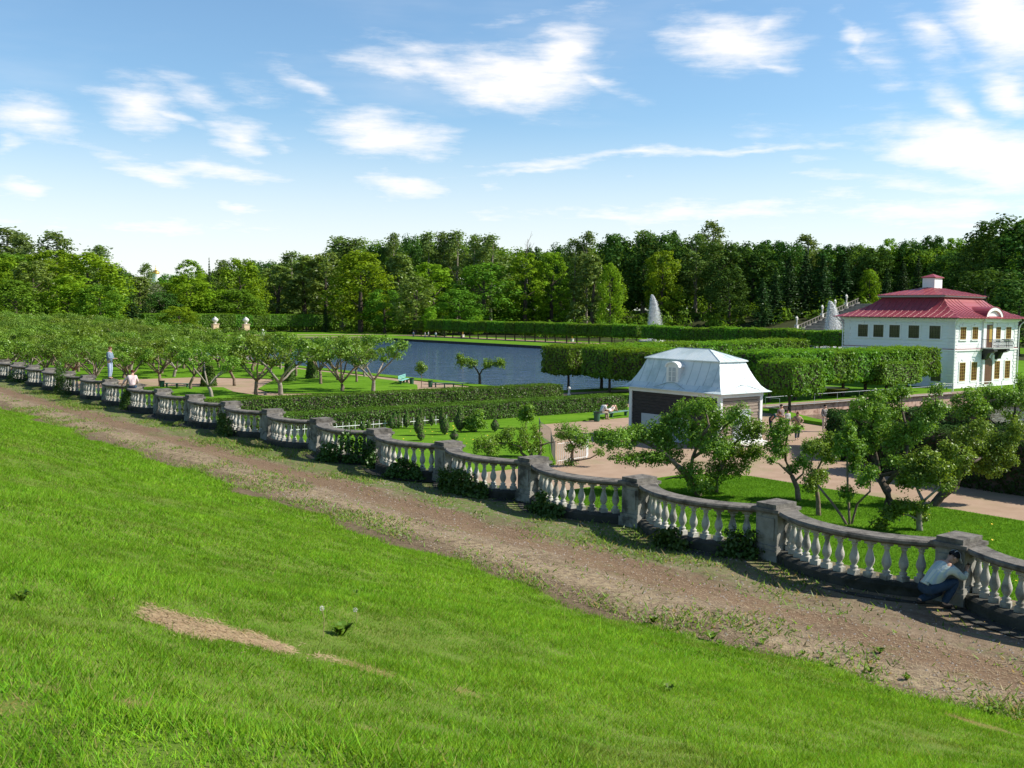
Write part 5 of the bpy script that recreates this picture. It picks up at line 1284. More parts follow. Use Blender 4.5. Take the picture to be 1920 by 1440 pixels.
# near orchard trees: limbs and leaf pads read off the photo, spread over real depth round each trunk
def pad_tree(name, label, base, limbs, pads, leaf=.10, mt=None, bark='bark', seed=1, zbase=G, spread=.7, dens=1.0):
    r = np.random.default_rng(seed); R_ = random.Random(seed); b = at(base[0], base[1], zbase); d = dep(b); k = d / F_PX
    t = thing(name, label, 'tree', b); mb = MB(); cache = {}
    def L(p, off=0.0):
        dx = (p[0] - base[0]) * k; dz = (base[1] - p[1]) * k
        return Vector((RIGHT_H.x * dx + FWD.x * off, RIGHT_H.y * dx + FWD.y * off, dz + 0.0))
    def off(p):
        if p not in cache: cache[p] = 0.0 if p == base else R_.uniform(-spread, spread) * min(1, math.hypot(p[0] - base[0], p[1] - base[1]) / 80) ** 1.8
        return cache[p]
    for (r0, r1, pts) in limbs: limb_tube(mb, [L(p, off(p)) if p != base else Vector((0, 0, -.15)) for p in pts], r0 * k, r1 * k, 8, min(.016, .08 * r0 * k), R_)
    tips = [(p, L(p, off(p))) for (_, _, pts) in limbs for p in pts[1:]]
    V = []
    for (px, py, rx, ry) in pads:
        near = min(tips, key=lambda q: math.hypot(q[0][0] - px, q[0][1] - py)); o0 = off(near[0])
        ro = o0 + R_.uniform(-.6, .6) * spread * .6; c = L((px, py), ro)
        limb_tube(mb, [near[1], (near[1] + c) / 2 + Vector((0, 0, -.05)), c], 1.2 * k, .5 * k, 5, .03, R_)
        a, bb = rx * k * 1.14, ry * k * 1.14; rad3 = (a + bb) * .5
        Rm = np.array([[RIGHT_H.x, RIGHT_H.y, 0], [FWD.x, FWD.y, 0], [0, 0, 1]])
        # leaf rosettes gathered on short spurs
        ns = max(10, int(10.0 * rx * ry / 100 * 3.4 * dens)); dd = sphere_dirs(r, ns); rr = r.random((ns, 1)) ** .45
        ctr = (dd * rr * np.array([a, rad3, bb])) @ Rm + np.array(c)
        nl = 8; C = np.repeat(ctr, nl, 0) + r.normal(size=(ns * nl, 3)) * leaf * .62
        N = np.repeat(dd @ Rm, nl, 0) * .5 + np.array([0, 0, .5]) + r.normal(size=(ns * nl, 3)) * .45
        V.append(leaf_verts(r, C, N, leaf * (.7 + .6 * r.random((ns * nl, 1))), .6))
    link('crown', poly_mesh(name + '_crown', np.concatenate(V), 4, mt or M['leaf_orchard']), t); mb.build('trunk', M[bark], t, True); return t
pad_tree('orchard_tree', 'spreading old orchard tree in front of the pavilion, its long low limb reaching left', (1316, 932),
 [(6.5, 5, [(1316, 932), (1290, 895), (1265, 870)]), (4, 2, [(1265, 870), (1240, 846), (1200, 829), (1150, 826)]), (3.2, 1.5, [(1265, 870), (1250, 850), (1205, 858), (1175, 858)]), (2, .8, [(1288, 895), (1262, 896), (1247, 901)]),
  (4, 2, [(1290, 895), (1300, 860), (1310, 820), (1302, 775)]), (3.2, 1.5, [(1310, 820), (1322, 795), (1320, 765)]), (3.5, 1.5, [(1300, 860), (1335, 825), (1360, 800), (1375, 775)]), (2.5, 1, [(1335, 825), (1310, 815), (1285, 805), (1262, 790)])],
 [(1142, 822, 32, 20), (1125, 815, 18, 12), (1176, 826, 28, 18), (1205, 816, 34, 16), (1245, 812, 34, 22), (1188, 860, 44, 12), (1228, 858, 30, 13), (1268, 792, 26, 20), (1290, 768, 24, 15), (1318, 760, 25, 15), (1300, 810, 30, 26), (1350, 790, 30, 24), (1372, 772, 22, 18), (1332, 830, 30, 22), (1260, 852, 22, 18), (1290, 880, 26, 16), (1310, 905, 24, 16), (1240, 835, 20, 14)], seed=31, bark='bark')
pad_tree('orchard_tree', 'upright orchard tree with a pale trunk, just right of the spreading old one', (1343, 926),
 [(4.5, 3.5, [(1343, 926), (1341, 895), (1352, 865)]), (3, 1.5, [(1352, 865), (1375, 835), (1395, 805)]), (2.5, 1.2, [(1352, 865), (1345, 840), (1350, 815)]), (2.2, 1, [(1375, 835), (1405, 835)])],
 [(1345, 882, 30, 20), (1378, 876, 24, 14), (1370, 842, 28, 20), (1400, 850, 22, 18), (1392, 802, 26, 22), (1412, 800, 18, 14), (1412, 838, 18, 13), (1352, 850, 20, 16), (1330, 905, 14, 12)], seed=32)
pad_tree('orchard_tree', 'slim orchard tree with a dark forked trunk and an upright crown at the walk edge', (1498, 941),
 [(5.5, 4, [(1498, 941), (1494, 915), (1484, 892)]), (3, 2, [(1484, 892), (1478, 866), (1472, 840), (1470, 800)]), (2.6, 1, [(1484, 892), (1455, 867), (1437, 862)]), (2.4, 1, [(1488, 900), (1500, 886), (1502, 870)])],
 [(1455, 832, 18, 26), (1460, 800, 16, 18), (1446, 812, 12, 14), (1486, 802, 13, 7), (1500, 864, 18, 14), (1488, 882, 12, 9), (1466, 850, 14, 12), (1437, 858, 12, 6)], seed=33)
pad_tree('orchard_tree', 'orchard tree with a bent pale trunk left of the thin forked stems', (1536, 970),
 [(5.2, 3.6, [(1536, 970), (1533, 940), (1530, 912)]), (2.6, 1.4, [(1532, 912), (1536, 880), (1537, 840)]), (1.8, .8, [(1537, 850), (1560, 848), (1580, 846)]), (2.0, .9, [(1530, 912), (1522, 880), (1518, 845)])],
 [(1518, 836, 22, 13), (1530, 896, 22, 13), (1518, 910, 16, 11), (1556, 830, 26, 18), (1540, 850, 16, 12), (1508, 832, 12, 10), (1545, 890, 12, 9)], seed=34)
pad_tree('orchard_tree', 'thin orchard tree of three bare forked stems right behind the rail', (1594, 987),
 [(2.5, 1.6, [(1594, 987), (1590, 945), (1591, 885), (1590, 840)]), (2.4, 1.4, [(1594, 987), (1607, 945), (1618, 915), (1622, 900)]), (3.0, 2.0, [(1594, 987), (1578, 968), (1558, 940), (1540, 915)])],
 [(1582, 922, 15, 13), (1602, 842, 18, 20), (1606, 872, 15, 15), (1612, 896, 14, 13), (1619, 880, 12, 11), (1585, 824, 18, 14), (1592, 806, 12, 11), (1576, 848, 14, 12)], seed=35, bark='bark')
pad_tree('orchard_tree', 'thick trunked old orchard tree with the tall tangled crown before the yew hedge', (1668, 952),
 [(9, 7, [(1668, 952), (1662, 920), (1655, 897)]), (5, 2.4, [(1655, 897), (1650, 860), (1642, 815), (1630, 775)]), (4.5, 2, [(1660, 905), (1684, 860), (1696, 815), (1700, 770)]), (2.6, 1.8, [(1620, 868), (1655, 868), (1693, 874)]), (3.5, 1.6, [(1655, 897), (1675, 880), (1668, 858)]), (2.5, 1, [(1642, 815), (1610, 790), (1596, 765)]), (2.5, 1, [(1696, 815), (1722, 790), (1738, 765)])],
 [(1600, 762, 22, 18), (1625, 746, 20, 14), (1640, 778, 22, 20), (1680, 772, 26, 22), (1650, 812, 28, 22), (1690, 815, 30, 22), (1720, 792, 22, 22), (1660, 860, 20, 11), (1612, 792, 18, 16), (1740, 762, 22, 20), (1700, 736, 17, 12), (1735, 726, 13, 10), (1690, 748, 12, 11), (1632, 838, 24, 16), (1602, 826, 18, 14), (1668, 742, 15, 10), (1665, 836, 18, 12)], seed=36, bark='bark_dark', spread=1.0)
pad_tree('orchard_tree', 'leafy low orchard tree with shoots from its foot, right behind the rail', (1726, 999),
 [(6.5, 4.5, [(1726, 999), (1722, 965), (1720, 935)]), (3, 1.5, [(1720, 935), (1716, 905), (1722, 880)]), (2.5, 1, [(1720, 935), (1745, 905), (1755, 880)]), (2, .8, [(1722, 975), (1700, 965), (1672, 962)])],
 [(1670, 962, 20, 13), (1690, 946, 20, 12), (1652, 984, 14, 9), (1730, 966, 13, 15), (1722, 892, 28, 18), (1752, 880, 24, 18), (1710, 870, 24, 16), (1760, 904, 17, 12), (1735, 858, 24, 16), (1702, 905, 18, 13), (1712, 942, 14, 10)], seed=37, bark='bark_grey')
pad_tree('orchard_tree', 'orchard tree leaning to the right over the shaded walk, its crown spreading to the edge', (1742, 952),
 [(9, 7, [(1742, 952), (1764, 930), (1790, 908)]), (5, 2.5, [(1790, 908), (1800, 880), (1812, 860)]), (3, 1.6, [(1780, 858), (1812, 860), (1850, 856), (1880, 845)]), (3, 1.4, [(1800, 885), (1840, 870), (1872, 872)]), (2.5, 1, [(1812, 860), (1800, 835), (1782, 840)])],
 [(1780, 850, 28, 20), (1820, 840, 32, 20), (1860, 850, 32, 22), (1890, 832, 26, 22), (1870, 882, 28, 14), (1840, 872, 22, 14), (1792, 880, 18, 13), (1910, 806, 16, 22), (1832, 802, 22, 16), (1905, 866, 16, 14), (1765, 835, 16, 12), (1800, 815, 16, 12)], seed=38, bark='bark_dark', spread=1.0)
pad_tree('orchard_tree', 'farther orchard tree at the right edge with open branches against the pale canal', (1880, 868),
 [(4.5, 3, [(1880, 868), (1882, 830), (1890, 795)]), (2.6, 1.2, [(1890, 795), (1896, 770), (1894, 748)]), (2.4, 1, [(1890, 795), (1908, 778), (1918, 765)]), (2.4, 1, [(1886, 812), (1860, 790), (1846, 768)]), (2.2, 1, [(1860, 790), (1830, 775), (1806, 760)])],
 [(1800, 742, 19, 18), (1816, 762, 20, 17), (1850, 736, 20, 14), (1880, 742, 26, 17), (1906, 746, 19, 20), (1860, 762, 18, 11), (1900, 780, 17, 10), (1832, 772, 16, 12), (1790, 770, 13, 16), (1780, 750, 10, 10), (1912, 715, 14, 14)], seed=39, bark='bark_dark', leaf=.12, spread=.9)
pad_tree('orchard_tree', 'low orchard tree of several short crooked stems behind the rail, left of the white barrier', (1000, 860),
 [(3.4, 2.4, [(1000, 860), (992, 843), (985, 825)]), (3.2, 2.2, [(1000, 860), (978, 850), (977, 838)]), (3.4, 2.0, [(1000, 860), (1013, 850), (1013, 826)]), (1.8, .8, [(1013, 835), (1028, 830), (1042, 826)]), (1.8, .8, [(977, 838), (950, 832), (920, 832)])],
 [(910, 828, 20, 15), (936, 830, 22, 14), (952, 812, 15, 12), (966, 840, 18, 11), (980, 814, 13, 18), (1005, 815, 11, 19), (1010, 840, 13, 13), (922, 845, 15, 8), (895, 838, 10, 9), (990, 838, 14, 9)], seed=40)
pad_tree('orchard_tree', 'small orchard tree with a tufted crown directly before the white barrier', (1075, 873),
 [(3.4, 2.2, [(1075, 873), (1072, 852), (1074, 836)]), (1.6, .8, [(1074, 836), (1062, 818), (1058, 802)]), (1.6, .8, [(1074, 836), (1088, 822), (1094, 818)]), (2.0, .8, [(1076, 864), (1106, 859), (1122, 850)])],
 [(1060, 802, 20, 13), (1080, 815, 23, 17), (1095, 830, 13, 11), (1050, 814, 11, 11), (1070, 868, 13, 6), (1124, 846, 12, 7), (1072, 838, 14, 9), (1056, 878, 12, 5)], seed=41)
pad_tree('orchard_tree', 'two tufted crooked tree standing alone on the pond shore', (900, 721),
 [(3.2, 2.2, [(900, 721), (899, 703)]), (1.6, .9, [(899, 703), (893, 692), (886, 684), (872, 680)]), (1.6, .9, [(899, 703), (904, 693), (915, 687), (934, 680)])],
 [(868, 678, 11, 9), (884, 681, 10, 8), (915, 682, 11, 8), (934, 679, 10, 8), (862, 670, 6, 6), (940, 684, 7, 5)], seed=42, leaf=.19, bark='bark_dark', dens=2.2)
pad_tree('orchard_tree', 'small leafy bush tree between the topiary cones and the walk', (893, 812),
 [(1.6, .9, [(893, 812), (892, 800), (888, 785)]), (1.4, .7, [(892, 800), (900, 790)])],
 [(888, 790, 15, 11), (896, 778, 10, 11), (884, 802, 12, 8), (902, 796, 10, 8), (878, 794, 8, 8)], seed=43, leaf=.14, dens=1.3)
pad_tree('orchard_tree', 'round headed sapling before the middle of the nearer hedge', (987, 806),
 [(1.1, .7, [(987, 806), (986, 795), (987, 780)])], [(985, 775, 13, 13), (990, 768, 9, 8), (983, 784, 10, 6), (994, 778, 7, 8)], seed=44, leaf=.15, dens=1.5)

# leafy climbers and weeds growing up the foot of the balustrade
def creeper(px, py, w, h, n, label):
    b = at(px, py, 0.0); d = dep(b); k = d / F_PX; r = np.random.default_rng(int(px)); V = []; mb = MB()
    w *= 1.2; h *= 1.0; n = int(n * 1.9); m = max(5, int(w * k / .17))
    for i in range(m):
        q = (i + .5) / m - .5; hh = h * k * (1 - (2 * q) ** 2 * .55) * (.65 + .5 * r.random()); yq = b.y - q * w * k * 1.15; xq = front_x(yq) - .12
        for j in range(3):                                        # tiers of foliage, mounded at the foot and thinner upwards
            f = (j + .5) / 3; V.append(clump_leaves(r, (xq - b.x - .10 * (1 - f) + .05 * r.normal(), yq - b.y + .05 * r.normal(), hh * f), (.24 * (1.1 - .5 * f), .22, hh * .24), n // m // 3, .095, .4, .8, .9))
        if i % 2 == 0: mb.tube([(xq - b.x + .05, yq - b.y, -.05), (xq - b.x, yq - b.y + .03, hh * .4), (xq - b.x + .03, yq - b.y + .05, hh * .7)], [.014, .01, .006], 4)
    o = link('climbing_shrub', poly_mesh('climbing_shrub', np.concatenate(V), 4, M['leaf_creeper'])); o.location = b; tag(o, label, 'shrub', 'shrubs along the balustrade foot')
    mb.build('stem', M['bark'], o)
def front_x(y):
    k = math.floor((y - Y0B) / BAY); q = (y - Y0B - k * BAY) / BAY
    return XB - .28 - (.62 * math.sin(min(1, max(0, (q - .06) / .88)) * math.pi))
for a in [(1408, 1040, 40, 52, 500, 'small creeper on the balusters left of the second pillar from the right'), (1275, 1022, 42, 40, 560, 'creeper spilling over the plinth below the spreading old tree'),
          (1030, 965, 60, 40, 700, 'creeper along the plinth beside the low many stemmed tree'), (860, 925, 100, 52, 1500, 'dense dark shrub swallowing the bay below the squat topiary'),
          (735, 900, 50, 50, 760, 'shrub climbing beside the pillar in the middle of the balustrade'), (632, 872, 110, 60, 1500, 'large sloping shrub half covering the bay below the white fence'),
          (440, 812, 80, 42, 900, 'long low shrub at the plinth below the oval lawn'), (255, 765, 50, 42, 600, 'shrub before the bay where the person in white leans'),
          (130, 738, 66, 62, 1000, 'big dark shrub hiding the bays left of the standing person'), (66, 716, 50, 26, 400, 'low shrub at the foot of the balustrade near the left edge')]: creeper(*a)
#@@PART5
# ------------------------------------------------------------------ people
def person(name, label, loc, rotz, J, looks, group=None, scale=1.0, detail=1):
    """J: joints in metres, local frame facing +y, x to the person's right"""
    t = thing('person', label, 'person', loc, rotz, group); t.scale = (scale,) * 3
    J = {k: Vector(v) for k, v in J.items()}
    if 'nose' not in J: J['nose'] = J['head'] + J.get('face', Vector((0, 1, 0))).normalized() * .115 + Vector((0, 0, -.02))
    J.pop('face', None)
    Rr = dict(pelvis=.135, waist=.12, chest=.15, neck=.055, head=.092, crown=.085, nose=.014, rs=.07, re=.042, rw=.030, rp=.034, ls=.07, le=.042, lw=.030, lp=.034,
              rhip=.095, rk=.062, ra=.043, rt=.035, lhip=.095, lk=.062, la=.043, lt=.035)
    J['crown'] = J.get('crown', J['head'] + (J['head'] - J['neck']).normalized() * .075)
    E_ = [('pelvis', 'waist'), ('waist', 'chest'), ('chest', 'neck'), ('neck', 'head'), ('head', 'crown'), ('head', 'nose'), ('chest', 'rs'), ('rs', 're'), ('re', 'rw'), ('rw', 'rp'), ('chest', 'ls'), ('ls', 'le'), ('le', 'lw'), ('lw', 'lp'),
          ('pelvis', 'rhip'), ('rhip', 'rk'), ('rk', 'ra'), ('ra', 'rt'), ('pelvis', 'lhip'), ('lhip', 'lk'), ('lk', 'la'), ('la', 'lt')]
    for s_, sg in (('r', 1), ('l', -1)):                # a hand: palm, four fingers, thumb
        w, p = J[s_ + 'w'], J[s_ + 'p']; d = (p - w).normalized(); side = d.cross(Vector((0, 0, 1)))
        if side.length < .2: side = d.cross(Vector((1, 0, 0)))
        side.normalize(); curl = side.cross(d).normalized(); curl = curl if curl.z < 0 else -curl
        if detail:
            for i, (o, L) in enumerate(((-.03, .060), (-.01, .072), (.01, .068), (.03, .052))):
                a, b = s_ + 'f%da' % i, s_ + 'f%db' % i; J[a] = p + side * o * 1.1 + d * .035; J[b] = J[a] + d * L * .7 + curl * L * .55
                Rr[a] = .0105; Rr[b] = .008; E_ += [(s_ + 'p', a), (a, b)]
            J[s_ + 'th'] = p + side * .045 * -sg + d * .018 + curl * .02; Rr[s_ + 'th'] = .010; E_.append((s_ + 'p', s_ + 'th'))
    body = link('body', skin_mesh('person_body', J, E_, Rr, 'pelvis', 1 + (detail > 1), M['skin']), t)
    def garment(nm, keys, edges, rad_, mt, root):
        return link(nm, skin_mesh(nm, {k: J[k] for k in keys}, edges, rad_, root, 1 + (detail > 1), mt), t)
    g = lambda k, f=1.0, a=.014: Rr[k] * f + a
    # top
    keys = ['waist', 'chest', 'rs', 'ls']; rr_ = {'waist': .15, 'chest': .17, 'rs': .092, 'ls': .092}
    J['hem'] = J['pelvis'].lerp(J['waist'], looks.get('hem', .45)); keys.append('hem'); rr_['hem'] = .152
    J['col'] = J['chest'].lerp(J['neck'], .55); keys.append('col'); rr_['col'] = .085
    ed = [('hem', 'waist'), ('waist', 'chest'), ('chest', 'col'), ('chest', 'rs'), ('chest', 'ls')]
    for s_ in 'rl':
        if looks.get('sleeve', 'long') == 'long':
            J[s_ + 'cuff'] = J[s_ + 'e'].lerp(J[s_ + 'w'], .88); keys += [s_ + 'e', s_ + 'cuff']; rr_[s_ + 'e'] = .062; rr_[s_ + 'cuff'] = .046; ed += [(s_ + 's', s_ + 'e'), (s_ + 'e', s_ + 'cuff')]
        else:
            J[s_ + 'cuff'] = J[s_ + 's'].lerp(J[s_ + 'e'], .75); keys += [s_ + 'cuff']; rr_[s_ + 'cuff'] = .068; ed += [(s_ + 's', s_ + 'cuff')]
    garment(looks.get('top_name', 'shirt'), keys, ed, rr_, looks['top'], 'waist')
    J['belt'] = J['pelvis'].lerp(J['waist'], .4)
    keys = ['pelvis', 'belt', 'rhip', 'lhip']; rr_ = {'pelvis': .165, 'belt': .148, 'rhip': .122, 'lhip': .122}; ed = [('pelvis', 'belt'), ('pelvis', 'rhip'), ('pelvis', 'lhip')]
    for s_ in 'rl':
        if looks.get('legs', 'long') == 'long':
            J[s_ + 'hemleg'] = J[s_ + 'k'].lerp(J[s_ + 'a'], .99); keys += [s_ + 'k', s_ + 'hemleg']; rr_[s_ + 'k'] = .082; rr_[s_ + 'hemleg'] = .066; ed += [(s_ + 'hip', s_ + 'k'), (s_ + 'k', s_ + 'hemleg')]
        else:
            J[s_ + 'hemleg'] = J[s_ + 'hip'].lerp(J[s_ + 'k'], .7); keys += [s_ + 'hemleg']; rr_[s_ + 'hemleg'] = .09; ed += [(s_ + 'hip', s_ + 'hemleg')]
    garment('trousers', keys, ed, rr_, looks['trousers'], 'pelvis')
    for s_ in 'rl':
        a, b = J[s_ + 'a'], J[s_ + 't']; J[s_ + 'heel'] = a + (a - b) * .25 + Vector((0, 0, 0)); J[s_ + 'heel'].z = min(a.z, b.z + .02)
        garment('shoe', [s_ + 'heel', s_ + 't'], [(s_ + 'heel', s_ + 't')], {s_ + 'heel': .046, s_ + 't': .042}, looks['shoes'], s_ + 't')
    hb = J['head']; up = (J['crown'] - J['head']).normalized(); fw = (J['nose'] - J['head']); fw = (fw - up * fw.dot(up)).normalized(); sd_ = fw.cross(up).normalized()
    mt = Matrix((sd_, fw, up)).transposed().to_4x4(); mt.translation = hb + up * .045 - fw * .014
    mb = MB(); n = 12; prof = [(math.cos(a), math.sin(a)) for a in np.linspace(-.75 if looks.get('hair_len', 0) else -.25, 1.56, 7)]; vs = []; fs = []
    for (c, z) in prof:
        for i in range(n):
            a = 6.283 * i / n; front = math.sin(a); zz = z * .105
            if z < .25 and front > .35: zz = .25 * .105 + (.01 if front > .7 else 0)
            ext = looks.get('hair_len', 0) * (-z if z < 0 else 0)
            vs.append(mt @ Vector((c * .092 * math.cos(a) if z >= 0 else .088 * math.cos(a), (c if z >= 0 else 1) * .108 * front, zz - ext)))
    for j in range(len(prof) - 1):
        for i in range(n): fs.append((j * n + i, j * n + (i + 1) % n, (j + 1) * n + (i + 1) % n, (j + 1) * n + i))
    fs.append(tuple((len(prof) - 1) * n + i for i in range(n))); mb.add(vs, fs)
    hair = mb.build('cap' if looks.get('cap') else 'hair', looks['hair'], t, True)
    if looks.get('cap'):
        mb = MB(); P_ = [mt @ Vector((x, y, z)) for (x, y, z) in ((-.085, .075, .032), (.085, .075, .032), (.07, .165, .012), (0, .19, .008), (-.07, .165, .012))]
        mb.add(P_ + [p + up * .012 for p in P_], [(4, 3, 2, 1, 0), (5, 6, 7, 8, 9)] + [(i, (i + 1) % 5, 5 + (i + 1) % 5, 5 + i) for i in range(5)]); mb.build('peak', looks['peak'], hair)
        mb = MB()
        for a0 in (.9, 2.25, 4.0, 5.4):
            mb.tube([mt @ Vector((.097 * math.cos(q) * math.cos(a0), .113 * math.cos(q) * math.sin(a0), .110 * math.sin(q))) for q in np.linspace(.3, 1.5, 6)], [.007] * 6, 4)
        mb.build('piping', looks['peak'], hair)
    mb = MB()
    for sx in (-.034, .034): mb.lathe([(.002, -.009), (.011, -.004), (.011, .004), (.002, .009)], mt @ Vector((sx, .098, -.040)), 6)
    mb.build('eyes', M['iron'], t)
    mb = MB(); mb.tube([mt @ Vector((-.022, .094, -.10)), mt @ Vector((0, .101, -.103)), mt @ Vector((.022, .094, -.10))], [.006] * 3, 5); mb.build('mouth', cloth('lip', (.38, .14, .11)), t)
    mb = MB()
    for sx in (-.095, .095): mb.lathe([(.006, -.03), (.02, -.012), (.022, .012), (.008, .03)], mt @ Vector((sx, -.005, -.045)), 6)
    mb.build('ears', M['skin'], t)
    return t
STAND = dict(pelvis=(0, 0, .95), waist=(0, 0, 1.10), chest=(0, .0, 1.32), neck=(0, .01, 1.50), head=(0, .03, 1.62), rs=(.18, 0, 1.42), re=(.24, -.03, 1.14), rw=(.23, .08, .92), rp=(.23, .12, .84),
             ls=(-.18, 0, 1.42), le=(-.24, -.03, 1.14), lw=(-.23, .08, .92), lp=(-.23, .12, .84), rhip=(.09, 0, .90), rk=(.10, .03, .49), ra=(.10, 0, .09), rt=(.12, .16, .045), lhip=(-.09, 0, .90), lk=(-.10, .03, .49), la=(-.10, 0, .09), lt=(-.12, .16, .045))
def pose(**kw): d = dict(STAND); d.update(kw); return d
RZ_RIGHT = math.atan2(RIGHT_H.y, RIGHT_H.x) - math.pi / 2           # facing image right
RZ_AWAY = math.atan2(FWD.y, FWD.x) - math.pi / 2
RZ_US = RZ_AWAY + math.pi; RZ_LEFT = RZ_RIGHT + math.pi
jeans = cloth('blue_denim', (.022, .045, .085), (.045, .075, .125)); pale_jeans = cloth('pale_denim', (.30, .36, .50), (.40, .45, .58)); dark = cloth('dark', (.018, .018, .022))
brown_hair = cloth('brown_hair', (.09, .045, .025), (.14, .07, .035)); dark_hair = cloth('dark_hair', (.02, .014, .012)); red_hair = cloth('dark_red_hair', (.07, .012, .014)); leather = cloth('shoe_leather', (.05, .04, .035)); white_cloth = cloth('white', (.72, .70, .68), (.6, .58, .56))
# crouching photographer
def plaid():
    m, k = material('striped_shirt_cloth'); P = k.n('ShaderNodeTexCoord').outputs['Object']; sx = k.n('ShaderNodeSeparateXYZ'); k.l(P, sx.inputs[0])
    st = k.smooth(k.math('SINE', k.math('MULTIPLY', sx.outputs[0], 95)), -.2, .7); st2 = k.smooth(k.math('SINE', k.math('MULTIPLY', sx.outputs[0], 31)), .3, .8)
    c = k.mix(st, (.52, .60, .52), (.40, .50, .56)); c = k.mix(st2, c, (.66, .70, .62))
    b = k.n('ShaderNodeBsdfPrincipled', i_Roughness=.85); k.l(c, b.inputs['Base Color']); bn = k.n('ShaderNodeBump', i_Strength=.4, i_Distance=.03); k.l(k.noise(P, 9, 4).outputs['Fac'], bn.inputs['Height']); k.l(bn.outputs[0], b.inputs['Normal'])
    o = k.n('ShaderNodeOutputMaterial'); k.l(b.outputs[0], o.inputs[0]); return m
CR = dict(pelvis=(0, -.12, .36), waist=(0, -.02, .50), chest=(0, .15, .68), neck=(.02, .27, .795), head=(.03, .355, .865), face=(.1, .95, -.22), rs=(.19, .20, .74), re=(.27, .42, .55), rw=(.14, .56, .66), rp=(.10, .60, .71),
          ls=(-.16, .20, .74), le=(-.20, .42, .58), lw=(-.02, .56, .68), lp=(.02, .60, .72), rhip=(.10, -.10, .35), rk=(.16, .36, .50), ra=(.14, .12, .09), rt=(.16, .29, .045), lhip=(-.10, -.12, .35), lk=(-.18, .30, .20), la=(-.16, -.16, .10), lt=(-.17, -.02, .05))
pb = at(1752, 1140, 0.0)
crp = person('person', 'crouching person in striped pale shirt and black white cap, aiming a camera through the balusters', pb - RIGHT_H * .02 + FWD * .05, RZ_RIGHT + .25, CR,
       dict(top=plaid(), trousers=jeans, shoes=leather, hair=dark, cap=True, peak=white_cloth, hem=.12), detail=2)
cam_t = thing('compact_camera', 'small dark camera held up by the crouching person', 'camera', (0, 0, 0))
cmm = Matrix.Translation(pb - RIGHT_H * .02 + FWD * .05) @ Matrix.Rotation(RZ_RIGHT + .25, 4, 'Z')
cam_t.matrix_world = cmm @ Matrix.Translation((.05, .655, .735))
mb = MB(); mb.box(-.055, .055, -.015, .015, -.035, .035); mb.build('case', M['iron'], cam_t)
mb = MB(); mb.tube([(0, .015, 0), (0, .045, 0)], [.026, .022], 10); mb.build('lens', M['glass'], cam_t)
# standing on the balustrade
pt = Vector((XB + .02, Y0B + 12 * BAY + .02, 1.197))
person('person', 'person in a denim jacket and pale jeans standing on top of the balustrade', pt, RZ_RIGHT - .1, pose(rw=(.10, .30, 1.12), re=(.24, .05, 1.14), rp=(.06, .36, 1.13), lw=(-.06, .30, 1.10), le=(-.24, .06, 1.13), lp=(-.02, .36, 1.12), face=(.1, 1, .1), la=(-.10, -.04, .09), lt=(-.11, .12, .045)),
       dict(top=cloth('washed_denim', (.14, .19, .25), (.20, .26, .33)), top_name='jacket', trousers=pale_jeans, shoes=leather, hair=brown_hair))
SIT = dict(pelvis=(0, 0, .10), waist=(0, .02, .26), chest=(0, .08, .48), neck=(0, .12, .65), head=(0, .15, .77), rs=(.18, .08, .58), re=(.24, .18, .34), rw=(.20, .36, .26), rp=(.19, .42, .23), ls=(-.18, .08, .58), le=(-.36, .16, .40), lw=(-.48, .25, .20), lp=(-.52, .29, .14),
           rhip=(.09, .02, .08), rk=(.11, .46, .06), ra=(.11, .50, -.36), rt=(.12, .65, -.41), lhip=(-.09, .02, .08), lk=(-.11, .46, .06), la=(-.11, .50, -.36), lt=(-.12, .65, -.41))
bx_, by_ = bay_arc(10, 0, 3)[1]
sp = Vector((XB - .02, Y0B + 10 * BAY + 2.7, 1.06)); q_ = bay_arc(10, .0, 25)[17]; sp = Vector((q_[0], q_[1], 1.06))
person('person', 'person with dark red hair and pale pink shirt sitting on the rail, back turned', sp, RZ_AWAY + .25, SIT,
       dict(top=cloth('pale_pink', (.72, .58, .57), (.66, .50, .50)), trousers=jeans, shoes=leather, hair=red_hair))
# the pair on the bench by the hedge
def bench(p, ang, L, label, n=3, z=G, h=.45, back=False, mt=None):
    t = thing('park_bench', label, 'bench', (p.x, p.y, z), ang); mt = mt or M['bench_green']
    mb = MB(); 
    for y in (-.16, -.055, .05, .155): mb.box(-L / 2, L / 2, y - .045, y + .045, h - .04, h)
    mb.build('seat', mt, t)
    for i in range(n):
        x = -L / 2 + .25 + (L - .5) * i / max(1, n - 1); mb = MB(); mb.box(x - .05, x + .05, -.18, .18, h - .11, h - .042); mb.box(x - .05, x + .05, -.10, .10, .06, h - .112); mb.box(x - .06, x + .06, -.19, .19, -.02, .058); mb.build('leg', M['bin_green'], t)
    if back:
        mb = MB()
        for z_ in (.58, .72, .86): mb.box(-L / 2, L / 2, .19, .225, z_ - .045, z_ + .045)
        mb.build('backrest', mt, t)
    return t
BP = [(at(1119, 788, G), at(1173, 781, G))]
pa_, pb_ = BP[0]; mid = (pa_ + pb_) / 2; angb = math.atan2(pb_.y - pa_.y, pb_.x - pa_.x)
bench(mid, angb, (pb_ - pa_).length + .5, 'green bench before the nearer hedge with two people on it')
ux = Vector((math.cos(angb), math.sin(angb), 0))
p1 = pa_ + ux * .55; p1.z = G + .45
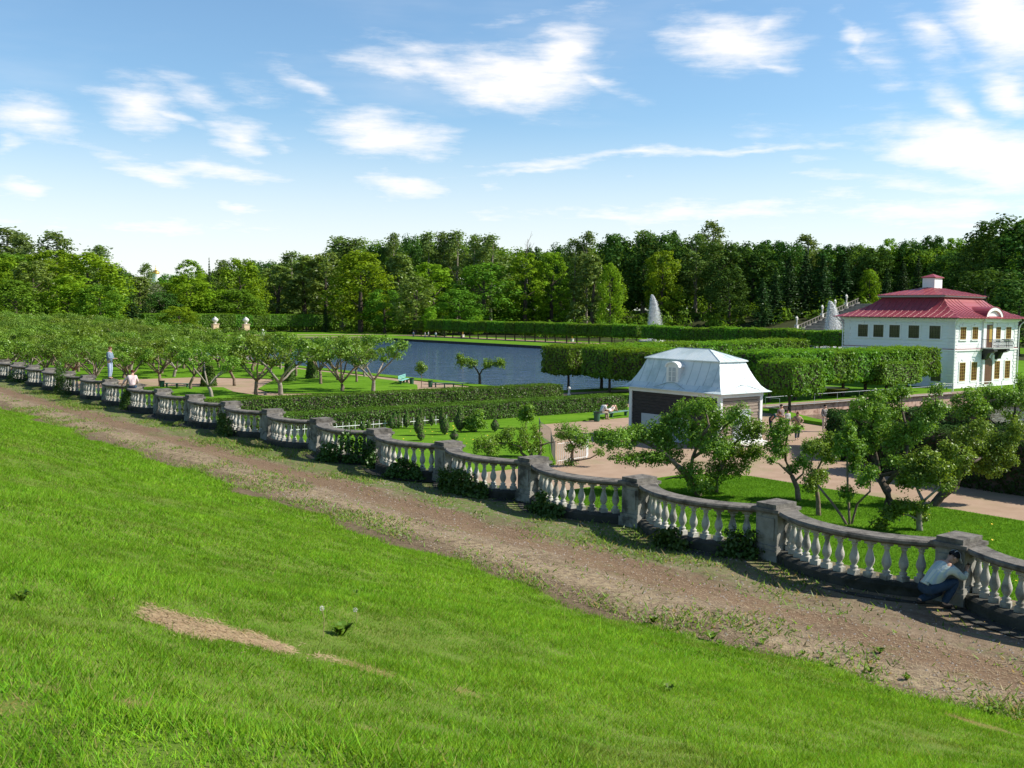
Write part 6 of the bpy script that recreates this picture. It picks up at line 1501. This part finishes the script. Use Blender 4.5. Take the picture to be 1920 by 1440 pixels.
person('person', 'person in white bent forward on the left end of the bench by the hedge', p1, angb - math.pi / 2 - .3, dict(SIT, chest=(0, .22, .42), neck=(0, .36, .52), head=(0, .46, .58), waist=(0, .08, .24), rs=(.18, .24, .50), ls=(-.18, .24, .50), le=(-.26, .30, .25), lw=(-.16, .44, .12), lp=(-.12, .48, .1), face=(0, .8, -.6)),
       dict(top=white_cloth, trousers=cloth('beige', (.40, .33, .25)), shoes=leather, hair=dark_hair))
p2 = pa_ + ux * 1.75; p2.z = G + .45
LIE = dict(pelvis=(0, 0, .13), waist=(0, -.16, .14), chest=(0, -.40, .16), neck=(0, -.58, .19), head=(0, -.70, .22), face=(0, .2, 1), rs=(.18, -.48, .15), re=(.25, -.24, .10), rw=(.12, -.06, .24), rp=(.08, -.02, .27), ls=(-.18, -.48, .15), le=(-.25, -.24, .10), lw=(-.12, -.06, .24), lp=(-.08, -.02, .27),
           rhip=(.09, .04, .13), rk=(.12, .36, .50), ra=(.12, .58, .10), rt=(.12, .72, .06), lhip=(-.09, .04, .13), lk=(-.12, .42, .46), la=(-.12, .72, .10), lt=(-.12, .86, .06))
person('person', 'person with bare legs lying on the bench, knees drawn up', p2, angb - math.pi / 2, LIE, dict(top=white_cloth, trousers=cloth('cream', (.6, .55, .48)), legs='short', shoes=leather, hair=brown_hair, sleeve='short'))
def bin_(px, py, label):
    b = at(px, py, G); t = thing('litter_bin', label, 'bin', b); mb = MB(); mb.lathe([(.17, 0), (.2, .02), (.23, .6), (.25, .62), (.25, .66), (.21, .66), (.19, .3)], n=14); mb.build('drum', M['bin_green'], t)
    mb = MB(); mb.lathe([(.262, .60), (.262, .66), (.252, .66), (.252, .60)], n=14, cap=False); mb.build('rim', M['iron'], t)
bin_(1119, 790, 'green litter bin in front of the bench with people'); bin_(772, 721, 'dark litter bin beside the turquoise bench by the pond'); bin_(807, 726, 'dark litter bin at the left end of the long bench by the pond'); bin_(304, 727, 'dark litter bin at the left end of the orchard bench')
def bench_px(a, b, label, **kw):
    A_, B_ = at(*a, G), at(*b, G); m = (A_ + B_) / 2; return bench(m, math.atan2(B_.y - A_.y, B_.x - A_.x), (B_ - A_).length, label, **kw)
bench_px((308, 727), (356, 728), 'long green bench in the orchard beside a brown trunk'); bench_px((812, 726), (872, 727), 'long low bench on the shore path beyond the hedges', n=4)
bench_px((750, 722), (764, 717), 'turquoise painted bench at the tip of the oval lawn', back=True, mt=cloth('turquoise_paint', (.18, .42, .38), (.22, .48, .44)))
# walkers by the canal
def P_at(px, py): return at(px, py, G)
w = person('person', 'walking person in a tan jacket and jeans with a bag strap across', P_at(1494, 825), RZ_US - .15, pose(re=(.36, -.08, 1.20), rw=(.22, .06, 1.05), rp=(.16, .10, 1.02), le=(-.36, -.08, 1.20), lw=(-.22, .06, 1.05), lp=(-.16, .10, 1.02), rk=(.09, .10, .50), ra=(.08, .16, .10), rt=(.08, .32, .05), la=(-.09, -.16, .12), lt=(-.09, -.02, .05)),
       dict(top=cloth('tan', (.36, .24, .17), (.43, .30, .21)), top_name='jacket', trousers=cloth('slate_denim', (.07, .10, .13)), shoes=white_cloth, hair=brown_hair, hair_len=.12, hem=.1), scale=.97)
bg_ = thing('shoulder_bag', 'brown shoulder bag on a dark strap of the walking person', 'bag', w.location, w.rotation_euler.z)
mb = MB(); mb.tube([(.16, .12, 1.42), (.05, .22, 1.25), (-.12, .20, 1.02), (-.22, .12, .86)], [.022] * 4, 5); mb.tube([(.16, .12, 1.42), (.1, -.08, 1.42), (-.1, -.18, 1.15), (-.24, -.02, .86)], [.02] * 4, 5); mb.build('strap', leather, bg_)
mb = MB(); mb.box(-.34, -.21, -.10, .16, .66, .90); mb.build('pouch', leather, bg_)
person('person', 'tall standing person in a brown grey short sleeved shirt', P_at(1463, 812), RZ_US + .5, pose(rw=(.10, .24, 1.04), rp=(.06, .28, 1.02), lw=(-.08, .24, 1.02), lp=(-.03, .28, 1.0)), dict(top=cloth('taupe', (.19, .15, .145), (.24, .19, .18)), sleeve='short', trousers=dark, shoes=leather, hair=dark_hair), scale=1.05)
person('person', 'stooping person in a dark teal shirt with back turned', P_at(1444, 814), RZ_RIGHT - .4, pose(waist=(0, .08, 1.06), chest=(0, .26, 1.20), neck=(0, .42, 1.28), head=(0, .52, 1.33), rs=(.18, .28, 1.26), ls=(-.18, .28, 1.26), re=(.22, .36, 1.0), rw=(.16, .48, .84), rp=(.14, .52, .78), le=(-.22, .36, 1.0), lw=(-.16, .48, .84), lp=(-.14, .52, .78), face=(0, .8, -.5)), dict(top=cloth('dark_teal', (.025, .06, .07), (.04, .08, .09)), sleeve='short', trousers=cloth('navy', (.02, .025, .04)), shoes=leather, hair=brown_hair))
person('person', 'child in white beside the tall standing person under the lone clipped lime', P_at(1476, 806), RZ_US, pose(), dict(top=white_cloth, trousers=jeans, shoes=leather, hair=brown_hair), scale=.74)
person('person', 'person in a grey shirt and beige trousers standing at the end of the yew hedge', P_at(1545, 809), RZ_US + .6, pose(rw=(.20, .14, .95), rp=(.19, .2, .9), la=(-.12, -.1, .09), lt=(-.14, .06, .045)), dict(top=cloth('grey', (.17, .165, .16), (.22, .21, .2)), trousers=cloth('pale_beige', (.50, .42, .36)), shoes=white_cloth, hair=dark_hair), scale=1.0)
for i, (px, py, c, lab) in enumerate([(775, 633, (.08, .12, .2), 'tiny walker in blue at the left end of the far clipped row'), (797, 634, (.2, .2, .22), 'tiny walker in grey under the far clipped row'), (803, 633, (.7, .68, .66), 'tiny walker in white beside the grey one under the far row'), (817, 634, (.55, .6, .7), 'tiny walker in pale blue at the first far tree trunks')]):
    person('person', lab, P_at(px, py), RZ_US + i, pose(), dict(top=cloth('walker_%s' % 'abcd'[i], c), trousers=jeans, shoes=leather, hair=dark_hair), detail=0)

# ------------------------------------------------------------------ small garden fences
def rail_fence(name, label, pts, z, h, step, mt, r=.018, cross=False, post=2.0):
    t = thing(name, label, 'fence'); mb = MB(); P_ = [Vector((x, y, z)) for x, y in pts]
    for a, b in zip(P_[:-1], P_[1:]):
        for hh in ((h * .98, h * .12) if not cross else (h * .62,)): mb.tube([a + Vector((0, 0, hh)), b + Vector((0, 0, hh))], [r * 1.3] * 2, 5)
    mb.build('rail', mt, t); mb = MB()
    for a, b in zip(P_[:-1], P_[1:]):
        n = max(1, int((b - a).length / step))
        for i in range(n + 1):
            p = a.lerp(b, i / n); mb.tube([p + Vector((0, 0, -.03)), p + Vector((0, 0, h * (1.12 if cross and i % 2 == 0 else 1.0)))], [r] * 2, 5)
    tag(mb.build('palings', mt, t)); return t
def A2(px, py, z=G): p = at(px, py, z); return (p.x, p.y)
rail_fence('white_garden_fence', 'low white picket fence with cross shaped palings along the nearer hedge', [(23.0, 54.3), (38.5, 54.3)], G + .05, .55, .42, M['white_trim'], .016, True)
rail_fence('white_garden_fence', 'low white picket fence seen through the balusters near the sloping shrub', [(22.5, 47.4), (26.5, 47.2)], G + .05, .6, .45, M['white_trim'], .018, True)
rail_fence('barrier_fence', 'grey steel barrier fence between flower lawn and sandy walk', [(40.6, 47.4), (39.0, 45.4), (37.2, 42.4), (35.0, 39.8), (33.3, 37.6)], G + .02, 1.0, .17, M['galv_dull'], .007)
rail_fence('barrier_fence', 'white steel barrier standing by the small tufted orchard tree', [(33.2, 37.3), (35.4, 37.6), (36.4, 38.5)], G + .02, 1.0, .14, M['white_trim'], .010)
rail_fence('canal_railing', 'thin wire railing on posts along the canal wall behind the walkers', [(67.0, 48.9), (66.9, 50.2), (80.0, 50.0), (95, 49.4)], G, .9, 3.2, M['galv'], .015)

# ------------------------------------------------------------------ grass, weeds, pebbles
def blade_mesh(name, P_, h, w, lean, rnd, dry, mt, r):
    n = len(P_); a = r.random(n) * 6.283; s_ = np.stack([np.cos(a), np.sin(a), np.zeros(n)], 1) * (w * .5)[:, None]
    b = r.random(n) * 6.283; L = np.stack([np.cos(b), np.sin(b), np.zeros(n)], 1) * (h * lean)[:, None] + np.array([0, 0, 1.0]) * h[:, None]
    V = np.stack([P_ - s_, P_ + s_, P_ + L], 1)
    return poly_mesh(name, V, 3, mt, dict(rnd=rnd, dry=dry))
def noise2(x, y, sc, seed):
    r = np.random.default_rng(seed); v = np.zeros_like(x)
    for i in range(7): a = r.random() * 6.283; f = sc * (.6 + 1.2 * r.random()); v += np.sin(f * (x * math.cos(a) + y * math.sin(a)) + r.random() * 6.283)
    return v / 3.2
def slope_hit(px, py):
    r = ray(px, py); r = r / np.linalg.norm(r)
    for d in np.arange(3, 120, .05):
        p = r * d
        if p[2] + CAM_Z < slope_z(p[0], p[1]): return p[0], p[1]
    return p[0], p[1]
DRY = [((320, 1162), (.55, .30)), ((375, 1185), (.6, .34)), ((440, 1203), (.4, .16)), ((505, 1212), (.55, .26)), ((24, 1333), (.12, .07)), ((255, 1326), (.16, .07)), ((630, 1240), (.5, .14)), ((870, 1298), (.16, .08)), ((690, 1370), (.14, .06)), ((1880, 1372), (.7, .2)), ((95, 1298), (.16, .05))]
DRYP = [(slope_hit(*p), s_) for p, s_ in DRY]
def dryness(x, y):
    v = np.zeros_like(x)
    for (cx, cy), (a, b) in DRYP:
        # patches lie along the image horizontal on the slope
        dx, dy = x - cx, y - cy; u = dx * RIGHT_H.x + dy * RIGHT_H.y; w = dx * FWD.x + dy * FWD.y
        v = np.maximum(v, 1.05 - np.sqrt((u / (a * .62)) ** 2 + ((w + u * .5) / (b * 1.25)) ** 2) + noise2(x, y, 9, 5) * .38)
    return np.clip(v * 1.6, 0, 1)
def slope_grass():
    r = np.random.default_rng(3); PP = []; HH = []; WW = []
    def zone(n, x0, x1, y0, y1, dmin, dmax, h, w):
        x = x0 + (x1 - x0) * r.random(n); y = y0 + (y1 - y0) * r.random(n); z = slope_z(x, y)
        rel = np.stack([x, y, z - CAM_Z], 1) @ CM; u = rel[:, 0] / rel[:, 2] * F_PX + 960; v = rel[:, 1] / rel[:, 2] * F_PX + 720
        d = rel[:, 2]; k = (rel[:, 2] > 1) & (u > -160) & (u < 2080) & (v < 1560) & (d >= dmin) & (d < dmax) & (x < toe(y) + .05 + .12 * r.normal(size=n))
        x, y, z = x[k], y[k], z[k]; m = len(x); PP.append(np.stack([x, y, z - .01], 1)); HH.append(h * (.5 + .8 * r.random(m))); WW.append(np.full(m, w))
    zone(2500000, -1, 15.8, 0, 26, 3, 11.5, .042, .0075)
    zone(1300000, -1, 15.8, 0, 32, 11.5, 22, .048, .013)
    zone(900000, -6, 13.5, 8, 62, 22, 50, .066, .024)
    zone(300000, -12, 13, 30, 150, 50, 150, .11, .055)
    zone(12000, -1, 15.8, 0, 30, 3, 20, .12, .008)      # taller stray blades
    P_ = np.concatenate(PP); h = np.concatenate(HH); w = np.concatenate(WW); n = len(P_); x, y = P_[:, 0], P_[:, 1]
    tuft = noise2(x, y, 9.0, 31); h *= np.clip(1 + .28 * tuft, .6, 1.7)
    lush = noise2(x, y, 1.1, 8) + .5 * noise2(x, y, 3.0, 9); h *= np.clip(1.0 + .22 * lush, .65, 1.4)
    dr = dryness(x, y); keep = np.ones(n, bool); h = np.where(dr > .3, h * .5, h)
    h *= np.where(toe(y) - x < .5, 1.25, 1)
    dry = np.clip(np.where(dr > .25, .55 + dr, dr * .5) * (r.random(n) > .10) + (r.random(n) < .05) * .6 + np.clip(-lush - .9, 0, .3) * .4, 0, .95)
    rnd = np.clip(.46 + .16 * lush - .14 * tuft + .34 * r.normal(size=n), 0, 1.25)
    lean = .35 + .8 * r.random(n) + np.where(dr > .25, .9, 0)
    return blade_mesh('slope_grass', P_[keep], h[keep], w[keep], lean[keep], rnd[keep], dry[keep], M['grass'], r)
tag(link('slope_grass', slope_grass()), kind='stuff')
def lawn_grass():
    r = np.random.default_rng(4); n = 420000; x = 18.6 + 19.1 * r.random(n); y = 4 + 27 * r.random(n); k = (x < 37.75) & (y < 31.1) & ~((x > 35.5) & (y > 29.0 + (37.8 - x) * .9))
    x, y = x[k], y[k]; n = len(x); l = noise2(x, y, 1.3, 2)
    return blade_mesh('lawn_grass', np.stack([x, y, np.full(n, G + .065)], 1), .055 * (.6 + .8 * r.random(n)), np.full(n, .018), .5 + .4 * r.random(n), np.clip(.45 + .12 * l + .2 * r.normal(size=n), 0, 1), np.zeros(n), M['lawn_blades'], r)
tag(link('lawn_grass', lawn_grass()), kind='stuff')
def dry_thatch():
    r = np.random.default_rng(61); PT = []
    for (cx, cy), (a, b) in DRYP[:4]:
        n = int(13000 * a * b) + 110; u = a * .8 * r.normal(size=n) * .55; w = b * 1.6 * r.normal(size=n) * .55; PT.append(np.stack([cx + u * RIGHT_H.x + (w - u * .5) * FWD.x, cy + u * RIGHT_H.y + (w - u * .5) * FWD.y], 1))
    xy = np.concatenate(PT); xy = xy + r.normal(size=xy.shape) * .05; k = r.random(len(xy)) < np.clip(dryness(xy[:, 0], xy[:, 1]) * .95 + .03, 0, 1); xy = xy[k]; n = len(xy)
    a = r.random(n) * 6.283; L = .02 + .05 * r.random(n); d = np.stack([np.cos(a), np.sin(a), .16 * np.abs(r.normal(size=n))], 1) * L[:, None]; d[:, 2] -= .27 * d[:, 0]; s_ = np.stack([-np.sin(a), np.cos(a), 0 * a], 1) * .005
    P_ = np.stack([xy[:, 0], xy[:, 1], slope_z(xy[:, 0], xy[:, 1]) + .010], 1); return poly_mesh('dry_thatch', np.stack([P_ - s_, P_ + s_, P_ + d], 1), 3, M['thatch'])
M['thatch'] = surf('dry_thatch', (.42, .31, .175), (.30, .20, .11), 14, .95)
tag(link('dry_thatch', dry_thatch()), kind='stuff')
def path_weeds():
    r = np.random.default_rng(6); x = 12.0 + 5.6 * r.random(260000); y = 4 + 66 * r.random(260000) ** 1.4
    nz = noise2(x, y, .9, 21) + .6 * noise2(x, y, 2.6, 22)
    near_b = np.clip((x - 14.7) / .8, 0, 1) * np.clip((16.5 - x) / .5, .12, 1) * np.clip((y - 9) / 6, 0, 1); near_t = np.clip(1 - (x - toe(y)) / 1.3, 0, 1)
    track = np.exp(-((x - 14.25) / .42) ** 2)
    p = np.clip(.02 + .42 * near_b * np.clip(nz + .55, 0, 1) + .5 * near_t * np.clip(nz + .2, 0, 1) + .34 * np.clip(nz - .35, 0, 1), 0, 1) * (1 - .95 * track)
    k = (r.random(len(x)) < p) & (x > toe(y)); x, y = x[k], y[k]; n = len(x); dry = (r.random(n) < .16) * .9
    hgt = .035 + .05 * r.random(n) + .05 * (r.random(n) < .1)
    return blade_mesh('path_weeds', np.stack([x, y, path_z(x, y)], 1), hgt, .022 + .02 * r.random(n), .6 + .9 * r.random(n), r.random(n), dry, M['weed'], r)
tag(link('path_weeds', path_weeds()), kind='stuff')
def straw_litter():
    r = np.random.default_rng(16); n = 26000; x = 12.0 + 3.0 * r.random(n) ** 1.3; y = 5 + 45 * r.random(n) ** 1.3; k = x > toe(y); x, y = x[k], y[k]; n = len(x)
    a = r.random(n) * 6.283; L = .05 + .09 * r.random(n); d = np.stack([np.cos(a), np.sin(a), .08 * r.normal(size=n)], 1) * L[:, None]; s_ = np.stack([-np.sin(a), np.cos(a), 0 * a], 1) * .004
    P_ = np.stack([x, y, path_z(x, y) + .012], 1); return poly_mesh('straw_litter', np.stack([P_ - s_, P_ + s_, P_ + d], 1), 3, M['hay'])
tag(link('straw_litter', straw_litter()), kind='stuff')
def pebbles():
    r = np.random.default_rng(8); V = []; n = 5200; x = 12.2 + 4.6 * r.random(n); y = 4 + 22 * r.random(n) ** 1.3; k = x > toe(y) + .05; x, y = x[k], y[k]; n = len(x); s_ = .006 + .022 * r.random(n) ** 3
    O = np.array([(1, 0, 0), (0, 1, 0), (-1, 0, 0), (0, -1, 0), (0, 0, 1)], float); T = [(0, 1, 4), (1, 2, 4), (2, 3, 4), (3, 0, 4)]
    for t_ in T: V.append((np.stack([x, y, path_z(x, y)], 1)[:, None, :] + O[list(t_)][None] * (s_[:, None, None] * np.array([1.3, 1.0, .9]))))
    return poly_mesh('pebbles', np.concatenate(V), 3, M['pebble'])
tag(link('pebbles', pebbles()), kind='stuff')
def dandelions():
    r = np.random.default_rng(12); V = []
    x = np.concatenate([24 + 14 * r.random(260), 20 + 16 * r.random(60)]); y = np.concatenate([44 + 9 * r.random(260), 10 + 18 * r.random(60)]); n = len(x)
    P_ = np.stack([x, y, np.full(n, G + .15)], 1); return poly_mesh('yellow_flowers', leaf_verts(r, P_, np.array([[0, 0, 1.0]]) + .4 * r.normal(size=(n, 3)), .07 * (.7 + .6 * r.random((n, 1))), 1.0), 4, M['yellow_flower'])
tag(link('yellow_flowers', dandelions()), kind='stuff')
# broad leaved weeds along the foot of the slope and seed heads in the grass
def weed_plant(px, py, nl, L, label, on_slope=False, flat=.5):
    L *= .5; nl = int(nl * 1.5)
    if on_slope: x, y = slope_hit(px, py); z = float(slope_z(x, y))
    else: p = at(px, py, 0); x, y = p.x, p.y; z = 0.0
    r = np.random.default_rng(int(px * 3 + py)); V = []
    for i in range(nl):
        a = r.random() * 6.283; l = L * (.6 + .6 * r.random()); e = .35 + flat * r.random(); d = np.array([math.cos(a) * e, math.sin(a) * e, 1 - .5 * e]); d /= np.linalg.norm(d); s_ = np.array([-math.sin(a), math.cos(a), 0]) * l * .17
        p0 = np.array([.01 * math.cos(a), .01 * math.sin(a), 0]); m_ = p0 + d * l * .55 + np.array([0, 0, .03]); t_ = p0 + d * l - np.array([0, 0, l * .12]); V += [p0, m_ - s_, t_, m_ + s_]
    n = len(V) // 4; o = link('weed_plant', poly_mesh('weed_leaves', np.array(V), 4, M['weed'], dict(rnd=r.random(n), dry=np.zeros(n)))); o.location = (x, y, z); tag(o, label, 'weed')
for px, py, nl, L, lab in [(1335, 1200, 14, .34, 'tall broad leaved weed at the foot of the slope, middle of the edge'), (1352, 1212, 10, .26, 'broad leaved weed just below the tall one at the slope foot'), (1395, 1222, 16, .22, 'bushy weed clump right of the tall weed at the slope foot'), (1430, 1206, 8, .2, 'star shaped weed standing on bare dirt above the slope edge'),
    (1225, 1168, 16, .26, 'dark leafy clump on the slope edge left of the tall weed'), (1660, 1305, 14, .2, 'leafy clump on the dirt near the bottom right slope edge'), (1505, 1228, 16, .14, 'flat green rosette in the dirt, middle right'), (1540, 1232, 16, .15, 'flat green rosette next to another on the dirt'), (1650, 1225, 30, .2, 'large low clover patch on the dirt before the balustrade'), (1560, 1250, 18, .16, 'low weed between the rosettes and the slope edge'),
    (1630, 1262, 18, .2, 'low weed patch below the clover on the dirt'), (1700, 1275, 16, .2, 'straggling weed near the lower right slope edge'), (1860, 1340, 24, .22, 'weedy tuft at the lower right edge of the dirt')]: weed_plant(px, py, nl, L, lab)
weed_plant(640, 1195, 22, .26, 'dark leafy dock clump in the slope grass right of the dry patch', True); weed_plant(664, 1120, 8, .16, 'pale leaved weed in the slope grass above the dock clump', True)
weed_plant(1255, 1298, 12, .16, 'light green sprig in the slope grass below the tall edge weed', True); weed_plant(40, 1130, 12, .16, 'dark broad leaved tuft in the slope grass at the left edge', True)
for px, py, h, lab in [(606, 1196, 55, 'dandelion seed head on a long stalk left of the dock clump'), (668, 1170, 26, 'dandelion seed head standing behind the dock clump')]:
    x, y = slope_hit(px, py); z = float(slope_z(x, y)); d = dep(Vector((x, y, z))); H = h * d / F_PX
    t = thing('dandelion', lab, 'flower', (x, y, z)); mb = MB(); mb.tube([(0, 0, 0), (.01, .0, H * .6), (-.005, .01, H)], [.003] * 3, 5); mb.build('stalk', cloth('dandelion_stalk', (.35, .28, .14)), t)
    V = leaf_verts(rng, np.array([[-.005, .01, H]]) + sphere_dirs(rng, 90) * .018, sphere_dirs(rng, 90), .010, .4); link('seed_head', poly_mesh('seed_head', V, 4, M['marble']), t)
bpy.context.view_layer.update()
